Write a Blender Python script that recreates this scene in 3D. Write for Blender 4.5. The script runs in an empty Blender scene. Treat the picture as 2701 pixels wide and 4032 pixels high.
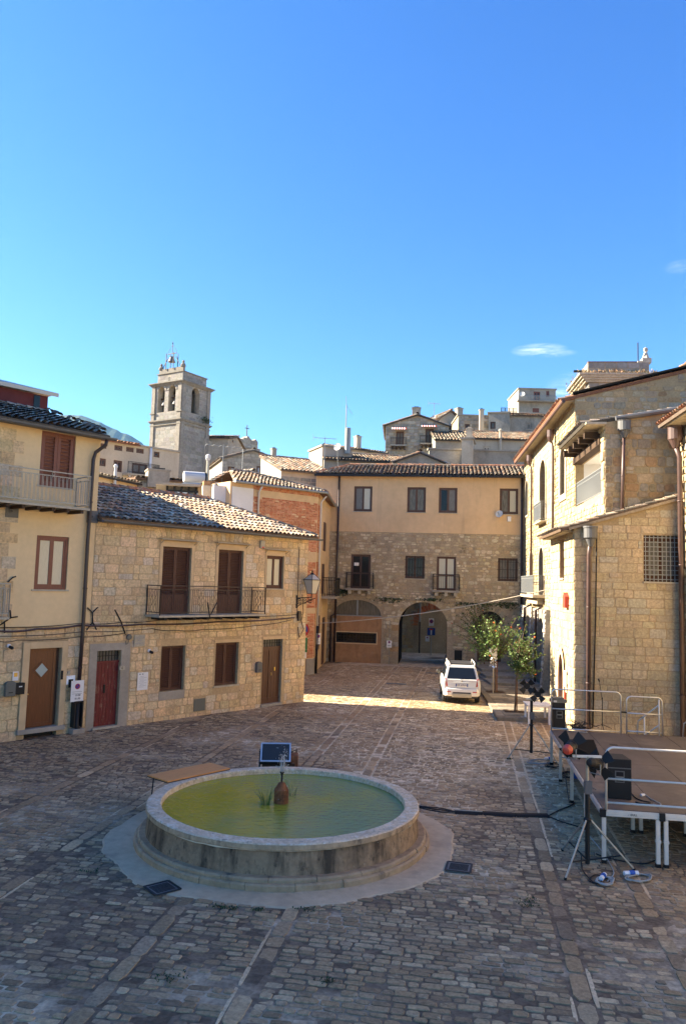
import bpy, math, random
import numpy as np
from mathutils import Vector, Matrix
from mathutils.geometry import tessellate_polygon
S = bpy.context.scene
# ---------------------------------------------------------------- camera
PW, PH, FPX, CAMZ = 2701.0, 4032.0, 3000.0, 5.0
PITCH, ROLL = math.atan(280 / 3000.0), math.atan(0.0286)
_f = Vector((0, math.cos(PITCH), math.sin(PITCH)))
_r0, _u0 = Vector((1, 0, 0)), Vector((0, -math.sin(PITCH), math.cos(PITCH)))
_r = math.cos(ROLL) * _r0 + math.sin(ROLL) * _u0
_u = -math.sin(ROLL) * _r0 + math.cos(ROLL) * _u0
CAM = Vector((0, 0, CAMZ))
cd = bpy.data.cameras.new("camera")
cam = bpy.data.objects.new("camera", cd)
S.collection.objects.link(cam)
cd.sensor_fit = 'VERTICAL'; cd.sensor_height = 24.0
cd.lens = 24.0 * FPX / PH
cd.clip_start = 0.1; cd.clip_end = 12000
m3 = Matrix((_r, _u, -_f)).transposed()
cam.matrix_world = Matrix.Translation(CAM) @ m3.to_4x4()
S.camera = cam
# ---------------------------------------------------------------- light
SUN_EL = math.radians(30.0)
SUN_DIR = Vector((-1.0, 0.2, 0)).normalized()      # towards the sun, on the ground
SUN_AZ = math.atan2(SUN_DIR.x, SUN_DIR.y)            # clockwise from +Y
sl = bpy.data.lights.new("sun", 'SUN'); sl.energy = 5.0; sl.angle = math.radians(0.5); sl.color = (1.0, 0.86, 0.66)
so = bpy.data.objects.new("sun", sl); S.collection.objects.link(so)
sv = Vector((SUN_DIR.x * math.cos(SUN_EL), SUN_DIR.y * math.cos(SUN_EL), math.sin(SUN_EL)))
so.rotation_euler = sv.to_track_quat('Z', 'Y').to_euler(); so.location = (-20, 10, 40)
wd = bpy.data.worlds.new("World"); S.world = wd; wd.use_nodes = True
wn = wd.node_tree; wn.nodes.clear()
sky = wn.nodes.new('ShaderNodeTexSky'); sky.sky_type = 'NISHITA'; sky.sun_disc = False
sky.sun_elevation = SUN_EL; sky.sun_rotation = SUN_AZ
sky.altitude = 600; sky.air_density = 1.0; sky.dust_density = 0.25; sky.ozone_density = 3.5
bg = wn.nodes.new('ShaderNodeBackground'); bg.inputs['Strength'].default_value = 0.105
wo = wn.nodes.new('ShaderNodeOutputWorld')
wn.links.new(bg.outputs[0], wo.inputs[0])
SKY_CURVE = ((1.6, .98, 2.5), (1.2, 1.2, 3.0), (.78, 1.66, 4.0))
def sky_clouds():
    tc = wn.nodes.new('ShaderNodeTexCoord')
    mp = wn.nodes.new('ShaderNodeMapping'); mp.inputs['Scale'].default_value = (9, 9, 55)
    nz = wn.nodes.new('ShaderNodeTexNoise'); nz.inputs['Scale'].default_value = 3.0; nz.inputs['Detail'].default_value = 7
    nz.inputs['Roughness'].default_value = 0.62; nz.inputs['Distortion'].default_value = 0.6
    wn.links.new(tc.outputs['Generated'], mp.inputs[0]); wn.links.new(mp.outputs[0], nz.inputs['Vector'])
    last = None
    for (px, py, rx, rz, amt) in ((2120, 1378, .036, .0085, .75), (2180, 1392, .03, .005, .5), (2290, 1545, .05, .028, .62), (2680, 1050, .02, .008, .25)):
        d = (_f + _r * ((px - PW / 2) / FPX) - _u * ((py - PH / 2) / FPX)).normalized()
        sub = wn.nodes.new('ShaderNodeVectorMath'); sub.operation = 'SUBTRACT'; sub.inputs[1].default_value = d
        wn.links.new(tc.outputs['Generated'], sub.inputs[0])
        sc = wn.nodes.new('ShaderNodeVectorMath'); sc.operation = 'MULTIPLY'; sc.inputs[1].default_value = (1 / rx, 1 / rx, 1 / rz)
        wn.links.new(sub.outputs[0], sc.inputs[0])
        ln = wn.nodes.new('ShaderNodeVectorMath'); ln.operation = 'LENGTH'; wn.links.new(sc.outputs[0], ln.inputs[0])
        mr = wn.nodes.new('ShaderNodeMapRange'); mr.inputs[1].default_value = 0.1; mr.inputs[2].default_value = 1.0
        mr.inputs[3].default_value = amt; mr.inputs[4].default_value = 0.0
        wn.links.new(ln.outputs['Value'], mr.inputs[0])
        if last is None: last = mr.outputs[0]
        else:
            mx = wn.nodes.new('ShaderNodeMath'); mx.operation = 'MAXIMUM'
            wn.links.new(last, mx.inputs[0]); wn.links.new(mr.outputs[0], mx.inputs[1]); last = mx.outputs[0]
    n2 = wn.nodes.new('ShaderNodeMapRange'); n2.inputs[1].default_value = 0.36; n2.inputs[2].default_value = 0.72
    wn.links.new(nz.outputs[0], n2.inputs[0])
    ml = wn.nodes.new('ShaderNodeMath'); ml.operation = 'MULTIPLY'
    wn.links.new(last, ml.inputs[0]); wn.links.new(n2.outputs[0], ml.inputs[1])
    mix = wn.nodes.new('ShaderNodeMix'); mix.data_type = 'RGBA'
    # deepen the blue: a power curve per channel, (c * .33) ^ p * k
    k1 = wn.nodes.new('ShaderNodeVectorMath'); k1.operation = 'MULTIPLY'; k1.inputs[1].default_value = (.33, .33, .33); wn.links.new(sky.outputs[0], k1.inputs[0])
    sx = wn.nodes.new('ShaderNodeSeparateXYZ'); wn.links.new(k1.outputs[0], sx.inputs[0]); cx = wn.nodes.new('ShaderNodeCombineXYZ')
    for i, (p_, k_, top_) in enumerate(SKY_CURVE):
        mn = wn.nodes.new('ShaderNodeMath'); mn.operation = 'MINIMUM'; mn.inputs[1].default_value = top_; wn.links.new(sx.outputs[i], mn.inputs[0])
        pw = wn.nodes.new('ShaderNodeMath'); pw.operation = 'POWER'; pw.inputs[1].default_value = p_; wn.links.new(mn.outputs[0], pw.inputs[0])
        mu = wn.nodes.new('ShaderNodeMath'); mu.operation = 'MULTIPLY'; mu.inputs[1].default_value = k_; wn.links.new(pw.outputs[0], mu.inputs[0]); wn.links.new(mu.outputs[0], cx.inputs[i])
    k2 = cx
    wn.links.new(ml.outputs[0], mix.inputs[0]); wn.links.new(k2.outputs[0], mix.inputs[6])
    mix.inputs[7].default_value = (3.6, 3.7, 3.9, 1)
    wn.links.new(mix.outputs[2], bg.inputs[0])
sky_clouds()
S.view_settings.view_transform = 'Standard'; S.view_settings.look = 'None'
S.view_settings.gamma = 1.0; S.view_settings.exposure = 2.46
S.view_settings.use_curve_mapping = False
S.render.engine = 'CYCLES'
S.cycles.use_denoising = True
S.cycles.max_bounces = 6; S.cycles.diffuse_bounces = 4; S.cycles.glossy_bounces = 3
S.cycles.transparent_max_bounces = 8; S.cycles.transmission_bounces = 4
S.cycles.caustics_reflective = False; S.cycles.caustics_refractive = False
S.cycles.use_adaptive_sampling = True
# ---------------------------------------------------------------- measuring helpers (picture point -> place in the world)
def ray(px, py): return _f + _r * ((px - PW / 2) / FPX) - _u * ((py - PH / 2) / FPX)
def G(px, py, z=0.0):
    d = ray(px, py); return CAM + d * ((z - CAMZ) / d.z)
def AtY(px, py, y):
    d = ray(px, py); return CAM + d * (y / d.y)
class Fac:                      # a vertical wall plane; u runs along it, outward is to the right of a->b
    def __init__(s, a, b):
        s.o = Vector((a[0], a[1], 0)); d = Vector((b[0] - a[0], b[1] - a[1], 0)); s.L = d.length; s.d = d.normalized()
        s.n = Vector((s.d.y, -s.d.x, 0)); s.rot = math.atan2(s.d.y, s.d.x)
    def uv(s, px, py, out=0.0):
        d = ray(px, py); t = ((s.o + s.n * out - CAM).dot(s.n)) / d.dot(s.n); p = CAM + d * t
        return (p - s.o).dot(s.d), p.z
    def rect(s, x0, y0, x1, y1, out=0.0):
        a = s.uv(x0, y0, out); b = s.uv(x1, y1, out)
        return (a[0], b[0], b[1], a[1])      # u0,u1,z0,z1
    def P(s, u, v, z): return s.o + s.d * u - s.n * v + Vector((0, 0, z))
def rectpoly(r): return [(r[0], r[2]), (r[1], r[2]), (r[1], r[3]), (r[0], r[3])]
def archpoly(u0, u1, z0, zs, zt, n=12):         # opening with a curved top; zs springing, zt crown
    c = (u0 + u1) / 2; a = (u1 - u0) / 2; pts = [(u0, z0), (u1, z0)]
    for i in range(n + 1):
        t = math.pi * i / n; pts.append((c + a * math.cos(t), zs + (zt - zs) * math.sin(t)))
    return pts
# ---------------------------------------------------------------- mesh builder
class MB:
    def __init__(s): s.v = []; s.f = []; s.c = []
    def add(s, vs, fs, col=(1, 1, 1)):
        b = len(s.v); s.v.extend([tuple(p) for p in vs])
        for f in fs: s.f.append(tuple(i + b for i in f)); s.c.append(col)
        return s
    def quad(s, a, b, c, d, col=(1, 1, 1)): return s.add([a, b, c, d], [(0, 1, 2, 3)], col)
    def box(s, x0, x1, y0, y1, z0, z1, col=(1, 1, 1)):
        return s.add([(x0, y0, z0), (x1, y0, z0), (x1, y1, z0), (x0, y1, z0), (x0, y0, z1), (x1, y0, z1), (x1, y1, z1), (x0, y1, z1)],
                     [(0, 3, 2, 1), (4, 5, 6, 7), (0, 1, 5, 4), (1, 2, 6, 5), (2, 3, 7, 6), (3, 0, 4, 7)], col)
    def bar(s, p, q, w, h=None, up=(0, 0, 1), col=(1, 1, 1)):
        p, q = Vector(p), Vector(q); h = h or w; d = (q - p).normalized(); up = Vector(up)
        if abs(d.dot(up)) > .98: up = Vector((0, 1, 0))
        x = d.cross(up).normalized() * (w / 2); y = x.cross(d).normalized() * (h / 2)
        vs = [p - x - y, p + x - y, p + x + y, p - x + y, q - x - y, q + x - y, q + x + y, q - x + y]
        return s.add(vs, [(0, 3, 2, 1), (4, 5, 6, 7), (0, 1, 5, 4), (1, 2, 6, 5), (2, 3, 7, 6), (3, 0, 4, 7)], col)
    def tube(s, pts, r, n=8, col=(1, 1, 1), closed=False, caps=True):
        pts = [Vector(p) for p in pts]; m = len(pts); rs = r if isinstance(r, (list, tuple)) else [r] * m
        vs = []; ref = None
        for i, p in enumerate(pts):
            if closed: d = pts[(i + 1) % m] - pts[i - 1]
            else: d = pts[min(i + 1, m - 1)] - pts[max(i - 1, 0)]
            d = d.normalized() if d.length > 1e-9 else Vector((0, 0, 1))
            if ref is None: ref = Vector((0, 0, 1)) if abs(d.z) < .9 else Vector((1, 0, 0))
            x = d.cross(ref); x = x.normalized() if x.length > 1e-6 else d.orthogonal().normalized()
            y = x.cross(d).normalized(); ref = y
            for k in range(n):
                a = 2 * math.pi * k / n; vs.append(p + (x * math.cos(a) + y * math.sin(a)) * rs[i])
        fs = []
        for i in range(m if closed else m - 1):
            j = (i + 1) % m
            for k in range(n): fs.append((i * n + k, i * n + (k + 1) % n, j * n + (k + 1) % n, j * n + k))
        if caps and not closed: fs.append(tuple(range(n - 1, -1, -1))); fs.append(tuple((m - 1) * n + k for k in range(n)))
        return s.add(vs, fs, col)
    def lathe(s, prof, c=(0, 0, 0), n=24, col=(1, 1, 1), axis=None, cap=True):
        c = Vector(c); ax = Vector(axis).normalized() if axis else Vector((0, 0, 1))
        x = ax.orthogonal().normalized() if axis else Vector((1, 0, 0)); y = ax.cross(x)
        vs = []; m = len(prof)
        for (r, z) in prof:
            for k in range(n):
                a = 2 * math.pi * k / n; vs.append(c + ax * z + (x * math.cos(a) + y * math.sin(a)) * r)
        fs = [(i * n + k, i * n + (k + 1) % n, (i + 1) * n + (k + 1) % n, (i + 1) * n + k) for i in range(m - 1) for k in range(n)]
        if cap:
            if prof[0][0] > 1e-4: fs.append(tuple(range(n - 1, -1, -1)))
            if prof[-1][0] > 1e-4: fs.append(tuple((m - 1) * n + k for k in range(n)))
        return s.add(vs, fs, col)
    def prism(s, poly, a, b, X=None, col=(1, 1, 1)):     # poly in (u,z), extruded from v=a to v=b
        X = X or (lambda u, v, z: (u, v, z)); n = len(poly)
        vs = [X(u, a, z) for u, z in poly] + [X(u, b, z) for u, z in poly]
        fs = [tuple(range(n)), tuple(range(2 * n - 1, n - 1, -1))] + [(i, n + i, n + (i + 1) % n, (i + 1) % n) for i in range(n)]
        return s.add(vs, fs, col)
    def wall(s, outer, holes=(), v=0.0, rev=0.2, X=None, col=(1, 1, 1)):
        X = X or (lambda u, v, z: (u, v, z))
        loops = [[Vector((p[0], p[1], 0)) for p in outer]] + [[Vector((p[0], p[1], 0)) for p in h] for h in holes]
        flat = [p for l in loops for p in l]
        tris = tessellate_polygon(loops)
        fs = []
        for t in tris:
            a, b, c = (flat[i] for i in t)
            fs.append(t if (b - a).cross(c - a).z > 0 else (t[0], t[2], t[1]))
        s.add([X(p.x, v, p.y) for p in flat], fs, col)
        for h in holes:
            n = len(h)
            for i in range(n):
                a, b = h[i], h[(i + 1) % n]
                s.quad(X(a[0], v, a[1]), X(b[0], v, b[1]), X(b[0], v + rev, b[1]), X(a[0], v + rev, a[1]), col)
        return s
    def build(s, name, mat, parent=None, loc=None, rotz=0.0, smooth=False, bevel=0.0, colors=False):
        me = bpy.data.meshes.new(name); me.from_pydata(s.v, [], s.f)
        if colors:
            at = me.color_attributes.new('Col', 'FLOAT_COLOR', 'CORNER')
            lt = np.empty(len(me.polygons), dtype=np.int32); me.polygons.foreach_get('loop_total', lt)
            cc = np.ones((len(s.c), 4), dtype=np.float32); cc[:, :3] = np.array(s.c, dtype=np.float32)
            at.data.foreach_set('color', np.repeat(cc, lt, axis=0).ravel())
        if smooth: me.polygons.foreach_set('use_smooth', [True] * len(me.polygons))
        me.materials.append(mat); me.update()
        o = bpy.data.objects.new(name, me); S.collection.objects.link(o)
        if loc is not None: o.location = loc
        o.rotation_euler = (0, 0, rotz)
        if parent is not None: o.parent = parent
        if bevel:
            b = o.modifiers.new('bevel', 'BEVEL'); b.width = bevel; b.segments = 2; b.limit_method = 'ANGLE'
        return o
def tag(o, label=None, cat=None, group=None, kind=None):
    if label: o['label'] = label
    if cat: o['category'] = cat
    if group: o['group'] = group
    if kind: o['kind'] = kind
    return o
def empty(name, loc=(0, 0, 0), rotz=0.0, label=None, cat=None, group=None):
    o = bpy.data.objects.new(name, None); S.collection.objects.link(o); o.location = loc; o.rotation_euler = (0, 0, rotz)
    o.empty_display_size = .2
    return tag(o, label, cat, group)
def copy_tree(o, parent=None):
    c = o.copy(); S.collection.objects.link(c)
    if parent is not None: c.parent = parent
    for ch in list(o.children): copy_tree(ch, c)
    return c
def text(body, size, parent, loc, mat, rot=(math.pi / 2, 0, 0), name='lettering', ex=.002, bold=0.0, sx=1.0):
    cu = bpy.data.curves.new(name, 'FONT'); cu.body = body; cu.size = size; cu.align_x = 'CENTER'; cu.align_y = 'CENTER'
    cu.extrude = ex; cu.offset = bold; cu.resolution_u = 3
    t = bpy.data.objects.new(name + '_curve', cu); S.collection.objects.link(t); bpy.context.view_layer.update()
    me = bpy.data.meshes.new_from_object(t.evaluated_get(bpy.context.evaluated_depsgraph_get()))
    bpy.data.objects.remove(t); me.name = name
    o = bpy.data.objects.new(name, me); S.collection.objects.link(o); o.location = loc; o.rotation_euler = rot; o.scale = (sx, 1, 1)
    me.materials.clear(); me.materials.append(mat)
    if parent is not None: o.parent = parent
    return o
# ---------------------------------------------------------------- materials
MATS = {}
def mat(name, col=(.5, .5, .5), rough=.8, metal=0.0, spec=.3, n1=None, n2=None, bump=None, attr=False, stretch=(1, 1, 1), trans=0.0, alpha=1.0, coat=0.0, stain=None, emit=None):
    """n1/n2: (scale, amount) brightness noise; stain: (scale, colour, threshold, amount, stretch); bump: (scale, strength)"""
    m = bpy.data.materials.new(name); m.use_nodes = True; nt = m.node_tree; N = nt.nodes; Lk = nt.links
    p = N['Principled BSDF']; p.inputs['Roughness'].default_value = rough; p.inputs['Metallic'].default_value = metal
    p.inputs['Specular IOR Level'].default_value = spec; p.inputs['Coat Weight'].default_value = coat
    p.inputs['Transmission Weight'].default_value = trans; p.inputs['Alpha'].default_value = alpha
    tc = N.new('ShaderNodeTexCoord'); mp = N.new('ShaderNodeMapping'); mp.inputs['Scale'].default_value = stretch
    Lk.new(tc.outputs['Object'], mp.inputs[0])
    if attr:
        a = N.new('ShaderNodeAttribute'); a.attribute_name = 'Col'
        t = N.new('ShaderNodeMix'); t.data_type = 'RGBA'; t.blend_type = 'MULTIPLY'; t.inputs[0].default_value = 1
        Lk.new(a.outputs['Color'], t.inputs[6]); t.inputs[7].default_value = (*col, 1); cur = t.outputs[2]
    else:
        t = N.new('ShaderNodeRGB'); t.outputs[0].default_value = (*col, 1); cur = t.outputs[0]
    for nn in (n1, n2):
        if nn:
            z = N.new('ShaderNodeTexNoise'); z.inputs['Scale'].default_value = nn[0]; z.inputs['Detail'].default_value = 6; z.inputs['Roughness'].default_value = .6
            Lk.new(mp.outputs[0], z.inputs['Vector'])
            r = N.new('ShaderNodeMapRange'); r.inputs[1].default_value = .3; r.inputs[2].default_value = .7
            r.inputs[3].default_value = 1 - nn[1]; r.inputs[4].default_value = 1 + nn[1]; Lk.new(z.outputs[0], r.inputs[0])
            x = N.new('ShaderNodeMix'); x.data_type = 'RGBA'; x.blend_type = 'MULTIPLY'; x.inputs[0].default_value = 1
            Lk.new(cur, x.inputs[6]); Lk.new(r.outputs[0], x.inputs[7]); cur = x.outputs[2]
    for st in (stain if isinstance(stain, list) else [stain] if stain else []):
        mp2 = N.new('ShaderNodeMapping'); mp2.inputs['Scale'].default_value = st[4] if len(st) > 4 else (1, 1, 1); mp2.inputs['Location'].default_value = (st[2] * 7, 3, st[0])
        Lk.new(tc.outputs['Object'], mp2.inputs[0])
        z = N.new('ShaderNodeTexNoise'); z.inputs['Scale'].default_value = st[0]; z.inputs['Detail'].default_value = 7; z.inputs['Roughness'].default_value = .65
        Lk.new(mp2.outputs[0], z.inputs['Vector'])
        r = N.new('ShaderNodeMapRange'); r.inputs[1].default_value = st[2]; r.inputs[2].default_value = st[2] + .14
        r.inputs[3].default_value = 0; r.inputs[4].default_value = st[3]; Lk.new(z.outputs[0], r.inputs[0])
        x = N.new('ShaderNodeMix'); x.data_type = 'RGBA'; Lk.new(r.outputs[0], x.inputs[0]); Lk.new(cur, x.inputs[6]); x.inputs[7].default_value = (*st[1], 1); cur = x.outputs[2]
    Lk.new(cur, p.inputs['Base Color'])
    if bump:
        bs = bump if isinstance(bump, list) else [bump]; prev = None
        for b in bs:
            z = N.new('ShaderNodeTexNoise'); z.inputs['Scale'].default_value = b[0]; z.inputs['Detail'].default_value = 6
            Lk.new(mp.outputs[0], z.inputs['Vector'])
            bn = N.new('ShaderNodeBump'); bn.inputs['Strength'].default_value = b[1]; bn.inputs['Distance'].default_value = b[2] if len(b) > 2 else .02
            Lk.new(z.outputs[0], bn.inputs['Height'])
            if prev is not None: Lk.new(prev, bn.inputs['Normal'])
            prev = bn.outputs[0]
        Lk.new(prev, p.inputs['Normal'])
    if emit: p.inputs['Emission Color'].default_value = (*emit[0], 1); p.inputs['Emission Strength'].default_value = emit[1]
    MATS[name] = m; return m
STN = dict(rough=.92, spec=.15, attr=True)
mat('ashlar', (1, 1, 1), n1=(13, .26), n2=(1.1, .16), bump=[(26, .7, .02), (7, .6, .03)], stain=[(2.6, (.17, .13, .08), .57, .5, (1, 1, .6)), (.8, (.34, .30, .24), .58, .45), (17, (.12, .08, .045), .64, .55)], **STN)
mat('rubble', (1, 1, 1), n1=(11, .2), n2=(.9, .16), bump=[(24, .6, .02), (6, .6, .04)], stain=[(1.3, (.07, .06, .045), .57, .6, (1, 1, .5))], **STN)
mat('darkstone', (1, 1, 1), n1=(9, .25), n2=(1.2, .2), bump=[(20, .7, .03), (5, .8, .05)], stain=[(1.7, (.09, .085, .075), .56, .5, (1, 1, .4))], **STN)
mat('fartile', (1, 1, 1), n1=(14, .25), n2=(1.2, .2), **STN)
mat('tile', (1, 1, 1), n1=(22, .28), n2=(3, .2), bump=(40, .4, .01), stain=[(8, (.05, .05, .045), .56, .6)], **STN)
mat('farstone', (1, 1, 1), n1=(4, .18), n2=(.5, .15), bump=(9, .5, .03), **STN)
mat('brickface', (1, 1, 1), n1=(14, .2), n2=(.8, .15), bump=(30, .5, .01), stain=[(1.4, (.42, .29, .18), .64, .45)], **STN)
mat('mortar_honey', (.47, .34, .195), rough=.95, spec=.1, n1=(12, .18), n2=(1, .15), bump=(30, .5, .01))
mat('mortar_pale', (.38, .29, .165), rough=.95, spec=.1, n1=(12, .15), n2=(1, .12), bump=(30, .6, .015))
mat('mortar', (.36, .275, .165), rough=.95, spec=.1, n1=(12, .18), n2=(1, .15), bump=(30, .5, .01))
mat('mortar_grey', (.36, .285, .19), rough=.95, spec=.1, n1=(12, .22), n2=(1, .18), bump=(30, .5, .01))
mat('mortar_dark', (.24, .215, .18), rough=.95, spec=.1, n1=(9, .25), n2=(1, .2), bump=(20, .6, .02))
mat('plaster_yellow', (.74, .545, .30), rough=.9, spec=.15, n1=(.6, .06), n2=(5, .05), bump=(60, .12, .005), stain=[(1.1, (.42, .3, .17), .6, .35, (2, 2, .25))])
mat('plaster_ochre', (.62, .435, .25), rough=.92, spec=.12, n1=(.35, .12), n2=(3, .06), bump=(40, .15, .006), stain=[(.9, (.36, .26, .17), .58, .4, (2.4, 2.4, .2)), (.5, (.55, .33, .17), .58, .4)])
mat('plaster_orange', (.36, .2, .1), rough=.92, spec=.12, n1=(1.2, .2), n2=(5, .1), bump=(30, .2, .01), stain=[(1.6, (.16, .1, .055), .54, .6, (1.5, 1.5, .35)), (1.1, (.42, .3, .2), .6, .5)])
mat('plaster_grey', (.33, .30, .245), rough=.95, spec=.1, n1=(.8, .2), n2=(6, .12), bump=(18, .3, .02), stain=[(.8, (.17, .155, .13), .54, .6, (1, 1, .4))])
mat('plaster_beige', (.44, .38, .295), rough=.95, spec=.1, n1=(.5, .12), n2=(6, .06), bump=(30, .15, .01), stain=[(.6, (.3, .25, .19), .56, .5, (2, 2, .3))])
mat('plaster_white', (.72, .7, .66), rough=.9, spec=.1, n1=(1, .08))
mat('concrete', (.34, .3, .245), rough=.93, spec=.12, n1=(1.0, .14), n2=(9, .08), bump=(30, .25, .01), stain=[(1.4, (.22, .195, .16), .55, .5)])
mat('limestone', (.45, .39, .29), rough=.9, spec=.15, n1=(8, .12), n2=(1, .1), bump=(30, .3, .01))
mat('surround', (.60, .43, .245), rough=.9, spec=.15, n1=(3, .1), n2=(.7, .08), bump=(30, .2, .01))
mat('wood_red', (.19, .065, .038), rough=.5, spec=.4, n1=(7, .18), stretch=(6, 6, .6), bump=(20, .15, .005))
mat('wood_door', (.135, .043, .014), rough=.38, spec=.45, n1=(6, .25), stretch=(7, 7, .5))
mat('wood_dark', (.085, .042, .024), rough=.55, spec=.4, n1=(7, .25), stretch=(6, 6, .6))
mat('wood_shutter', (.085, .034, .022), rough=.6, spec=.35, n1=(9, .3), stretch=(4, 4, .6))
mat('wood_brown', (.088, .034, .017), rough=.5, spec=.4, n1=(8, .25), stretch=(5, 5, .5))
mat('paint_red', (.13, .012, .014), rough=.55, spec=.4, n1=(5, .3), stretch=(8, 8, .8), stain=[(7, (.34, .25, .18), .585, .9, (3, 3, .35))])
mat('wood_table', (.66, .28, .085), rough=.45, spec=.35, n1=(3, .14), stretch=(1, 12, 1))
mat('beam_wood', (.06, .036, .02), rough=.8, n1=(6, .3))
mat('iron', (.018, .017, .017), rough=.55, spec=.4, metal=.3)
mat('iron_brown', (.05, .035, .028), rough=.55, spec=.4, metal=.3, n1=(12, .3))
mat('rail_cream', (.45, .40, .31), rough=.6, n1=(20, .15))
mat('pipe_brown', (.035, .02, .018), rough=.4, spec=.5)
mat('pipe_rust', (.085, .05, .042), rough=.45, spec=.5, n1=(4, .2))
mat('pipe_grey', (.10, .10, .10), rough=.5, spec=.5)
mat('pipe_white', (.6, .57, .5), rough=.6)
mat('alu', (.62, .61, .58), rough=.38, metal=.75, n1=(10, .08))
mat('alu_light', (.66, .63, .56), rough=.5, metal=.3, n1=(4, .1))
mat('glass_dark', (.010, .010, .010), rough=.12, spec=.35)
mat('glass_blue', (.03, .036, .042), rough=.5, spec=.15)
mat('curtain', (.52, .47, .34), rough=.25, spec=.6, n1=(14, .1), stretch=(6, 1, .4))
mat('curtain_grey', (.16, .15, .13), rough=.3, spec=.25, n1=(9, .35), stretch=(5, 1, .5))
mat('glass_grey', (.13, .115, .085), rough=.2, spec=.3, n1=(5, .4), stretch=(3, 1, .5))
mat('glass_pale', (.5, .55, .6), rough=.1, spec=.8)
mat('frosted', (.33, .4, .38), rough=.4, spec=.5)
mat('lamp_glass', (.46, .42, .34), rough=.35, spec=.5)
mat('mail_grey', (.12, .125, .11), rough=.5, spec=.4)
mat('black', (.012, .012, .012), rough=.6, spec=.3)
mat('black_cloth', (.018, .016, .014), rough=.9, spec=.1)
mat('rubber', (.014, .014, .014), rough=.85)
mat('white', (.78, .77, .74), rough=.5)
mat('white_plastic', (.75, .75, .76), rough=.4, spec=.5)
mat('paper', (.74, .72, .70), rough=.8)
mat('print_grey', (.3, .3, .3), rough=.8)
mat('print_black', (.03, .03, .03), rough=.7)
mat('sign_red', (.42, .02, .02), rough=.45)
mat('sign_blue', (.015, .05, .26), rough=.45)
mat('sign_green', (.02, .17, .07), rough=.5)
mat('red_box', (.45, .06, .035), rough=.5)
mat('lamp_red', (.55, .06, .03), rough=.4, spec=.5, n1=(10, .1))
mat('steel_worn', (.42, .38, .30), rough=.45, metal=.6, n1=(8, .2))
mat('rust', (.20, .075, .03), rough=.85, n1=(9, .4), stain=[(5, (.05, .025, .015), .52, .8)])
mat('galv', (.28, .29, .28), rough=.5, metal=.5)
mat('dish', (.55, .55, .53), rough=.5)
mat('car_white', (.70, .69, .65), rough=.25, spec=.5, coat=.6)
mat('car_trim', (.03, .03, .032), rough=.55)
mat('car_glass', (.012, .016, .02), rough=.06, spec=.4)
mat('car_light', (.34, .018, .015), rough=.15, spec=.6)
mat('skid', (.42, .39, .30), rough=.45, metal=.4)
mat('bark', (.13, .085, .055), rough=.95, n1=(14, .3), stretch=(1, 1, .3), bump=(30, .5, .01))
mat('leaf', (1, 1, 1), rough=.55, spec=.3, attr=True)
mat('blossom', (.75, .13, .03), rough=.6)
mat('reed', (1, 1, 1), rough=.5, attr=True)
mat('foil', (.75, .75, .78), rough=.25, metal=.6, n1=(20, .5))
mat('cable', (.015, .015, .016), rough=.6)
mat('cable_grey', (.33, .33, .31), rough=.6)
mat('plug_blue', (.02, .09, .38), rough=.4)
mat('earth', (.07, .042, .026), rough=1, n1=(14, .35), bump=(20, .8, .04))
mat('weeds', (1, 1, 1), rough=.7, attr=True)
mat('mountain', (.05, .075, .035), rough=1, n1=(.012, .35), n2=(.05, .3))
mat('terrain', (.19, .165, .12), rough=1, n1=(.2, .25), n2=(3, .2))
mat('metal_roof', (.45, .42, .36), rough=.5, metal=.3)
mat('plaster_maroon', (.12, .03, .03), rough=.9, n1=(3, .15))
mat('brass', (.6, .42, .12), rough=.3, metal=.9)
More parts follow.
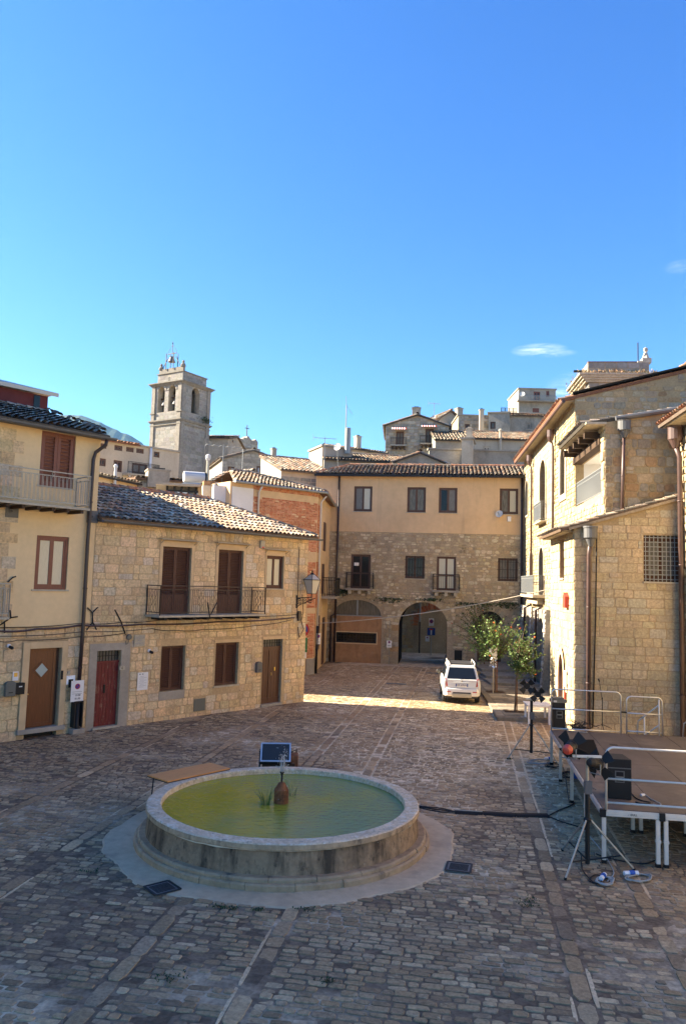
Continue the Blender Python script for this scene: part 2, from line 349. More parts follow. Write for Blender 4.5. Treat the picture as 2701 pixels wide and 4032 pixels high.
# stage flooring: worn brown plywood
mat('stage_floor', (.115, .085, .066), rough=.6, spec=.3, n1=(.9, .22), n2=(7, .12), stain=[(1.1, (.24, .18, .135), .56, .6), (5, (.28, .22, .17), .66, .5, (3, .5, 1))])
def stone_pal(rng, kind):
    pals = {'warm': [(.47, .375, .235), (.455, .36, .22), (.485, .39, .25), (.44, .35, .22), (.44, .38, .275), (.465, .36, .212), (.475, .378, .235), (.46, .368, .23)],
            'honey': [(.66, .48, .275), (.62, .445, .25), (.69, .51, .30), (.58, .415, .24), (.58, .47, .33), (.64, .445, .24), (.67, .485, .275), (.63, .465, .27)],
            'pale': [(.45, .37, .225), (.42, .335, .19), (.475, .40, .255), (.39, .31, .175), (.45, .355, .20), (.415, .355, .235)],
            'mixed': [(.39, .315, .2), (.35, .275, .175), (.42, .36, .255), (.34, .305, .23), (.38, .25, .13), (.31, .265, .19), (.42, .31, .17)],
            'grey': [(.47, .375, .245), (.42, .335, .215), (.54, .445, .295), (.37, .295, .195), (.58, .49, .34), (.40, .30, .18), (.45, .345, .20)],
            'dark': [(.40, .37, .32), (.33, .31, .27), (.47, .44, .38), (.27, .25, .22), (.52, .48, .42)],
            'far': [(.36, .335, .275), (.31, .285, .235), (.41, .375, .31), (.27, .25, .205)],
            'tower': [(.25, .242, .222), (.228, .222, .205), (.272, .262, .24), (.24, .228, .2)],
            'brick': [(.47, .155, .072), (.43, .14, .065), (.52, .20, .098), (.40, .135, .07), (.54, .23, .13)],
            'tile': [(.22, .16, .115), (.29, .185, .125), (.18, .15, .12), (.34, .27, .20), (.27, .22, .17), (.14, .125, .105), (.38, .23, .145), (.33, .29, .235)],
            'tilegrey': [(.17, .145, .11), (.26, .22, .165), (.35, .29, .215), (.13, .11, .085), (.43, .36, .27), (.28, .19, .13)],
            'tilelight': [(.56, .43, .30), (.48, .34, .22), (.60, .50, .37), (.42, .28, .185), (.38, .32, .25), (.56, .36, .22), (.22, .185, .15)],
            'tileorange': [(.42, .2, .11), (.36, .19, .115), (.46, .27, .165), (.26, .2, .15), (.34, .15, .085)]}
    c = rng.choice(pals[kind]); k = rng.uniform(.93, 1.06) if kind in ('warm', 'honey') else rng.uniform(.88, 1.11); return tuple(max(.01, x * k * rng.uniform(.97, 1.03)) for x in c)
# ---------------------------------------------------------------- stonework
def _spans(poly, z):
    xs = []
    n = len(poly)
    for i in range(n):
        (a, za), (b, zb) = poly[i], poly[(i + 1) % n]
        if (za <= z) != (zb <= z): xs.append(a + (b - a) * (z - za) / (zb - za))
    xs.sort(); return [(xs[i], xs[i + 1]) for i in range(0, len(xs) - 1, 2)]
def _sub(iv, cut):
    out = []
    for a, b in iv:
        for c, d in cut:
            if d <= a or c >= b: continue
            if c > a: out.append((a, c))
            a = max(a, d)
            if a >= b: break
        if b > a: out.append((a, b))
    return out
def _and(A, B):
    return [(max(a, c), min(b, d)) for a, b in A for c, d in B if min(b, d) > max(a, c)]
def stones(mb, outer, holes, seed, course=(.24, .34), width=(.3, .6), gap=.016, relief=.02, jit=.012, pal='warm', X=None, v0=0.0, round_=.15, skip=0.0, margin=.01):
    X = X or (lambda u, v, z: (u, v, z)); rng = random.Random(seed)
    zs = [p[1] for p in outer]; z = min(zs); zmax = max(zs); k = 0
    while z < zmax - .05:
        h = min(rng.uniform(*course), zmax - z); z1 = z + h
        if zmax - z1 < course[0] * .5: z1 = zmax; h = z1 - z
        iv = None
        for q in (z + .012, (z + z1) / 2, z1 - .012):
            cut = []
            for hl in holes: cut += [(a - margin, b + margin) for a, b in _spans(hl, q)]
            cut.sort(); s_ = _sub(_spans(outer, q), cut)
            iv = s_ if iv is None else _and(iv, s_)
        for a, b in iv or []:
            L = b - a
            if L < .06: continue
            u = a; first = rng.uniform(.5, 1)
            while u < b - .02:
                w = rng.uniform(*width) * first; first = 1
                if b - (u + w) < width[0] * .6: w = b - u
                sub = [(z, z1)]
                if h > course[0] * 1.0 and rng.random() < .10 and w < width[1] * .8: m = z + h * rng.uniform(.4, .6); sub = [(z, m), (m, z1)]
                for (za, zb) in sub:
                    if rng.random() < skip: continue
                    u0, u1, a0, a1 = u + gap * rng.uniform(.35, .8), u + w - gap * rng.uniform(.35, .8), za + gap * rng.uniform(.3, .8), zb - gap * rng.uniform(.3, .8)
                    if u1 - u0 < .03 or a1 - a0 < .03: continue
                    c = min(u1 - u0, a1 - a0) * round_
                    j = lambda: rng.uniform(-jit, jit)
                    ring = [(u0 + c * rng.uniform(.4, 1.3), a0 + j() * .5), (u1 - c * rng.uniform(.4, 1.3), a0 + j() * .5), (u1 + j(), a0 + c * rng.uniform(.4, 1.3)), (u1 + j(), a1 - c * rng.uniform(.4, 1.3)),
                            (u1 - c * rng.uniform(.4, 1.3), a1 + j() * .5), (u0 + c * rng.uniform(.4, 1.3), a1 + j() * .5), (u0 + j(), a1 - c * rng.uniform(.4, 1.3)), (u0 + j(), a0 + c * rng.uniform(.4, 1.3))]
                    cu, cz = (u0 + u1) / 2, (a0 + a1) / 2; ins = min(.014, c * .6)
                    rl = relief * rng.uniform(.35, 1.25); tu, tz = rng.uniform(-.3, .3) * relief, rng.uniform(-.3, .3) * relief
                    o_ = [X(p, v0 + .004, q) for p, q in ring]
                    i_ = []
                    for p, q in ring:
                        du, dz = cu - p, cz - q; l = math.hypot(du, dz) or 1
                        pu, pz = p + du / l * ins, q + dz / l * ins
                        i_.append(X(pu, v0 - rl + tu * (pu - cu) / max(.05, w) + tz * (pz - cz) / max(.05, h), pz))
                    fs = [(8, 9, 10, 11, 12, 13, 14, 15)] + [(i, (i + 1) % 8, 8 + (i + 1) % 8, 8 + i) for i in range(8)]
                    mb.add(o_ + i_, fs, stone_pal(rng, pal))
                u += w
        z = z1; k += 1
    return mb
def voussoirs(mb, c, r0, r1, zs, seed, a0=0., a1=math.pi, n=17, v0=0., relief=.02, pal='grey', X=None, sy=1.0):
    X = X or (lambda u, v, z: (u, v, z)); rng = random.Random(seed)
    for i in range(n):
        t0 = a0 + (a1 - a0) * (i + .06) / n; t1 = a0 + (a1 - a0) * (i + .94) / n; rr = r1 * rng.uniform(.94, 1.05); q = relief * rng.uniform(.6, 1.3)
        P = lambda r, t: (c + r * math.cos(t), zs + sy * r * math.sin(t))
        ring = [P(r0, t0), P(rr, t0), P(rr, t1), P(r0, t1)]
        mb.add([X(u, v0 + .004, z) for u, z in ring] + [X(u, v0 - q, z) for u, z in ring], [(4, 7, 6, 5)] + [(i2, 4 + i2, 4 + (i2 + 1) % 4, (i2 + 1) % 4) for i2 in range(4)], stone_pal(rng, pal))
# ---------------------------------------------------------------- tiled roofs
def tiles(mb, O, U, V, poly, seed, pitch=.21, row=.34, r=.088, pal='tile', base=True, segs=5, wob=.012, th=.10):
    O, U, V = Vector(O), Vector(U).normalized(), Vector(V).normalized(); N = U.cross(V).normalized()
    if N.z < 0: N = -N
    rng = random.Random(seed)
    if base:
        top = [O + U * p[0] + V * p[1] for p in poly]; n = len(poly)
        bot = [p - N * th for p in top]
        mb.add(top + bot, [tuple(range(n)), tuple(range(2 * n - 1, n - 1, -1))] + [(i, n + i, n + (i + 1) % n, (i + 1) % n) for i in range(n)], tuple(x * .5 for x in stone_pal(rng, pal)))
    us = [p[0] for p in poly]; u = min(us) + pitch / 2; sw = [(p[1], p[0]) for p in poly]
    while u < max(us) - pitch * .3:
        for (a, b) in _spans(sw, u):
            pass
        sp = _spans([(p[1], p[0]) for p in poly], u)
        for (va, vb) in sp:
            v = va - .06; off = rng.uniform(-.02, .02)
            while v < vb - .05:
                v1 = min(v + row * 1.22, vb + .03); du = rng.uniform(-wob, wob); dz = rng.uniform(0, .014); r0, r1 = r * rng.uniform(.95, 1.06), r * .84
                vs = []
                for (vv, rr, hz) in ((v, r0, .06 + dz), (v1, r1, .008)):
                    for i in range(segs + 1):
                        t = math.pi * i / segs
                        vs.append(O + U * (u + du + off + rr * math.cos(t)) + V * vv + N * (rr * .82 * math.sin(t) + hz * .7))
                k = segs + 1
                col = stone_pal(rng, pal)
                fs = [(i, i + 1, k + i + 1, k + i) for i in range(segs)]
                mb.add(vs, fs, col)
                v += row * rng.uniform(.94, 1.06)
        u += pitch
    return mb
def ridge(mb, p, q, seed, r=.11, row=.36, pal='tile', segs=5):
    p, q = Vector(p), Vector(q); d = (q - p); L = d.length; d.normalize(); x = d.cross(Vector((0, 0, 1))).normalized(); N = x.cross(d)
    if N.z < 0: N = -N
    rng = random.Random(seed); s = 0.0
    while s < L - .05:
        vs = []
        for (t_, rr, hz) in ((s, r * 1.08, .03), (min(L, s + row * 1.15), r * .92, .01)):
            for i in range(segs + 1):
                t = math.pi * i / segs; vs.append(p + d * t_ + x * (rr * math.cos(t)) + N * (rr * math.sin(t) * .9 + hz - .02))
        k = segs + 1; mb.add(vs, [(i, i + 1, k + i + 1, k + i) for i in range(segs)], stone_pal(rng, pal)); s += row
# ---------------------------------------------------------------- windows, doors, rails (building-local: u, v into the house, z)
def window(parent, r, v=.12, frame='wood_dark', pane='glass_dark', fw=.06, leaves=2, name='window', sill=None, bars=0, panes=None, mid=None, box=True):
    u0, u1, z0, z1 = r; b = MB()
    b.box(u0, u0 + fw, v, v + .07, z0, z1); b.box(u1 - fw, u1, v, v + .07, z0, z1)
    b.box(u0 + fw, u1 - fw, v, v + .07, z0, z0 + fw); b.box(u0 + fw, u1 - fw, v, v + .07, z1 - fw, z1)
    w = (u1 - u0 - 2 * fw) / leaves; sw = fw * .75
    for k in range(leaves):
        a = u0 + fw + k * w; c = a + w
        b.box(a, a + sw, v + .015, v + .06, z0 + fw, z1 - fw); b.box(c - sw, c, v + .015, v + .06, z0 + fw, z1 - fw)
        b.box(a + sw, c - sw, v + .015, v + .06, z0 + fw, z0 + fw + sw * 1.2); b.box(a + sw, c - sw, v + .015, v + .06, z1 - fw - sw, z1 - fw)
        for j in range(bars):
            zz = z0 + (z1 - z0) * (j + 1) / (bars + 1); b.box(a + sw, c - sw, v + .02, v + .055, zz - .012, zz + .012)
        if mid is not None: b.box(a + sw, c - sw, v + .018, v + .058, z0 + (z1 - z0) * mid - .05, z0 + (z1 - z0) * mid + .05)
    o = b.build(name, MATS[frame], parent)
    for k in range(leaves):
        a = u0 + fw + k * w; p = MB(); p.box(a + sw * .9, a + w - sw * .9, v + .035, v + .045, z0 + fw + sw, z1 - fw - sw * .9)
        p.build('pane', MATS[panes[k] if panes else pane], o)
    if box:
        q = MB(); q.box(u0 - .02, u1 + .02, v + .09, v + .12, z0 - .02, z1 + .02); q.build('backing', MATS['black'], o)
    if sill: 
        q = MB(); q.box(u0 - .07, u1 + .07, -.05, v + .02, z0 - .05, z0 - .004); q.build('sill', MATS[sill], o)
    return o
def shutters(parent, r, v=.06, m='wood_shutter', fw=.055, slat=.062, solid=0.0, openings=None, back='black', name='window', sill=None, tilt=.022):
    u0, u1, z0, z1 = r; b = MB()
    b.box(u0, u0 + .04, v, v + .09, z0, z1); b.box(u1 - .04, u1, v, v + .09, z0, z1); b.box(u0 + .04, u1 - .04, v, v + .09, z1 - .04, z1); b.box(u0 + .04, u1 - .04, v + .08, v + .1, z0, z1 - .04)
    o = b.build(name, MATS[m], parent); c = (u0 + u1) / 2
    for (a, d) in ((u0 + .045, c - .004), (c + .004, u1 - .045)):
        s = MB(); za, zb = z0 + .01, z1 - .045
        s.box(a, a + fw, v + .005, v + .05, za, zb); s.box(d - fw, d, v + .005, v + .05, za, zb)
        s.box(a + fw, d - fw, v + .005, v + .05, za, za + fw * 1.5); s.box(a + fw, d - fw, v + .005, v + .05, zb - fw, zb)
        zz = za + fw * 1.5
        if solid:
            zt = za + (zb - za) * solid; s.box(a + fw, d - fw, v + .018, v + .04, zz, zt); s.box(a + fw, d - fw, v + .005, v + .05, zt, zt + fw); zz = zt + fw
        zz += slat * .4
        while zz < zb - fw - slat * .3:
            s.add([(a + fw, v + .006, zz - .006), (d - fw, v + .006, zz - .006), (d - fw, v + .048, zz + tilt), (a + fw, v + .048, zz + tilt),
                   (a + fw, v + .006, zz + .006), (d - fw, v + .006, zz + .006), (d - fw, v + .048, zz + tilt + .012), (a + fw, v + .048, zz + tilt + .012)],
                  [(0, 3, 2, 1), (4, 5, 6, 7), (0, 1, 5, 4), (2, 3, 7, 6)]); zz += slat
        s.build('shutter', MATS[m], o)
    q = MB(); q.box(u0, u1, v + .14, v + .16, z0 - .02, z1); q.build('backing', MATS[back], o)
    if sill:
        q = MB(); q.box(u0 - .06, u1 + .06, -.05, v + .02, z0 - .06, z0 - .004); q.build('sill', MATS[sill], o)
    return o
def pipe(parent, pts, r, m='pipe_brown', name='downpipe', n=10, clips=True):
    b = MB(); b.tube(pts, r, n)
    if clips:
        for p, q in zip(pts[:-1], pts[1:]):
            p, q = Vector(p), Vector(q); L = (q - p).length
            for k in range(int(L / 2.2)): 
                c = p.lerp(q, (k + .7) / max(1, int(L / 2.2) + .4)); d = (q - p).normalized() * .02
                b.tube([c - d, c + d], r * 1.22, n)
    return b.build(name, MATS[m], parent, smooth=True)
# ---------------------------------------------------------------- planes measured from the photograph
L = Fac(G(0, 2925), G(1195, 2762))                 # left row of houses
YU = 2.72                                          # where the yellow house ends
C = Fac((-1.52, 49.42), (11.34, 47.72))            # house with the archway
M = Fac((11.42, 47.75), (9.25, 26.8))              # long palace on the right
T1 = Fac((8.55, 31.2), (8.01, 26.3)); T2 = Fac((8.01, 26.3), (11.60, 25.91))
B1 = Fac((-5.75, 38.45), (-1.4, 42.2)); B2 = Fac((-1.4, 42.2), (-0.82, 49.3))
FC = Vector((-1.0, 15.63, 0)); STZ = 0.98
# ---------------------------------------------------------------- terrain, paving
def terrain_z(x, y):
    t = max(0.0, min(1.0, (y - 62) / 70)); t = t * t * (3 - 2 * t)
    return t * 15
def build_ground():
    b = MB(); xs = [-1800, -900, -300, -120, -60, -30, -15, 0, 15, 30, 60, 120, 300, 900, 1800]; ys = [-60, 0, 30, 56, 62, 70, 80, 90, 100, 112, 125, 140, 300, 900, 3200]
    vs = [(x, y, terrain_z(x, y) - (0.0 if y < 160 else (y - 160) * .01)) for y in ys for x in xs]; n = len(xs)
    fs = [(j * n + i, j * n + i + 1, (j + 1) * n + i + 1, (j + 1) * n + i) for j in range(len(ys) - 1) for i in range(n - 1)]
    b.add(vs, fs)
    o = b.build('ground', GROUND); tag(o, kind='structure')
def ground_mat():
    m = bpy.data.materials.new('ground_setts'); m.use_nodes = True; nt = m.node_tree; N = nt.nodes; Lk = nt.links; p = N['Principled BSDF']
    p.inputs['Roughness'].default_value = .9; p.inputs['Specular IOR Level'].default_value = .15
    tc = N.new('ShaderNodeTexCoord'); mp = N.new('ShaderNodeMapping'); mp.inputs['Scale'].default_value = (4.2, 6.8, 1)
    Lk.new(tc.outputs['Object'], mp.inputs[0])
    v = N.new('ShaderNodeTexVoronoi'); v.inputs['Scale'].default_value = 1; Lk.new(mp.outputs[0], v.inputs['Vector'])
    hs = N.new('ShaderNodeSeparateColor'); Lk.new(v.outputs['Color'], hs.inputs[0])
    r = N.new('ShaderNodeMapRange'); r.inputs[3].default_value = .72; r.inputs[4].default_value = 1.25; Lk.new(hs.outputs[0], r.inputs[0])
    z = N.new('ShaderNodeTexNoise'); z.inputs['Scale'].default_value = .4; z.inputs['Detail'].default_value = 5; Lk.new(tc.outputs['Object'], z.inputs['Vector'])
    cr = N.new('ShaderNodeValToRGB'); e = cr.color_ramp.elements; e[0].position = .42; e[0].color = (.17, .12, .08, 1); e[1].position = .56; e[1].color = (.58, .46, .31, 1)
    sp = N.new('ShaderNodeSeparateXYZ'); Lk.new(tc.outputs['Object'], sp.inputs[0])
    def mrange(src, a0, a1): q = N.new('ShaderNodeMapRange'); q.inputs[1].default_value = a0; q.inputs[2].default_value = a1; Lk.new(src, q.inputs[0]); return q.outputs[0]
    def mul(a_, b_): q = N.new('ShaderNodeMath'); q.operation = 'MULTIPLY'; Lk.new(a_, q.inputs[0]); Lk.new(b_, q.inputs[1]); return q.outputs[0]
    # the part of the square beyond the basin was re-pointed with pale cement
    rep = mul(mrange(sp.outputs[1], 14, 20), mrange(sp.outputs[0], -4, 1)); ad = N.new('ShaderNodeMath'); ad.operation = 'MULTIPLY_ADD'; ad.inputs[1].default_value = .2; ad.inputs[2].default_value = -.10; Lk.new(rep, ad.inputs[0])
    sm = N.new('ShaderNodeMath'); sm.operation = 'ADD'; Lk.new(ad.outputs[0], sm.inputs[0]); Lk.new(z.outputs[0], sm.inputs[1]); Lk.new(sm.outputs[0], cr.inputs[0])
    z2 = N.new('ShaderNodeTexNoise'); z2.inputs['Scale'].default_value = 14; z2.inputs['Detail'].default_value = 6; Lk.new(tc.outputs['Object'], z2.inputs['Vector'])
    r2 = N.new('ShaderNodeMapRange'); r2.inputs[1].default_value = .3; r2.inputs[2].default_value = .7; r2.inputs[3].default_value = .72; r2.inputs[4].default_value = 1.28; Lk.new(z2.outputs[0], r2.inputs[0])
    cur = cr.outputs[0]
    for q in (r, r2):
        x = N.new('ShaderNodeMix'); x.data_type = 'RGBA'; x.blend_type = 'MULTIPLY'; x.inputs[0].default_value = 1; Lk.new(cur, x.inputs[6]); Lk.new(q.outputs[0], x.inputs[7]); cur = x.outputs[2]
    Lk.new(cur, p.inputs['Base Color'])
    bn = N.new('ShaderNodeBump'); bn.inputs['Strength'].default_value = .6; bn.inputs['Distance'].default_value = .02; Lk.new(z2.outputs[0], bn.inputs['Height']); Lk.new(bn.outputs[0], p.inputs['Normal'])
    return m
def sett_mat():
    """stone setts: own tint per stone, patches of brown earth and of bluish and pale cement dust between them"""
    m = bpy.data.materials.new('sett_stone'); m.use_nodes = True; nt = m.node_tree; N = nt.nodes; Lk = nt.links; p = N['Principled BSDF']
    p.inputs['Roughness'].default_value = .72; p.inputs['Specular IOR Level'].default_value = .3
    tc = N.new('ShaderNodeTexCoord'); a = N.new('ShaderNodeAttribute'); a.attribute_name = 'Col'
    def noise(sc, det=6, ro=.62):
        z = N.new('ShaderNodeTexNoise'); z.inputs['Scale'].default_value = sc; z.inputs['Detail'].default_value = det; z.inputs['Roughness'].default_value = ro
        Lk.new(tc.outputs['Object'], z.inputs['Vector']); return z
    def mr(src, a0, a1, b0, b1):
        r = N.new('ShaderNodeMapRange'); r.inputs[1].default_value = a0; r.inputs[2].default_value = a1; r.inputs[3].default_value = b0; r.inputs[4].default_value = b1; Lk.new(src, r.inputs[0]); return r.outputs[0]
    def mixc(f, x, y, mode='MIX'):
        n = N.new('ShaderNodeMix'); n.data_type = 'RGBA'; n.blend_type = mode
        if isinstance(f, float): n.inputs[0].default_value = f
        else: Lk.new(f, n.inputs[0])
        Lk.new(x, n.inputs[6])
        if isinstance(y, tuple): n.inputs[7].default_value = (*y, 1)
        else: Lk.new(y, n.inputs[7])
        return n.outputs[2]
    big = noise(.16, 4); mid = noise(.7, 6); fine = noise(18, 7, .7); dust = noise(2.6, 8, .7)
    cur = a.outputs['Color']
    cur = mixc(mr(big.outputs[0], .42, .6, 0, .55), cur, (.34, .22, .12))
    cur = mixc(mr(mid.outputs[0], .55, .68, 0, .5), cur, (.52, .41, .28))
    cur = mixc(mr(dust.outputs[0], .58, .68, 0, .42), cur, (.60, .49, .34))
    cur = mixc(1.0, cur, mr(fine.outputs[0], .3, .7, .62, 1.38), 'MULTIPLY')
    cur = mixc(1.0, cur, (1.06, .99, .86), 'MULTIPLY')
    Lk.new(cur, p.inputs['Base Color'])
    bn = N.new('ShaderNodeBump'); bn.inputs['Strength'].default_value = .75; bn.inputs['Distance'].default_value = .012; Lk.new(fine.outputs[0], bn.inputs['Height']); Lk.new(bn.outputs[0], p.inputs['Normal'])
    return m
GROUND = ground_mat(); SETT = sett_mat()
KERB = [(6.02, 29.3), (6.45, 33.5), (6.85, 38.0), (7.4, 46.9), (11.2, 46.9), (9.5, 29.0)]
def in_poly(p, poly):
    c = False; n = len(poly)
    for i in range(n):
        (x0, y0), (x1, y1) = poly[i], poly[(i + 1) % n]
        if (y0 > p[1]) != (y1 > p[1]) and p[0] < (x1 - x0) * (p[1] - y0) / (y1 - y0) + x0: c = not c
    return c
def build_setts():
    rng = random.Random(5); ang = math.radians(-9.5); e1 = (math.cos(ang), math.sin(ang)); e2 = (-math.sin(ang), math.cos(ang))
    guides = [1.45, 2.85, 4.4, 6.0, -2.6, -4.3, -7.2, -9.5]; gw = .30
    b = MB(); pal = [(.33, .24, .15), (.38, .285, .178), (.27, .20, .13), (.44, .335, .215), (.34, .24, .145), (.50, .39, .26), (.30, .235, .165), (.21, .16, .115)]
    def put(s0, s1, t0, t1, rough, fixed=None):
        cs, ct = (s0 + s1) / 2, (t0 + t1) / 2; x = e1[0] * cs + e2[0] * ct; y = e1[1] * cs + e2[1] * ct
        if y < 6.2 or y > 47.5 or abs(x) > .475 * y + .8: return
        if (x - FC.x) ** 2 + (y - FC.y) ** 2 < 3.30 ** 2: return
        if (x - L.o.x) * L.n.x + (y - L.o.y) * L.n.y < .12 and y < 33: return
        if in_poly((x, y), KERB): return
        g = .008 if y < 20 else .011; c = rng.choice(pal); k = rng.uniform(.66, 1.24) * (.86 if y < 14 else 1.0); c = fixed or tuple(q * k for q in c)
        sink = rng.random() < rough; top = .005 if fixed else rng.uniform(-.003, .004) if sink else rng.uniform(.006, .016)
        j = lambda: rng.uniform(-.011, .011)
        ring = [(s0 + g + j(), t0 + g + j()), (s1 - g + j(), t0 + g + j()), (s1 - g + j(), t1 - g + j()), (s0 + g + j(), t1 - g + j())]
        # knock the corners off so that the stones are not perfect rectangles
        r8 = []
        for i in range(4):
            p, q0, q1 = ring[i], ring[i - 1], ring[(i + 1) % 4]; f0, f1 = rng.uniform(.08, .26), rng.uniform(.08, .26)
            if y > 24: r8.append(p); continue
            r8.append((p[0] + (q0[0] - p[0]) * f0, p[1] + (q0[1] - p[1]) * f0)); r8.append((p[0] + (q1[0] - p[0]) * f1, p[1] + (q1[1] - p[1]) * f1))
        n = len(r8); tx, ty = rng.uniform(-.008, .008), rng.uniform(-.012, .012)
        w2 = lambda s, t, z: (e1[0] * s + e2[0] * t, e1[1] * s + e2[1] * t, z)
        lo = [w2(s, t, -.012) for s, t in r8]; hi = []
        for s, t in r8:
            ds, dt = cs - s, ct - t; l = math.hypot(ds, dt); q = .014
            s_, t_ = s + ds / l * q, t + dt / l * q; hi.append(w2(s_, t_, max(-.001, top + (s_ - cs) * tx + (t_ - ct) * ty)))
        mid_ = [w2(s + (cs - s) * .02, t + (ct - t) * .02, max(-.004, top - .011)) for s, t in r8]
        b.add(mid_ + hi, [tuple(range(n, 2 * n))] + [(i, (i + 1) % n, n + (i + 1) % n, n + i) for i in range(n)], c)
    t = 5.0
    while t < 52:
        h = rng.uniform(.095, .155); far = t > 30
        smin, smax = -.5 * (t + 3) - 9, .5 * (t + 3) + 9
        edges = sorted([g for g in guides if smin < g < smax]); segs = []; a = smin
        for g in edges: segs.append((a, g - gw / 2)); a = g + gw / 2
        segs.append((a, smax))
        wav = rng.uniform(-.01, .01)
        for (a, c) in segs:
            s = a
            while s < c - .03:
                w = rng.uniform(.12, .27) * (1.15 if t < 12 else 1.0)
                if c - (s + w) < .12: w = c - s
                x = e1[0] * s + e2[0] * t; rough = .36 + .28 * math.sin(x * .7 + 1.3) * math.sin(t * .45)
                put(s, s + w, t + wav, t + h + wav, rough); s += w
        t += h
    for g in guides:
        t = 5.0
        while t < 50:
            l = rng.uniform(.28, .75); put(g - gw / 2 + .03, g + gw / 2 - .03, t, t + l, .2); t += l
        for sd in (-1, 1):          # cement pointing along the guide slabs
            t = 5.0
            while t < 46:
                l = rng.uniform(.5, 1.4)
                if rng.random() < (.7 if t > 15 and g > -1 else .12): put(g + sd * gw / 2 - .034, g + sd * gw / 2 + .034, t, t + l, .0, (.62, .50, .35))
                t += l
    o = b.build('cobblestones', SETT, colors=True); tag(o, kind='stuff', label='worn grey stone setts paving the square')
    return o
build_ground(); build_setts()
# raised pavement on the right with its kerb
def build_pavement():
    rng = random.Random(3)
    b = MB(); zt = .13
    b.add([(x, y, zt) for x, y in KERB] + [(x, y, -.05) for x, y in KERB], [tuple(range(5, -1, -1))] + [(i, (i + 1) % 6, 6 + (i + 1) % 6, 6 + i) for i in range(6)], (.2, .17, .13))
    # slabs
    pal = [(.26, .22, .165), (.22, .185, .14), (.3, .26, .2), (.19, .165, .13), (.25, .2, .145)]
    y = 29.4
    while y < 46.6:
        h = rng.uniform(.3, .5); x = 6.05 + (y - 29.4) * .085 + .02
        first = True
        while x < 10.9:
            w = .3 if first else rng.uniform(.4, .8); first = False; c = rng.choice(pal); k = rng.uniform(.85, 1.15)
            ok = in_poly((x + .02, y), KERB) and in_poly((x + w, y + h), KERB) and in_poly((x + w, y), KERB)
            for (cx, cy) in PITS:
                if abs(x + w / 2 - cx) < w / 2 + .46 and abs(y + h / 2 - cy) < h / 2 + .36: ok = False
            if ok:
                g = .009; tz = zt + rng.uniform(.006, .014)
                b.add([(x + g, y + g, zt - .01), (x + w - g, y + g, zt - .01), (x + w - g, y + h - g, zt - .01), (x + g, y + h - g, zt - .01), (x + g + .008, y + g + .008, tz), (x + w - g - .008, y + g + .008, tz), (x + w - g - .008, y + h - g - .008, tz), (x + g + .008, y + h - g - .008, tz)],
                      [(4, 5, 6, 7), (0, 1, 5, 4), (1, 2, 6, 5), (2, 3, 7, 6), (3, 0, 4, 7)], tuple(q * k for q in c))
            x += w
        y += h
    o = b.build('pavement', MATS['rubble'], colors=True); tag(o, kind='structure')
    # steps rising along the palace
    s = MB()
    for k in range(3):
        y0 = 38.6 + k * 1.9
        s.box(7.6 + .12 * k, 10.15 + k * .12, y0, 46.8, .13 + .13 * k, .13 + .13 * (k + 1), (.2, .185, .16))
    o = s.build('terrace_steps', MATS['darkstone'], colors=True); tag(o, kind='structure')
PITS = [(7.02, 30.78), (7.35, 36.3), (8.5, 45.2)]
build_pavement()
# ================================================================ left row
def vbox(b, P, u0, u1, v0, v1, z0, z1): b.box(u0, u1, v0, v1, z0, z1)
def rail_panel(b, p, q, z0, z1, style, r=.011):
    """railing between plan points p and q (u,v), from z0 (floor) to z1 (handrail)"""
    p, q = Vector((p[0], p[1], 0)), Vector((q[0], q[1], 0)); L_ = (q - p).length; d = (q - p).normalized()
    at = lambda s, z: tuple(p + d * s + Vector((0, 0, z)))
    b.bar(at(0, z1), at(L_, z1), .045, .03); b.bar(at(0, z0 + .1), at(L_, z0 + .1), .025, .025); b.bar(at(0, z1 - .13), at(L_, z1 - .13), .02, .02)
    for s in (0, L_): b.bar(at(s, z0), at(s, z1), .03, .03)
    if style == 'lyre':
        n = max(2, int(L_ / .17)); w = L_ / n; za, zb = z0 + .1, z1 - .13
        for i in range(n):
            s = w * (i + .5)
            if i % 4 in (1, 2):
                c = zb - za; t = []
                for side in (-1, 1):
                    t = [at(s + side * .02, za)] + [at(s + side * (.018 + .045 * abs(math.sin(math.pi * 3 * k / 18))), za + c * k / 18) for k in range(1, 18)] + [at(s + side * .02, zb)]
                    b.tube(t, .008, 4, caps=False)
            else:
                b.tube([at(s - w * .25, za), at(s - w * .25, zb)], .008, 4); b.tube([at(s + w * .25, za), at(s + w * .25, zb)], .008, 4)
    elif style == 'hoop':
        n = max(2, int(L_ / .13)); w = L_ / n; za, zb = z0 + .1, z1 - .13
        for i in range(n):
            s = w * (i + .5); up = i % 2 == 0
            pts = []
            for k in range(13):
                a = math.pi * k / 12; pts.append((s - w * .36 * math.cos(a), w * .36 * math.sin(a)))
            if up: path = [at(s - w * .36, za)] + [at(x, zb - .06 + y) for x, y in pts] + [at(s + w * .36, za)]
            else: path = [at(s - w * .36, zb)] + [at(x, za + .06 - y) for x, y in pts] + [at(s + w * .36, zb)]
            b.tube(path, .008, 4, caps=False)
            if i % 9 == 4: b.tube([at(s + .045 * math.cos(a / 8 * math.pi), z1 - .065 + .045 * math.sin(a / 8 * math.pi)) for a in range(16)], .008, 4, closed=True)
    else:
        n = max(2, int(L_ / .11))
        for i in range(n): b.tube([at(L_ * (i + .5) / n, z0 + .1), at(L_ * (i + .5) / n, z1 - .0)], r, 5)
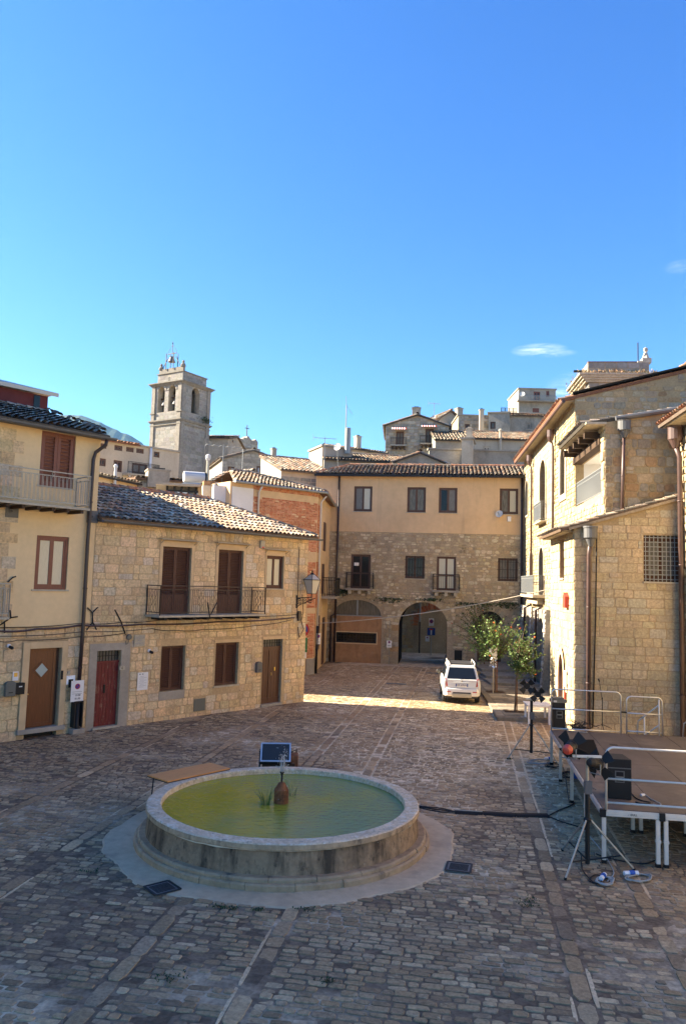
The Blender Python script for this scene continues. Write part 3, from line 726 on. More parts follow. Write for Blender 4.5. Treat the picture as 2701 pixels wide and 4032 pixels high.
def balcony(parent, u0, u1, dep, z, h, style, slab='iron_brown', rail='iron_brown', edge='limestone', beams=0, beam_m='black', th=.07, sides=(True, True)):
    s = MB(); s.box(u0, u1, -dep, -.005, z - th, z); o = s.build('balcony', MATS[edge], parent)
    b = MB(); e = .03
    rail_panel(b, (u0 + e, -dep + e), (u1 - e, -dep + e), z, z + h, style)
    if sides[0]: rail_panel(b, (u0 + e, -.02), (u0 + e, -dep + e), z, z + h, style)
    if sides[1]: rail_panel(b, (u1 - e, -dep + e), (u1 - e, -.02), z, z + h, style)
    b.build('railing', MATS[rail], o)
    if beams:
        for k in range(beams):
            q = MB(); c = u0 + (u1 - u0) * (k + .5) / beams; q.box(c - .05, c + .05, -dep + .06, -.004, z - th - .1, z - th - .003); q.build('beam', MATS[beam_m], o)
    return o
# ---------------- yellow house
def build_yellow():
    R0 = -5.6; top = 9.75
    h = empty('yellow_house', L.o, L.rot, 'tall yellow plastered house with brown louvred shutters and an iron balcony, at the left edge', 'house')
    sh = L.rect(168, 1694, 289, 1925); lw = L.rect(148, 2107, 262, 2322); d7 = L.rect(119, 2555, 227, 2846)
    d7 = (d7[0], d7[1], .33, d7[3])
    zb = 3.38
    w = MB(); w.wall([(R0, zb), (YU - .12, zb), (YU, zb), (YU, top), (R0, top)], [rectpoly(sh), rectpoly(lw)], rev=.22)
    w.quad((YU, 0, 7), (YU, 8, 7), (YU, 8, top), (YU, 0, top)); w.quad((YU, 0, zb), (YU, .3, zb), (YU, .3, 7), (YU, 0, 7)); w.quad((R0, 8, 0), (R0, 0, 0), (R0, 0, top), (R0, 8, top)); w.quad((YU, 8, 0), (R0, 8, 0), (R0, 8, top), (YU, 8, top))
    # the gable above the eaves on the right side
    w.add([(YU, 0, top), (YU, 8, top), (YU, 4, top + 1.2)], [(0, 1, 2)])
    w.build('wall', MATS['plaster_yellow'], h)
    g = MB(); g.wall([(R0, -.1), (YU - .02, -.1), (YU - .02, zb), (R0, zb)], [rectpoly((d7[0], d7[1], -.1, d7[3]))], v=.03, rev=.25); g.build('ground_floor_wall', MATS['mortar_honey'], h)
    s = MB(); so_ = (d7[0] - .22, d7[1] + .2, -.1, d7[3] + .2)
    stones(s, [(R0, -.05), (YU - .02, -.05), (YU - .02, zb - .02), (R0, zb - .02)], [rectpoly(so_)], 11, course=(.28, .40), width=(.32, .68), pal='honey', v0=.03, relief=.022)
    # keyed quoins left bare at the far side of the plaster
    rng = random.Random(8); z = zb; k = 0
    q0 = L.uv(40, 2300)[0]
    while z < top - .35:
        hh = min(rng.uniform(.30, .40), top - .05 - z); ue = q0 + (.12 if k % 2 else -.12) + rng.uniform(-.03, .03); u = ue
        while u > -2.2:
            ww = rng.uniform(.35, .6); c = stone_pal(rng, 'honey'); s.box(u - ww + .012, u, -.016, .01, z + .008, z + hh - .008, tuple(x * .92 for x in c)); u -= ww
        z += hh; k += 1
    # right edge quoins that key into the stone house
    s.build('stone_facing', MATS['ashlar'], h, colors=True)
    b = MB(); v0, v1 = -.045, .02
    b.box(so_[0], d7[0], v0, v1, .16, so_[3]); b.box(d7[1], so_[1], v0, v1, .16, so_[3]); b.box(d7[0], d7[1], v0, v1, d7[3], so_[3])
    b.build('door_surround', MATS['surround'], h, bevel=.01)
    st = MB(); st.box(so_[0] - .03, so_[1] + .02, -.09, .25, .16, .3); st.build('door_step', MATS['concrete'], h, bevel=.01)
    # the door: plain wood leaf with a diamond light
    dr = MB(); a, c, z0, z1 = d7[0] + .01, d7[1] - .13, .32, d7[3] - .01; dr.box(a, c, .10, .16, z0, z1)
    for (x0, x1, y0, y1) in ((a, a + .09, z0, z1), (c - .09, c, z0, z1), (a + .09, c - .09, z1 - .09, z1), (a + .09, c - .09, z0, z0 + .12)): dr.box(x0, x1, .085, .102, y0, y1)
    o = dr.build('door', MATS['wood_door'], h, bevel=.006)
    cu, cz, s_ = (a + c) / 2 - .0, z0 + (z1 - z0) * .72, .27
    dm = MB(); dm.prism([(cu - s_, cz), (cu, cz - s_ * 1.05), (cu + s_, cz), (cu, cz + s_ * 1.05)], .08, .1); dm.build('light_frame', MATS['wood_door'], o)
    dm = MB(); t = .2; dm.prism([(cu - t, cz), (cu, cz - t * 1.05), (cu + t, cz), (cu, cz + t * 1.05)], .074, .09); dm.build('pane', MATS['frosted'], o)
    kn = MB(); kn.lathe([(0, 0), (.022, .005), (.026, .03), (.012, .045)], (a + .05, .085, z0 + 1.02), 10, axis=(0, -1, 0)); kn.build('knob', MATS['brass'], o)
    jm = MB(); jm.box(c + .002, d7[1], .17, .25, z0, z1); jm.build('door_frame', MATS['wood_dark'], h)
    bk = MB(); bk.box(d7[0] - .02, d7[1] + .02, .255, .28, 0, d7[3] + .02); bk.build('backing', MATS['black'], h)
    ic = MB(); ic.box(d7[1] - .005, d7[1] + .07, -.06, -.044, 1.72, 2.0); ic.build('intercom', MATS['black'], h)
    shutters(h, sh, v=.05, m='wood_red', slat=.115, fw=.1, tilt=.035, sill=None)
    tr = MB(); tr.box(sh[0] - .06, sh[1] + .08, -.03, .05, sh[3] + .004, sh[3] + .05); tr.box(sh[0] - .06, sh[1] + .05, -.03, .05, sh[2] - .05, sh[2] - .004); tr.build('window_trim', MATS['limestone'], h)
    window(h, lw, v=.05, frame='wood_red', pane='curtain', fw=.085, sill='limestone')
    # balcony
    ue = L.uv(308, 1885)[0]
    balcony(h, -4.6, ue, .88, 7.12, 1.02, 'hoop', edge='limestone', rail='rail_cream', beams=14, beam_m='beam_wood', sides=(False, True))
    # wall plates of the balcony beams
    for (px, py) in ((48, 2012), (365, 2035)):
        u, z = L.uv(px, py); pl = MB(); pl.box(u - .2, u + .2, -.03, -.004, z - .2, z + .2); pl.box(u - .07, u + .07, -.05, -.03, z - .07, z + .07); pl.tube([(u, -.05, z), (u, -.09, z)], .03, 8); pl.build('anchor_plate', MATS['pipe_grey'], h)
    # roof
    r = MB(); ez = top + .02; pitch = math.atan2(1.2, 4.0); O = (R0, -.38, ez - .38 * math.tan(pitch)); U = (1, 0, 0); V = (0, math.cos(pitch), math.sin(pitch)); hl = 4.38 / math.cos(pitch)
    Lr = YU + .12 - R0
    tiles(r, O, U, V, [(0, 0), (Lr, 0), (Lr, hl), (0, hl)], 21, pal='tilegrey', r=.095, pitch=.23, wob=.03, th=.08)
    tiles(r, (YU + .12, 8.38, ez - .38 * math.tan(pitch)), (-1, 0, 0), (0, -math.cos(pitch), math.sin(pitch)), [(0, 0), (Lr, 0), (Lr, hl), (0, hl)], 22, pal='tilegrey', r=.1, pitch=.3, segs=4)
    ridge(r, (R0, 4, ez + 1.25), (YU + .1, 4, ez + 1.25), 4, pal='tilegrey')
    rng = random.Random(4)
    for k in range(14):      # lumps of mortar and cover tiles along the verge
        v = rng.uniform(-.3, 4); ridge(r, (YU + .04, v, ez + .09 + v * math.tan(pitch)), (YU + .1, v + .4, ez + .1 + (v + .4) * math.tan(pitch)), k, pal='tile', r=.12)
    r.build('roof', MATS['tile'], h, colors=True)
    g = MB(); n = 7; zt = ez - .2
    prof = [(-.46 + .085 * math.cos(math.pi + math.pi * i / n), zt + .085 * math.sin(math.pi + math.pi * i / n)) for i in range(n + 1)]
    vs = [(R0, y, z) for y, z in prof] + [(YU + .3, y, z) for y, z in prof]
    g.add(vs, [(i, i + 1, n + 2 + i, n + 1 + i) for i in range(n)]); g.add([(YU + .3, y, z) for y, z in prof], [tuple(range(n + 1))]); g.box(R0, YU + .25, -.39, .0, zt - .03, zt + .01); g.build('gutter', MATS['pipe_grey'], h)
    u1 = 2.42; ub = L.uv(303, 2700)[0]
    pipe(h, [(YU - .03, -.42, zt - .06), (YU - .04, -.40, zt - .25), (u1 + .06, -.14, zt - .5), (u1, -.12, zt - .75), (u1 - .03, -.12, 6), (ub + .04, -.12, 3.2), (ub, -.12, .9)], .062, 'pipe_brown')
    pipe(h, [(ub, -.12, 1.0), (ub, -.12, .25), (ub + .02, -.22, .1)], .085, 'iron', name='downpipe_foot')
    fb = MB(); fb.box(ub - .15, ub - .11, -.24, .0, .2, 1.02); fb.box(ub + .11, ub + .15, -.24, .0, .2, 1.02); fb.box(ub - .15, ub + .15, -.24, -.2, .98, 1.02); fb.build('downpipe_guard', MATS['iron'], h)
    pb = MB(); pb.box(ub - .2, ub + .22, -.3, .0, 0, .16); pb.build('pipe_plinth', MATS['concrete'], h, bevel=.02)
    # utility cabinet next to the door
    a = L.uv(252, 2662); c = L.uv(297, 2690); x = MB(); x.box(a[0], c[0] - .02, -.03, .02, c[1] - .02, a[1]); x.build('meter_recess', MATS['brickface'], h, colors=True)
    x = MB(); x.box(a[0] + .16, c[0] - .1, -.05, -.032, c[1] - .12, c[1] + .14); x.build('meter_box', MATS['black'], h)
    # iron wall ties
    iron_tie(h, [((0, 2462), (18, 2448), (42, 2432), (40, 2402)), ((42, 2432), (70, 2428)), ((18, 2448), (19, 2492))], -.05)
    iron_tie(h, [((30, 2292), (48, 2274), (62, 2270))], -.06)
    # the end of a second balcony cut by the edge of the picture
    balcony(h, -3.4, L.uv(18, 2450)[0] - .05, .45, 3.72, .98, 'hoop', edge='limestone', rail='rail_cream', sides=(False, True))
    return h
def iron_tie(parent, paths, v, fac=None, off=0.0, r=.022):
    fac = fac or L; b = MB()
    for p in paths:
        pts = []
        for i, q in enumerate(p):
            u, z = fac.uv(*q); pts.append((u - off, v + (.03 if i in (0, len(p) - 1) else 0), z))
        b.tube(pts, r, 6)
    return b.build('wall_tie', MATS['iron'], parent)
YH = build_yellow()
# ---------------- stone house
def build_stone():
    O = L.P(YU, 0, 0); F = Fac(O, G(1195, 2762)); W = F.L; top = 6.98
    h = empty('stone_house', O, F.rot, 'pale squared-stone house with a long iron balcony under a low tiled roof', 'house')
    d1 = F.rect(644, 2151, 744, 2416); d2 = F.rect(863, 2163, 950, 2412); sw = F.rect(1051, 2187, 1114, 2318)
    wa = F.rect(638, 2545, 724, 2715); wb = F.rect(852, 2532, 935, 2693); dd = F.rect(1037, 2519, 1105, 2769); d6 = F.rect(385, 2564, 463, 2862)
    zb = 3.72; d1 = (d1[0], d1[1], zb, d1[3]); d2 = (d2[0], d2[1], zb, d2[3]); dd = (dd[0], dd[1], .1, dd[3]); d6 = (d6[0], d6[1], .08, d6[3])
    grate = F.rect(765, 2753, 806, 2796)
    holes = [rectpoly(r) for r in (d1, d2, sw, wa, wb)] + [rectpoly((dd[0], dd[1], -.1, dd[3])), rectpoly((d6[0], d6[1], -.1, d6[3]))]
    outer = [(-.3, -.1), (W, -.1), (W, top + .1), (-.02, top + .1), (-.02, 3.4), (-.3, 3.4)]
    w = MB(); w.wall(outer, holes, v=0, rev=.24)
    bu, bv = -.564, .8377; t = 7.2; E = (W + bu * t, bv * t)
    w.quad((W, 0, -.1), (E[0], E[1], -.1), (E[0], E[1], top), (W, 0, top)); w.quad((E[0], E[1], -.1), (0, E[1], -.1), (0, E[1], top), (E[0], E[1], top)); w.quad((0, E[1], -.1), (0, 0, -.1), (0, 0, top), (0, E[1], top))
    w.build('wall', MATS['mortar_honey'], h)
    s = MB(); mg = lambda r, a=.0, b_=.0, c=.0: rectpoly((r[0] - a, r[1] + a, r[2] - c, r[3] + b_))
    lint = [mg(d1, .13, .22), mg(d2, .13, .22), mg(sw, .06, .22, .08), mg(wa, .02, .05, .28), mg(wb, .08, .14, .09), rectpoly((dd[0] - .05, dd[1] + .14, -.1, dd[3] + .14)), rectpoly((d6[0] - .3, d6[1] + .36, -.1, d6[3] + .26)), mg(grate, .02, .02, .02)]
    up = [(-.3 + .3, 3.5), (W - .01, 3.5), (W - .01, top), (0, top)]; lo = [(-.3, -.05), (W - .01, -.05), (W - .01, 3.5), (-.3, 3.5)]
    # relieving arches of narrow stones over the two balcony doors
    arcs = []
    for r in (d1, d2):
        c = (r[0] + r[1]) / 2; ax = [(c - .85, r[3] + .22), (c + .85, r[3] + .22), (c + .95, r[3] + .82), (c - .95, r[3] + .82)]; arcs.append(ax)
        rng = random.Random(int(c * 10)); n = 9
        for i in range(n):
            a0 = -.52 + 1.04 * (i + .05) / n; a1 = -.52 + 1.04 * (i + .95) / n; Rr = 1.9; cz = r[3] + .30 - 1.6
            r0, r1 = Rr - .02 - .32 * (1 - abs(i - 4) / 5), min(Rr + rng.uniform(.36, .44), 9)
            q = [(c + rr * math.sin(a), min(cz + rr * math.cos(a), top - .02)) for rr, a in ((max(1.62, r0), a0), (max(1.62, r0), a1), (r1, a1), (r1, a0))]
            s.add([(u, .004, z) for u, z in q] + [(u, -.018 * rng.uniform(.5, 1.2), z) for u, z in q], [(4, 5, 6, 7)] + [(k, (k + 1) % 4, 4 + (k + 1) % 4, 4 + k) for k in range(4)], stone_pal(rng, 'honey'))
    stones(s, up, lint + arcs, 31, course=(.2, .38), width=(.22, .66), pal='honey', relief=.012, jit=.012, gap=.014)
    stones(s, lo, lint, 32, course=(.18, .36), width=(.16, .58), pal='honey', relief=.017, jit=.016, round_=.2, gap=.016)
    X = lambda u, v, z: (W - u * .564 - v * .83, u * .8377 - v * .56, z)
    s.build('stone_facing', MATS['ashlar'], h, colors=True)
    # plain lintels and surrounds
    for r, a in ((d1, .13), (d2, .13), (sw, .06)):
        b = MB(); b.box(r[0] - a, r[1] + a, -.03, .06, r[3] + .004, r[3] + .2); b.box(r[0] - a, r[0] - .003, -.02, .06, r[2], r[3] + .004); b.box(r[1] + .003, r[1] + a, -.02, .06, r[2], r[3] + .004); b.build('window_surround', MATS['surround'], h)
    for r, a, c in ((wb, .1, .12), (dd, .06, .16)): b = MB(); b.box(r[0] - a, r[1] + c, -.04, .06, r[3] + .004, r[3] + .12); b.build('lintel', MATS['surround'], h)
    b = MB(); b.box(d6[0] - .28, d6[0] - .002, -.012, .06, 0, d6[3] + .24); b.box(d6[1] + .002, d6[1] + .34, -.012, .06, 0, d6[3] + .24); b.box(d6[0] - .002, d6[1] + .002, -.012, .06, d6[3] + .003, d6[3] + .24)
    b.build('door_surround', MATS['concrete'], h)
    b = MB()
    for r in (d1, d2, sw): b.box(r[0] - .22, r[1] + .22, -.22, -.0, r[3] + .24, r[3] + .265); b.bar((r[0] - .1, -.01, r[3] + .1), (r[0] - .1, -.2, r[3] + .235), .02); b.bar((r[1] + .1, -.01, r[3] + .1), (r[1] + .1, -.2, r[3] + .235), .02)
    b.build('canopy', MATS['limestone'], h)
    shutters(h, d1, v=.10, solid=.27, slat=.062); shutters(h, d2, v=.10, solid=.27, slat=.062)
    window(h, sw, v=.09, frame='wood_shutter', pane='curtain', fw=.075, sill='limestone')
    shutters(h, wa, v=.14, slat=.07, m='wood_shutter'); shutters(h, wb, v=.14, slat=.07, m='wood_shutter', sill='limestone')
    ap = MB(); ap.box(wa[0] - .03, wa[1] + .03, -.014, .05, wa[2] - .3, wa[2] - .003); ap.build('patched_sill', MATS['concrete'], h)
    # brown double door with a grille above
    def plank_door(r, ztr, m, tm, leaves, split=None):
        o = MB(); a, c, z0, z1 = r; v = .12; n = 7; w_ = (c - a - .02) / n
        for k in range(n): o.box(a + .01 + k * w_ + .004, a + .01 + (k + 1) * w_ - .004, v, v + .05, z0, ztr)
        o.box(a, c, v + .03, v + .06, z0, ztr); o.box(a, c, v - .02, v + .05, ztr, ztr + .07)
        if leaves == 2:
            m_ = a + (c - a) * .42; o.box(m_ - .012, m_ + .012, v - .02, v, z0, ztr)
            for q0, q1 in ((a + .01, m_ - .012), (m_ + .012, c - .01)): o.box(q0, q1, v - .012, v, z0, z0 + .22); o.box(q0, q1, v - .012, v, ztr - .1, ztr)
        d_ = o.build('door', MATS[m], h)
        g = MB(); k = 8
        for i in range(k): g.tube([(a + (c - a) * (i + .5) / k, v, ztr + .07), (a + (c - a) * (i + .5) / k, v, r[3])], .014, 5)
        g.bar((a, v, (ztr + r[3]) / 2 + .03), (c, v, (ztr + r[3]) / 2 + .03), .02); g.build('transom_grille', MATS['iron'], d_)
        q = MB(); q.box(a, c, v + .09, v + .1, ztr + .06, r[3]); q.build('pane', MATS['curtain_grey'], d_)
        q = MB(); q.box(a - .02, c + .02, .245, .27, -.05, r[3] + .02); q.build('backing', MATS['black'], d_)
        return d_
    o = plank_door(dd, F.uv(1070, 2553)[1], 'wood_brown', None, 2)
    hd = MB(); mu = (dd[0] + dd[1]) / 2; hd.tube([(mu + .03, .07, 1.2), (mu + .03, .07, 1.32)], .016, 6); hd.box(mu + .2, mu + .25, .085, .12, 1.38, 1.52); hd.build('handle', MATS['brass'], o)
    st = MB(); st.box(dd[0] - .02, dd[1] + .02, -.06, .24, .0, .1); st.build('threshold', MATS['concrete'], h)
    o = plank_door(d6, F.uv(422, 2612)[1], 'paint_red', None, 1)
    lb = MB(); lb.box(d6[0] + .36, d6[0] + .42, .09, .12, 1.15, 1.42); lb.build('letter_slot', MATS['black'], o)
    st = MB(); st.box(d6[0] - .05, d6[1] + .04, -.08, .24, .0, .07); st.build('threshold', MATS['limestone'], h)
    gr = MB(); gr.box(grate[0], grate[1], -.03, .01, grate[2], grate[3]); gr.build('meter_hatch', MATS['mail_grey'], h, bevel=.008)
    # balcony
    u0 = F.uv(578, 2308)[0]; u1 = F.uv(994, 2312)[0]
    balcony(h, u0, u1, .85, zb, 1.02, 'lyre', edge='limestone', beams=8, beam_m='black')
    iron_tie(h, [((758, 2368), (765, 2415)), ((795, 2368), (770, 2415)), ((765, 2415), (768, 2432))], -.93, F)
    # ties
    iron_tie(h, [((345, 2393), (363, 2413), (365, 2450)), ((385, 2391), (363, 2413)), ((365, 2450), (342, 2480)), ((365, 2450), (380, 2479))], -.05, F)
    iron_tie(h, [((452, 2400), (474, 2445), (493, 2494))], -.05, F)
    # roof: slope to the square, cut along the alley by a hip
    r = MB(); rv, rz = 3.4, 8.36; RE = 10.02 - (YU); ov = .32; pit = math.atan2(rz - top, rv); hl = (rv + ov) / math.cos(pit)
    Oz = top - ov * math.tan(pit) + .06
    tiles(r, (0, -ov, Oz), (1, 0, 0), (0, math.cos(pit), math.sin(pit)), [(0.02, 0), (W + .28, 0), (RE, hl), (0.02, hl)], 41, pal='tilelight', r=.098, pitch=.225, row=.36)
    ridge(r, (0, rv, rz + .1), (RE, rv, rz + .1), 5, r=.13, pal='tileorange'); ridge(r, (RE, rv, rz + .08), (W + .2, -ov + .02, Oz + .06), 6, r=.12, pal='tilegrey')
    b0 = (RE, rv, rz); r.add([b0, (0, rv, rz), (0, E[1], top), (E[0] + .3, E[1], top), (W + .15, -.02, top + .02)], [(0, 1, 2, 3), (0, 3, 4)], (.2, .15, .12))
    r.build('roof', MATS['tile'], h, colors=True)
    g = MB(); n = 7; zt = Oz - .06
    prof = [(-ov - .07 + .08 * math.cos(math.pi + math.pi * i / n), zt + .08 * math.sin(math.pi + math.pi * i / n)) for i in range(n + 1)]
    g.add([(0.02, y, z) for y, z in prof] + [(W + .42, y, z) for y, z in prof], [(i, i + 1, n + 2 + i, n + 1 + i) for i in range(n)]); g.add([(W + .42, y, z) for y, z in prof], [tuple(range(n + 1))])
    g.box(0.02, W + .1, -ov, .02, zt - .06, zt); g.build('gutter', MATS['pipe_grey'], h)
    return h, F
SH, SF = build_stone()
# ---------------- small things fixed to the left fronts
def on(fac, name, label, cat, px, py, out=.0, group=None):
    u, z = fac.uv(px, py, out); p = fac.P(u, -out, z); return empty(name, p, fac.rot, label, cat, group)
def plate(parent, w, h, m, v=-.012, t=.012, name='plate', z=0, bevel=.0):
    b = MB(); b.box(-w / 2, w / 2, v, v + t, z - h / 2, z + h / 2); return b.build(name, MATS[m], parent, bevel=bevel)
# street plaque, numbers
e = on(L, 'street_plaque', 'cream stone street name plaque above the poster on the stone house', 'plaque', 550, 2522, .03)
plate(e, .42, .40, 'limestone', -.025, .025, bevel=.006)
for k, s_ in enumerate(('PIAZZA', 'XIV', 'APRILE')): text(s_, .105, e, (0, -.027, .10 - k * .10), MATS['print_grey'])
e = on(L, 'house_number', 'small tile reading 7 beside the brown door', 'number plate', 266, 2651, .03); plate(e, .2, .13, 'limestone'); text('7', .13, e, (0, -.014, 0), MATS['print_black'])
e = on(L, 'house_number', 'small tile reading 6 beside the peeling red door', 'number plate', 482, 2630, .03); plate(e, .2, .13, 'limestone'); text('6', .13, e, (0, -.014, 0), MATS['print_black'])
def no_parking(parent, r, z, v):
    b = MB(); b.lathe([(r, 0), (r, .004)], (0, v, z), 20, axis=(0, -1, 0)); b.build('red_ring', MATS['sign_red'], parent)
    b = MB(); b.lathe([(r * .72, 0), (r * .72, .004)], (0, v - .005, z), 20, axis=(0, -1, 0)); b.build('blue_disc', MATS['sign_blue'], parent)
    b = MB(); q = r * .62; b.bar((-q, v - .011, z + q), (q, v - .011, z - q), r * .24, .003, up=(0, 1, 0)); b.build('red_bar', MATS['sign_red'], parent)
def notice(fac, px, py, label, w=.42, h=.62, out=.05, group='printed parking notices around the square'):
    e = on(fac, 'parking_notice', label, 'notice', px, py, out, group); plate(e, w, h, 'paper', 0, .006, 'sheet')
    no_parking(e, w * .2, h * .22, -.002)
    if w > .3:
        for k, s_ in enumerate(('19.00', '01.00')): text(s_, h * .13, e, (.02, -.004, -h * .2 - k * h * .16), MATS['print_black'])
        b = MB()
        for k in range(2): b.box(-w * .38, w * .38, -.004, -.001, -h * .04 - k * .06, -h * .04 - k * .06 + .012)
        b.build('print', MATS['print_grey'], e)
    return e
notice(L, 306, 2721, 'white no parking notice on the brown downpipe between the two doors', w=.44, h=.66, out=.2)
# poster
e = on(L, 'poster', 'white paper poster taped on the stone wall right of the red door', 'poster', 563, 2682, .03); plate(e, .42, .6, 'paper', -.002, .004, 'sheet')
b = MB()
for k in range(9): b.box(-.15 if k % 3 else -.1, .15 if k % 2 else .05, -.005, -.002, .16 - k * .045, .168 - k * .045)
b.box(-.15, -.09, -.005, -.002, .22, .26); b.box(-.04, .02, -.005, -.002, .22, .26); b.build('print', MATS['print_grey'], e)
# small saint picture
e = on(L, 'wall_card', 'small framed card on the wall above the two letter boxes', 'card', 63, 2662, .03); plate(e, .18, .27, 'paper', -.002, .006, 'sheet')
b = MB(); b.box(-.05, .06, -.006, -.002, -.02, .1); b.build('picture', MATS['brass'], e)
# letter boxes
def letter_box(px, py, label, m, arched, w=.27, h=.38):
    e = on(L, 'letter_box', label, 'letter box', px, py, .02); b = MB(); d = .13
    poly = [(-w / 2, -h / 2), (w / 2, -h / 2), (w / 2, h * .38)] + ([(w / 2 * math.cos(a * math.pi / 8), h * .38 + .07 * math.sin(a * math.pi / 8)) for a in range(1, 8)] if arched else [(w / 2, h / 2), (-w / 2, h / 2)]) + [(-w / 2, h * .38)]
    b.prism(poly, -d, 0); b.build('body', MATS[m], e, bevel=.008)
    b = MB(); b.box(-w * .36, w * .36, -d - .008, -d - .001, -h * .05, h * .3); b.build('door', MATS[m], e)
    b = MB(); b.box(-w * .2, w * .2, -d - .012, -d - .002, -h * .26, -h * .21) if arched else b.box(-.05, .05, -d - .012, -d - .009, .05, .08); b.build('slot' if arched else 'name_tag', MATS['black' if arched else 'paper'], e)
letter_box(37, 2712, 'grey arched letter box left of the brown door', 'mail_grey', True, .3, .42)
letter_box(74, 2710, 'black square letter box left of the brown door', 'black', False, .28, .34)
letter_box(1015, 2627, 'dark arched letter box left of the brown double door', 'pipe_grey', True, .26, .40)
# metal step bench under the brown door
def metal_step():
    u0, z = L.uv(93, 2900, .5); p = G(100, 2903); e = empty('metal_step', (p.x, p.y, 0), L.rot, 'grey metal plank step on thin legs below the brown door', 'step')
    b = MB(); b.box(0, 1.55, 0, .3, .27, .31); b.build('tread', MATS['mail_grey'], e, bevel=.006)
    for x in (.12, 1.45):
        for y in (.03, .27): q = MB(); q.tube([(x, y, 0), (x, y, .27)], .013, 6); q.build('leg', MATS['galv'], e)
metal_step()
# alarm box, cameras, boot scraper
e = on(SF, 'alarm_box', 'cream alarm siren box high on the stone house', 'alarm box', 1030, 2144, .0)
b = MB(); b.box(-.12, .12, -.1, 0, -.16, .16); b.build('housing', MATS['limestone'], e, bevel=.03); b = MB(); b.box(-.05, .05, -.115, -.09, -.15, -.09); b.build('lens', MATS['lamp_red'], e)
def camera_dome(px, py, label, fac=L, m='white_plastic'):
    e = on(fac, 'security_camera', label, 'camera', px, py, .02); b = MB(); b.lathe([(.06, 0), (.06, .04), (.03, .06)], (0, 0, 0), 10, axis=(0, -1, 0)); b.build('mount', MATS[m], e)
    b = MB(); b.lathe([(.045, 0), (.05, .1), (.03, .14), (0, .15)], (0, -.05, -.02), 10, axis=(.5, -.8, -.4)); b.build('lens', MATS['black' if m == 'white_plastic' else 'white_plastic'], e)
camera_dome(36, 2543, 'white dome security camera over the letter boxes'); camera_dome(588, 2562, 'small security camera hanging right of the street plaque')
e = on(L, 'junction_box', 'round grey cable junction box left of the street plaque', 'junction box', 508, 2508, .02); b = MB(); b.lathe([(.1, 0), (.1, .05), (.06, .07)], (0, 0, 0), 12, axis=(0, -1, 0)); b.tube([(0, -.03, -.08), (-.03, -.03, -.2), (-.1, -.03, -.25), (-.13, -.03, -.12)], .012, 5); b.build('box', MATS['mail_grey'], e)
# cables along the fronts
def wall_wire(pts, r, label, m='cable', fac=L, out=.07, sag=.04):
    b = MB(); path = []
    P_ = [fac.P(*(lambda q: (q[0], -out, q[1]))(fac.uv(x, y, out))) for x, y in pts]
    for a, c in zip(P_[:-1], P_[1:]):
        for k in range(6):
            t = k / 6; p = a.lerp(c, t); p.z -= sag * 4 * t * (1 - t); path.append(p)
    path.append(P_[-1]); b.tube(path, r, 5); o = b.build('wall_cable', MATS[m]); tag(o, label, 'cable', 'cables strung along the left fronts'); return o
wall_wire([(0, 2470), (310, 2455), (480, 2450), (640, 2440), (900, 2428), (1190, 2418)], .012, 'topmost thin dark cable along the left house fronts')
wall_wire([(0, 2485), (150, 2476), (310, 2462), (560, 2458), (860, 2448), (1160, 2432)], .03, 'thick cable bundle along the left house fronts', 'pipe_rust')
wall_wire([(0, 2505), (330, 2487), (600, 2475), (700, 2482), (800, 2478), (1000, 2464), (1150, 2440)], .011, 'third thin cable sagging below the balcony')
wall_wire([(0, 2525), (70, 2520), (310, 2508), (490, 2493), (515, 2500)], .011, 'lowest thin cable ending at the junction box')
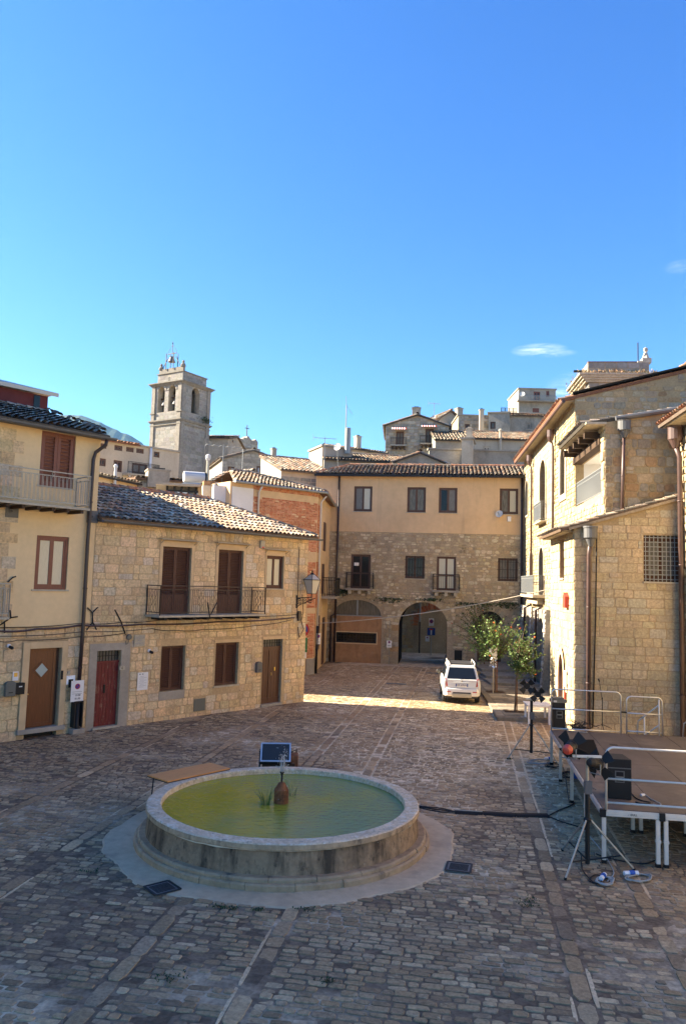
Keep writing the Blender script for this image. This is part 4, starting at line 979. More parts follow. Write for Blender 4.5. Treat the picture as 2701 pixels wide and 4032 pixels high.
# bracket street lamp on the corner of the stone house
def bracket_lamp():
    u, z = SF.uv(1168, 2355); e = empty('street_lamp', SF.P(u, 0, z), SF.rot, 'wrought iron lantern on a scrolled bracket at the stone house corner', 'street lamp')
    b = MB(); A = .62; dirv = Vector((.60, -.58, 0)); P_ = lambda s, zz: tuple(dirv * s + Vector((0, -.01, zz)))
    b.bar(P_(0, .0), P_(A * 1.2, .05), .035, .035); b.box(-.04, .04, -.03, 0, -.42, .12)
    for k in range(3):
        c = (.14 + .26 * k, -.13 + .01 * k); rr = .11 - .012 * k
        b.tube([P_(c[0] + rr * math.cos(t * .5), c[1] + rr * math.sin(t * .5)) for t in range(13)], .014, 5); b.tube([P_(c[0] + rr * .45 * math.cos(t * .6), c[1] + rr * .45 * math.sin(t * .6)) for t in range(10)], .012, 5)
    b.tube([P_(0, -.38), P_(.2, -.26), P_(.5, -.14), P_(.95, .02)], .014, 5); b.tube([P_(A * 1.2, .05), P_(A * 1.2, -.08), P_(A * 1.2, .2)], .02, 6)
    b.build('bracket', MATS['iron'], e)
    c = Vector(P_(A * 1.2, 0)); fr = MB(); z0, z1, w0, w1 = .2, .78, .13, .25
    q0 = [(c.x + sx * w0, c.y + sy * w0, z0) for sx, sy in ((-1, -1), (1, -1), (1, 1), (-1, 1))]; q1 = [(c.x + sx * w1, c.y + sy * w1, z1) for sx, sy in ((-1, -1), (1, -1), (1, 1), (-1, 1))]; ap = [(c.x + sx * .08, c.y + sy * .08, 1.0) for sx, sy in ((-1, -1), (1, -1), (1, 1), (-1, 1))]
    for i in range(4): fr.bar(q0[i], q1[i], .022); fr.bar(q0[i], q0[(i + 1) % 4], .022); fr.bar(q1[i], q1[(i + 1) % 4], .03); fr.bar(q1[i], ap[i], .022)
    fr.lathe([(.1, 0), (.07, .05), (.03, .09), (.035, .16), (0, .2)], (c.x, c.y, 1.0), 8); fr.build('lantern_frame', MATS['iron'], e)
    for i in range(4): g = MB(); g.quad(q0[i], q0[(i + 1) % 4], q1[(i + 1) % 4], q1[i]); g.build('pane', MATS['lamp_glass'], e)
    for i in range(4): g = MB(); g.quad(q1[i], q1[(i + 1) % 4], ap[(i + 1) % 4], ap[i]); g.build('top_pane', MATS['lamp_glass'], e)
bracket_lamp()
e = on(SF, 'cable_box', 'brown cable boxes and conduit on the stone house corner', 'cable box', 1178, 2425, .0)
b = MB(); b.box(-.12, .04, -.1, 0, -.2, .2); b.tube([(-.16, -.04, -.1), (-.16, -.04, 2.9)], .014, 5); b.tube([(.08, -.06, -.2), (.2, -.1, -.55), (0, -.05, -.9), (-.1, -.05, -.45)], .02, 5); b.tube([(.1, -.05, .9), (.14, -.1, .2), (.1, -.05, -.2)], .015, 5); b.build('conduit', MATS['pipe_brown'], e)
# ================================================================ brick house in the corner
def build_brick():
    F = B1; W = F.L; h = empty('brick_house', F.o, F.rot, 'red brick corner house with white downpipe behind the stone house', 'house')
    top = 10.0; ds = (7.1 ** 2 + .58 ** 2) ** .5
    # side face: from the corner back to the house with the arch
    sd = Vector((B2.d.dot(F.d), B2.d.dot(-F.n)))           # direction of the side in local (u,v)
    X2 = lambda u, v, z: (W + sd.x * u + -(-sd.y) * 0 + v * -sd.y * 1.0, 0 + sd.y * u + v * sd.x, z)
    # check orientation: inside of the side wall is to the left of its direction
    w = MB(); w.wall([(0, -.1), (W, -.1), (W, top), (0, top)], [], v=0)
    w.wall([(0, -.1), (ds, -.1), (ds, top), (0, top)], [], v=0, X=X2)
    w.quad((0, 7, -.1), (0, 0, -.1), (0, 0, top), (0, 7, top)); w.quad((W + sd.x * ds, sd.y * ds, -.1), (0, 7, -.1), (0, 7, top), (W + sd.x * ds, sd.y * ds, top))
    w.build('wall', MATS['plaster_ochre'], h)
    b1, b2 = 9.3, 6.6; s = MB()
    bricks = dict(course=(.062, .075), width=(.2, .28), gap=.012, relief=.008, jit=.003, pal='brick', round_=.12, skip=.02)
    def band(z0, z1, seed):
        stones(s, [(1.43, z0), (W - .02, z0), (W - .02, z1), (1.3, z1)], [], seed, **bricks); stones(s, [(.0, z0), (1.0, z0), (1.0, z1), (0, z1)], [], seed + 1, X=X2, **bricks)
    band(9.73, 9.98, 3); band(6.66, 9.37, 5); band(3.6, 6.14, 7)
    stones(s, [(1.43, .9), (W - .55, .9), (W - .55, 3.3), (1.3, 3.3)], [], 9, course=(.25, .4), width=(.25, .5), pal='pale', gap=.03, relief=.015, jit=.03, round_=.3)
    stones(s, [(W - .5, .9), (W - .02, .9), (W - .02, 3.7), (W - .5, 3.7)], [], 10, **bricks); stones(s, [(0, .9), (.45, .9), (.45, 3.7), (0, 3.7)], [], 12, X=X2, **bricks)
    s.build('brick_facing', MATS['brickface'], h, colors=True)
    b = MB()
    for z0, z1 in ((9.38, 9.72), (6.15, 6.65), (3.3, 3.6)): b.box(1.43, W + .012, -.012, .01, z0, z1); b.prism([(0, z0), (ds, z0), (ds, z1), (0, z1)], -.012, .01, X2)
    b.build('band', MATS['surround'], h)
    f = MB(); f.box(W - .5, W + .03, -.05, .02, -.05, .85); f.prism([(0, -.05), (.9, -.05), (.9, .85), (0, .85)], -.05, .02, X2); f.build('plinth', MATS['concrete'], h, bevel=.02)
    # white plastered extension at its left
    q = MB(); q.box(.1, 1.40, -.03, 3.2, 0, 9.75); q.build('white_extension', MATS['plaster_white'], h)
    # side windows, dark slits seen edge on
    for (u0, u1, z0, z1) in ((3.3, 4.3, 6.9, 8.6), (3.0, 4.0, 4.35, 6.1), (1.6, 2.3, 1.2, 3.1), (4.2, 5.2, .1, 2.9)):
        b = MB(); b.prism([(u0, z0), (u1, z0), (u1, z1), (u0, z1)], -.06, .02, X2); b.build('shutter', MATS['wood_dark'], h)
    # hipped roof
    r = MB(); ez = top + .1; ov = .3; pit = math.radians(17); rv = 3.0; hl = (rv + ov) / math.cos(pit); RZ = ez + rv * math.tan(pit)
    O = (-.4, -ov, ez - ov * math.tan(pit)); Wt = W + .4 + .35; RL = F.uv(905, 1895, -rv)[0]
    tiles(r, O, (1, 0, 0), (0, math.cos(pit), math.sin(pit)), [(.45, 0), (Wt, 0), (Wt - 2.9, hl), (RL + .4, hl)], 51, pal='tile', r=.1, pitch=.24)
    # hip towards the arch house
    cor = Vector((W + .35, -ov, O[2])); far = Vector((W + .35 + sd.x * 7.3, sd.y * 7.3, O[2])); apex = Vector((W - 2.55, rv, RZ)); U = (far - cor).normalized(); inn = Vector((-U.y, U.x, 0)); 
    dd_ = (apex - cor).dot(inn); V = (inn * dd_ + Vector((0, 0, RZ - O[2]))).normalized(); ua = (apex - cor).dot(U); va = (apex - cor).dot(V)
    tiles(r, cor, U, V, [(0, 0), (7.3, 0), (ua + 2.5, va), (ua, va)], 52, pal='tileorange', r=.1, pitch=.24)
    ridge(r, (RL, rv, RZ + .06), apex + Vector((0, 0, .06)), 3, r=.12); ridge(r, apex + Vector((0, 0, .06)), cor + Vector((0, 0, .06)), 4, r=.12)
    r.add([(RL, rv, RZ), tuple(apex), tuple(apex + Vector(U) * 3), (RL, 7, ez)], [(0, 1, 2, 3)], (.2, .14, .1))
    r.build('roof', MATS['tile'], h, colors=True)
    g = MB(); g.tube([(.05, -ov - .06, O[2] - .03), (W + .35, -ov - .06, O[2] - .03)], .07, 8); g.tube([tuple(cor + Vector((.06, 0, -.03))), tuple(far + Vector((.06, 0, -.03)))], .07, 8); g.build('gutter', MATS['galv'], h)
    pv = lambda s_, z: X2(s_, -.13, z)
    pipe(h, [X2(.5, -.4, 9.85), pv(.42, 9.5), pv(.4, 2.6)], .055, 'pipe_white'); pipe(h, [pv(.4, 2.6), pv(.4, 0)], .07, 'iron', name='downpipe_foot')
    pipe(h, [(1.75, -.3, 9.9), (1.7, -.1, 9.6), (1.7, -.1, 7)], .05, 'pipe_white')
    # little balcony on the side
    bal = MB(); bal.prism([(3.2, 4.05), (6.3, 4.05), (6.3, 4.2), (3.2, 4.2)], -.85, .0, X2); o = bal.build('balcony', MATS['concrete'], h)
    b = MB()
    def pr(a, c, z0, z1):
        for z in (z1, z1 - .15, z0 + .12): b.bar(X2(a[0], a[1], z), X2(c[0], c[1], z), .035, .03)
        n = 8
        for i in range(n + 1):
            t = i / n; b.bar(X2(a[0] + (c[0] - a[0]) * t, a[1] + (c[1] - a[1]) * t, z0), X2(a[0] + (c[0] - a[0]) * t, a[1] + (c[1] - a[1]) * t, z1), .025)
    pr((3.25, -.02), (3.25, -.82), 4.2, 5.3); pr((3.25, -.82), (6.25, -.82), 4.2, 5.3); b.build('railing', MATS['iron'], o)
    return h, X2
BH, BX2 = build_brick()
# signs on the brick front
e = on(B1, 'no_parking_sign', 'round blue and red no parking sign on the brick house corner', 'road sign', 1196, 2480, .05); no_parking(e, .36, 0, -.02)
e = on(B1, 'street_notice', 'green and white notice board under the round no parking sign', 'notice', 1196, 2540, .05); plate(e, .48, .78, 'sign_green', -.01, .012, 'board'); text('P', .26, e, (.05, -.012, .12), MATS['paper']); b = MB(); b.box(-.12, .12, -.014, -.011, -.26, -.2); b.build('print', MATS['paper'], e)
notice(B1, 1194, 2570, 'white parking notice on the brick house below the green board', w=.46, h=.6)
e = empty('parking_notice', B2.P(.42, -.22, 1.9), B1.rot, 'white parking notice on the dark foot of the white downpipe', 'notice', 'printed parking notices around the square'); plate(e, .28, .6, 'paper', 0, .006, 'sheet'); no_parking(e, .09, .14, -.002)
b = MB(); b.box(-.09, .09, -.003, -.001, -.2, -.16); b.build('print', MATS['print_grey'], e)
# ================================================================ house with the archway
def build_arch_house():
    F = C; W = F.L; h = empty('arch_house', F.o, F.rot, 'ochre plastered house over rubble stone with a vaulted archway, closing the square', 'house')
    top = 12.05; pz = 8.33; D = 4.2
    R_ = F.rect
    ups = [R_(1395, 1914, 1464, 2014), R_(1604, 1918, 1675, 2018), R_(1728, 1920, 1799, 2020), R_(1967, 1923, 2039, 2025)]
    fz = 4.62
    D1 = R_(1383, 2182, 1456, 2318); W5 = R_(1596, 2188, 1670, 2279); D2 = R_(1720.5, 2191, 1793, 2326); W6 = R_(1960, 2197, 2037, 2290)
    a0, _ = F.uv(1568, 2560); a1, _ = F.uv(1758, 2560); zt = F.uv(1662, 2371)[1]; ac = (a0 + a1) / 2; ar = (a1 - a0) / 2
    arch = archpoly(a0, a1, -.1, zt - ar, zt, 16)
    l0 = F.uv(1312, 2420)[0]; l1 = F.uv(1500, 2424)[0]; lz = F.uv(1400, 2422)[1]; lt = F.uv(1408, 2362)[1]
    lun = archpoly(l0, l1, lz, lz, lt, 14)[2:]; 
    r0 = F.uv(1871, 2463)[0]; r1 = F.uv(1981, 2463)[0]; rz = F.uv(1926, 2463)[1]; rt = F.uv(1926, 2407)[1]
    rl = archpoly(r0, r1, rz, rz, rt, 12)[2:]
    rd = (r0 + .12, r1 - .12, .35, rz - .12)
    hatch = R_(1789, 2560, 1818, 2604); gr = R_(1324, 2488, 1481, 2534)
    w = MB(); w.wall([(-.3, pz), (W + .3, pz), (W + .3, top), (-.3, top)], [rectpoly(x) for x in ups], rev=.2)
    w.quad((-.3, D, 3), (-.3, 0, 3), (-.3, 0, top), (-.3, D, top)); w.build('upper_wall', MATS['plaster_ochre'], h)
    w = MB(); holes = [rectpoly(x) for x in (D1, W5, D2, W6, rd, hatch)] + [arch, lun, rl]
    # the arch opening reaches the ground: cut the outline around it
    outer = [(-.3, -.1), (a0, -.1)] + [p for p in reversed(arch[2:])] + [(a1, -.1), (W + .3, -.1), (W + .3, pz), (-.3, pz)]
    outer = [(-.3, -.1), (a0, -.1)] + list(reversed(archpoly(a0, a1, -.1, zt - ar, zt, 16)[2:])) + [(a1, -.1), (W + .3, -.1), (W + .3, pz), (-.3, pz)]
    w.wall(outer, [rectpoly(x) for x in (D1, W5, D2, W6, rd, hatch, gr)] + [lun, rl], v=.02, rev=.3); w.build('lower_wall', MATS['mortar_grey'], h)
    # passage
    p = MB(); pts = [(a0, -.1)] + list(reversed(archpoly(a0, a1, -.1, zt - ar, zt, 16)[2:])) + [(a1, -.1)]
    for (ua, za), (ub, zb) in zip(pts[:-1], pts[1:]): p.quad((ua, .02, za), (ua, D, za), (ub, D, zb), (ub, .02, zb))
    p.wall([(-.3, -.1), (a0, -.1)] + pts[1:-1] + [(a1, -.1), (W + .3, -.1), (W + .3, top), (-.3, top)], [], v=D)
    p.build('passage_wall', MATS['rubble'], h)
    for me_ in (p,): pass
    s = MB(); vr = lambda r, m: rectpoly((r[0] - m, r[1] + m, r[2] - m, r[3] + m))
    cutv = [vr(D1, .02), vr(W5, .02), vr(D2, .02), vr(W6, .02), vr(hatch, .02), rectpoly((rd[0] - .12, rd[1] + .12, 0, rd[3] + .05))]
    big = lambda u0, u1, z0, zs, zt_, k: archpoly(u0 - k, u1 + k, z0, zs, zt_ + k, 16)
    cut2 = [big(a0, a1, -.2, zt - ar, zt, .34), big(r0, r1, rz, rz, rt, .32), big(l0, l1, -.2, lz, lt, .12)]
    stones(s, [(.0, 3.9), (W, 3.9), (W, pz - .02), (0, pz - .02)], cutv + cut2, 61, course=(.13, .24), width=(.14, .42), gap=.028, relief=.02, jit=.03, pal='grey', round_=.34, v0=.02, skip=.10)
    stones(s, [(.0, -.05), (W, -.05), (W, 3.9), (0, 3.9)], cutv + cut2, 62, course=(.15, .28), width=(.18, .5), gap=.03, relief=.024, jit=.035, pal='grey', round_=.36, v0=.02, skip=.07)
    voussoirs(s, ac, ar + .02, ar + .33, zt - ar, 3, n=27, pal='grey', relief=.02, v0=.02)
    voussoirs(s, (r0 + r1) / 2, (r1 - r0) / 2 + .02, (r1 - r0) / 2 + .30, rz, 4, n=25, pal='mixed', relief=.015, v0=.02)
    # dressed pier at the left of the archway
    rng = random.Random(2); z = 0
    while z < zt - ar - .1:
        hh = rng.uniform(.28, .4); ww = rng.uniform(.35, .6); s.box(a0 - ww, a0 - .008, -.022, .02, z + .01, z + hh - .01, stone_pal(rng, 'mixed')); z += hh
    s.build('rubble_facing', MATS['rubble'], h, colors=True)
    # plaster infill under the left lunette
    b = MB(); gr = R_(1324, 2488, 1481, 2534); b.wall([(l0 - .05, -.05), (l1 + .05, -.05), (l1 + .05, lz - .06), (l0 - .05, lz - .06)], [rectpoly(gr)], v=-.02, rev=.2); b.build('infill_wall', MATS['plaster_orange'], h)
    o = window(h, gr, v=.06, frame='iron', pane='glass_dark', fw=.05, leaves=2)
    g = MB(); n = 13
    for i in range(n): g.tube([(gr[0] + (gr[1] - gr[0]) * (i + .5) / n, .03, gr[2]), (gr[0] + (gr[1] - gr[0]) * (i + .5) / n, .03, gr[3])], .012, 4)
    for k in range(4): z = gr[2] + (gr[3] - gr[2]) * (k + .5) / 4; g.tube([(gr[0], .03, z), (gr[1], .03, z)], .012, 4)
    g.build('grille', MATS['iron'], o)
    fr = MB(); t = .07; fr.box(gr[0] - t, gr[1] + t, -.04, -.01, gr[2] - t, gr[2] - .002); fr.box(gr[0] - t, gr[1] + t, -.04, -.01, gr[3] + .002, gr[3] + t); fr.box(gr[0] - t, gr[0] - .002, -.04, -.01, gr[2] - .002, gr[3] + .002); fr.box(gr[1] + .002, gr[1] + t, -.04, -.01, gr[2] - .002, gr[3] + .002); fr.build('surround', MATS['surround'], o)
    # lunette glazing
    m = MB(); m.prism(lun, .16, .2); o = m.build('lunette_window', MATS['glass_grey'], h); q = MB(); cu = (l0 + l1) / 2; q.box(cu - .05, cu + .05, .1, .15, lz, lt); q.box(l0 - .05, l1 + .05, -.03, .15, lz - .06, lz); q.build('frame', MATS['galv'], o)
    m = MB(); m.prism(rl, .22, .26); o = m.build('lunette_window', MATS['black'], h); q = MB(); cu = (r0 + r1) / 2
    for k in range(1, 8):
        a = math.pi * k / 8; q.tube([(cu + .15 * math.cos(a), .12, rz + .15 * math.sin(a)), (cu + .95 * (r1 - r0) / 2 * math.cos(a), .12, rz + .95 * (rt - rz) * math.sin(a))], .012, 4)
        q.tube([(cu + .55 * math.cos(a) + .09 * math.cos(x * .7), .12, rz + .55 * math.sin(a) + .09 * math.sin(x * .7)) for x in range(8)], .012, 4)
    q.build('grille', MATS['iron'], o)
    m = MB(); m.box(rd[0], rd[1], .15, .2, rd[2], rd[3]); o = m.build('door', MATS['wood_dark'], h); q = MB(); q.box(rd[0] - .14, rd[0] - .005, -.01, .05, .2, rd[3] + .1); q.box(rd[1] + .005, rd[1] + .14, -.01, .05, .2, rd[3] + .1); q.box(rd[0] - .14, rd[1] + .14, -.012, .05, rd[3] + .005, rd[3] + .14); q.build('surround', MATS['concrete'], o)
    m = MB(); m.box(hatch[0], hatch[1], .06, .1, hatch[2], hatch[3]); m.build('hatch', MATS['black'], h)
    # ledge
    b = MB(); b.box(a0 - 1.6, W + .1, -.06, .02, 4.02, 4.12); b.build('ledge', MATS['mortar_grey'], h)
    # windows
    pk = (('curtain_grey', 'curtain'), ('glass_grey', 'glass_grey'), ('glass_dark', 'curtain_grey'), ('glass_grey', 'curtain'))
    for r, ps in zip(ups, pk): window(h, r, v=.07, frame='wood_dark', fw=.085, panes=ps, sill='limestone')
    for r, ps in ((D1, ('glass_dark', 'glass_dark')), (D2, ('curtain', 'curtain'))): window(h, r, v=.1, frame='wood_brown' if r is D2 else 'wood_dark', fw=.075, panes=ps, mid=.45)
    for r in (W5, W6):
        o = window(h, r, v=.14, frame='wood_dark', fw=.08, panes=('glass_dark', 'glass_dark') if r is W5 else ('curtain_grey', 'curtain_grey'))
        g = MB()
        for i in range(7): u = r[0] + (r[1] - r[0]) * (i + .5) / 7; g.tube([(u, .0, r[2]), (u, .0, r[3])], .012, 4)
        for k in range(3): z = r[2] + (r[3] - r[2]) * (k + .5) / 3; g.tube([(r[0] - .05, .0, z), (r[1] + .05, .0, z)], .012, 4)
        g.build('grille', MATS['iron'], o); q = MB(); q.box(r[0] - .08, r[1] + .08, -.05, .05, r[2] - .06, r[2] - .004); q.build('sill', MATS['limestone'], o)
    pp = MB(); pp.box(D1[0] + .2, D1[0] + .5, .08, .1, D1[2] + 1.45, D1[2] + 1.65); pp.build('paper_note', MATS['paper'], h)
    for i, r in enumerate((D1, D2)):
        e = .26; zf = r[2]
        s_ = MB(); s_.box(r[0] - e, r[1] + e, -.45, 0, zf - .12, zf); o = s_.build('balcony', MATS['concrete'], h)
        b = MB(); rail_panel(b, (r[0] - e + .03, -.42), (r[1] + e - .03, -.42), zf, zf + 1.0, 'bar'); rail_panel(b, (r[0] - e + .03, -.02), (r[0] - e + .03, -.42), zf, zf + 1.0, 'bar'); rail_panel(b, (r[1] + e - .03, -.42), (r[1] + e - .03, -.02), zf, zf + 1.0, 'bar'); b.build('railing', MATS['iron'], o)
        for k in range(3): 
            c = r[0] + (r[1] - r[0]) * k / 2; q = MB(); q.prism([(0, 0), (0, 1)], 0, 1) if False else q.box(c - .1, c + .1, -.4, 0, zf - .36, zf - .124); q.build('corbel', MATS['limestone'], o)
    # roof
    r = MB(); pit = math.radians(19); ov = .35; rv = 2.5; hl = (rv + ov) / math.cos(pit); ez = top + .12
    O = (-.35, -ov, ez - ov * math.tan(pit))
    tiles(r, O, (1, 0, 0), (0, math.cos(pit), math.sin(pit)), [(0, 0), (W + .9, 0), (W + .9, hl), (2.0, hl)], 71, pal='tile', r=.105, pitch=.255)
    zr = ez + rv * math.tan(pit); ridge(r, (1.6, rv, zr + .05), (W + .5, rv, zr + .05), 8, r=.12, pal='tileorange'); ridge(r, (-.35, -ov, O[2] + .05), (1.65, rv, zr + .05), 9, r=.12, pal='tileorange')
    r.add([(1.6, rv, zr), (W + .5, rv, zr), (W + .5, D + .3, ez - .2), (-.35, D + .3, ez - .2), (-.35, -ov, O[2])], [(0, 1, 2, 3), (0, 3, 4)], (.2, .14, .1)); r.build('roof', MATS['tile'], h, colors=True)
    g = MB(); g.box(-.35, W + .2, -ov - .1, -ov + .02, O[2] - .16, O[2] - .02); g.box(-.35, W + .2, -ov + .02, 0.0, O[2] - .1, O[2] - .05); g.build('gutter', MATS['iron'], h)
    ub = F.uv(1325, 2300)[0]; pipe(h, [(ub, -.1, top - .05), (ub, -.1, 0)], .065, 'pipe_brown'); ub = F.uv(2053, 2100)[0]; pipe(h, [(ub, -.1, top - .05), (ub, -.1, .3)], .07, 'pipe_brown')
    ub = F.uv(1302, 2500)[0]; pipe(h, [(ub + .35, -.08, lz + .1), (ub, -.1, lz - .1), (ub, -.1, 0)], .06, 'pipe_brown')
    bx = F.uv(1318, 2443); q = MB(); q.box(bx[0] - .13, bx[0] + .13, -.14, -.02, bx[1] - .13, bx[1] + .13); q.build('meter_box', MATS['galv'], h)
    # damp growth on the masonry
    weeds = MB(); rng = random.Random(6)
    for k in range(900):
        c = rng.choice(((a0 - .5, 4.15, 1.2), (W - 2.6, 4.0, 1.6), (W - .9, 4.1, .8), (l0 + .6, 4.6, .4), (D2[0] - .3, 4.2, .7)))
        u = c[0] + rng.gauss(0, c[2] * .5); z = c[1] - abs(rng.gauss(0, .16)); l = rng.uniform(.05, .13); a = rng.uniform(0, 6.28)
        if a0 < u < a1 and z < zt + .1: continue
        weeds.add([(u, -.03, z), (u + l * math.cos(a), -.03 - l * .8, z + l * .4), (u + l * math.cos(a + .6), -.03 - l * .6, z - l * .6)], [(0, 1, 2)], tuple(x * rng.uniform(.5, 1.2) for x in (.06, .085, .03)))
    weeds.build('wall_weeds', MATS['weeds'], h, colors=True)
    return h
AH = build_arch_house()
# satellite dish and boxes on the ochre wall
def dish(p, face, r, label, mast=None, back=.12, group=None):
    e = empty('satellite_dish', p, 0, label, 'satellite dish', group); f = Vector(face).normalized()
    b = MB(); pr = [(r * k / 8, .22 * r * (k / 8) ** 2) for k in range(9)]; b.lathe([(max(.001, a), z) for a, z in pr], tuple(f * -.22 * r), 22, axis=f, cap=False); b.lathe([(max(.001, a), z - .012) for a, z in reversed(pr)], tuple(f * -.22 * r), 22, axis=f, cap=False); b.build('reflector', MATS['dish'], e, smooth=True)
    a = MB(); tip = f * r * .95 + Vector((0, 0, -r * .15)); a.tube([f * -.1 + Vector((0, 0, -r * .95)), tuple(tip)], .015, 5); a.lathe([(.03, 0), (.04, .08)], tuple(tip - f * .04), 8, axis=f); a.build('feed_arm', MATS['galv'], e)
    m = MB(); q = mast or tuple(-f * back); m.tube([tuple(f * -.2 * r), q], .03, 6); m.build('mount', MATS['galv'], e)
    return e
u, z = C.uv(1964, 2023, .35); dish(C.P(u, -.35, z), C.n * .9 + Vector((-.35, 0, .35)), .235, 'white satellite dish under the right window of the ochre house', back=.33)
e = on(C, 'meter_box', 'small white box on the ochre wall below the dish', 'meter box', 2004, 2044, 0); b = MB(); b.box(-.11, .11, -.1, 0, -.16, .16); b.build('housing', MATS['white_plastic'], e, bevel=.01)
e = on(C, 'vent_hole', 'round black vent hole near the eaves of the ochre house', 'vent', 1912, 1876, .01); b = MB(); b.lathe([(.06, 0), (.06, .01)], (0, 0, 0), 12, axis=(0, -1, 0)); b.build('hole', MATS['black'], e)
# rope across the square
def rope():
    p0 = C.P(C.uv(1272, 2443, 1.2)[0], -1.2, C.uv(1272, 2443, 1.2)[1]); q = M.P(*(lambda a: (a[0], -.1, a[1]))(M.uv(2160, 2320, .1))); b = MB(); pts = []
    p0 = B2.P(.5, -.2, B2.uv(1280, 2443, .2)[1])
    for k in range(25):
        t = k / 24; p = p0.lerp(q, t); p.z -= .55 * 4 * t * (1 - t) * .5; pts.append(p)
    b.tube(pts, .022, 5); o = b.build('washing_line', MATS['rail_cream']); tag(o, 'pale rope strung across the far end of the square in front of the archway', 'rope')
rope()
# yard behind the arch
def yard():
    e = empty('yard_wall', (4, 57.4, 0), 0, 'rubble wall with a blind arch seen through the archway', 'wall'); b = MB(); b.box(-6, 9, 0, .5, -.2, 7.5); b.build('wall', MATS['mortar_grey'], e)
    s = MB(); stones(s, [(-6, 0), (9, 0), (9, 6.5), (-6, 6.5)], [archpoly(1.5, 4.6, -.2, 2.0, 3.55)], 77, course=(.2, .34), width=(.2, .55), gap=.03, relief=.03, jit=.03, pal='mixed', round_=.3, X=lambda u, v, z: (u, v, z)); voussoirs(s, 3.05, 1.25, 1.75, 2.0, 3, n=21, pal='brick'); s.build('rubble_facing', MATS['rubble'], e, colors=True)
    u = MB(); p = AtY(1653, 2440, 57.2); u.tube([(p.x - 4, -.15, 6), (p.x - 4, -.15, 2.3)], .07, 8); u.build('downpipe', MATS['galv'], e); u = MB(); u.tube([(p.x - 4, -.15, 2.3), (p.x - 4, -.15, 0)], .06, 8); u.build('downpipe_foot', MATS['pipe_brown'], e)
yard()
def sign_post():
    g = G(1685, 2572); e = empty('sign_post', (g.x, 55.6, 0), math.radians(-5), 'grey post with blue dead end sign and white no parking sign beyond the archway', 'road sign')
    k = 55.6 / 3000; zc = lambda y: AtY(1685, y, 55.6).z
    b = MB(); b.tube([(0, .03, 0), (0, .03, zc(2435))], .03, 8); b.build('post', MATS['galv'], e)
    b = MB(); b.box(-.28, .28, -.01, .01, zc(2501), zc(2472)); b.build('blue_panel', MATS['sign_blue'], e); z0, z1 = zc(2501), zc(2472)
    b = MB(); b.box(-.045, .045, -.016, -.011, z0 + .04, z1 - .16); b.build('white_bar', MATS['paper'], e); b = MB(); b.box(-.13, .13, -.018, -.012, z1 - .15, z1 - .07); b.build('red_bar', MATS['sign_red'], e)
    b = MB(); b.box(-.18, .18, -.01, .01, zc(2464), zc(2435)); b.build('white_panel', MATS['paper'], e); no_parking(e, .14, zc(2446), -.014)
    b = MB(); b.box(-.22, .22, -.012, .01, zc(2469), zc(2466)); b.build('strip', MATS['surround'], e)
sign_post()
notice(C, 1682, 2515, 'white parking notice on the downpipe beyond the archway', w=.29, h=.4, out=-7.6)
e = on(C, 'notice_post', 'white parking notice on a thin pole left of the archway', 'notice', 1532, 2536, .25, 'printed parking notices around the square'); plate(e, .32, .44, 'paper', 0, .006, 'sheet'); no_parking(e, .07, .12, -.002)
b = MB(); b.tube([(0, .03, -1.45), (0, .03, 1.5)], .02, 6); b.build('pole', MATS['galv'], e); b = MB(); b.box(-.1, .1, -.003, -.001, -.12, -.08); b.build('print', MATS['print_grey'], e)
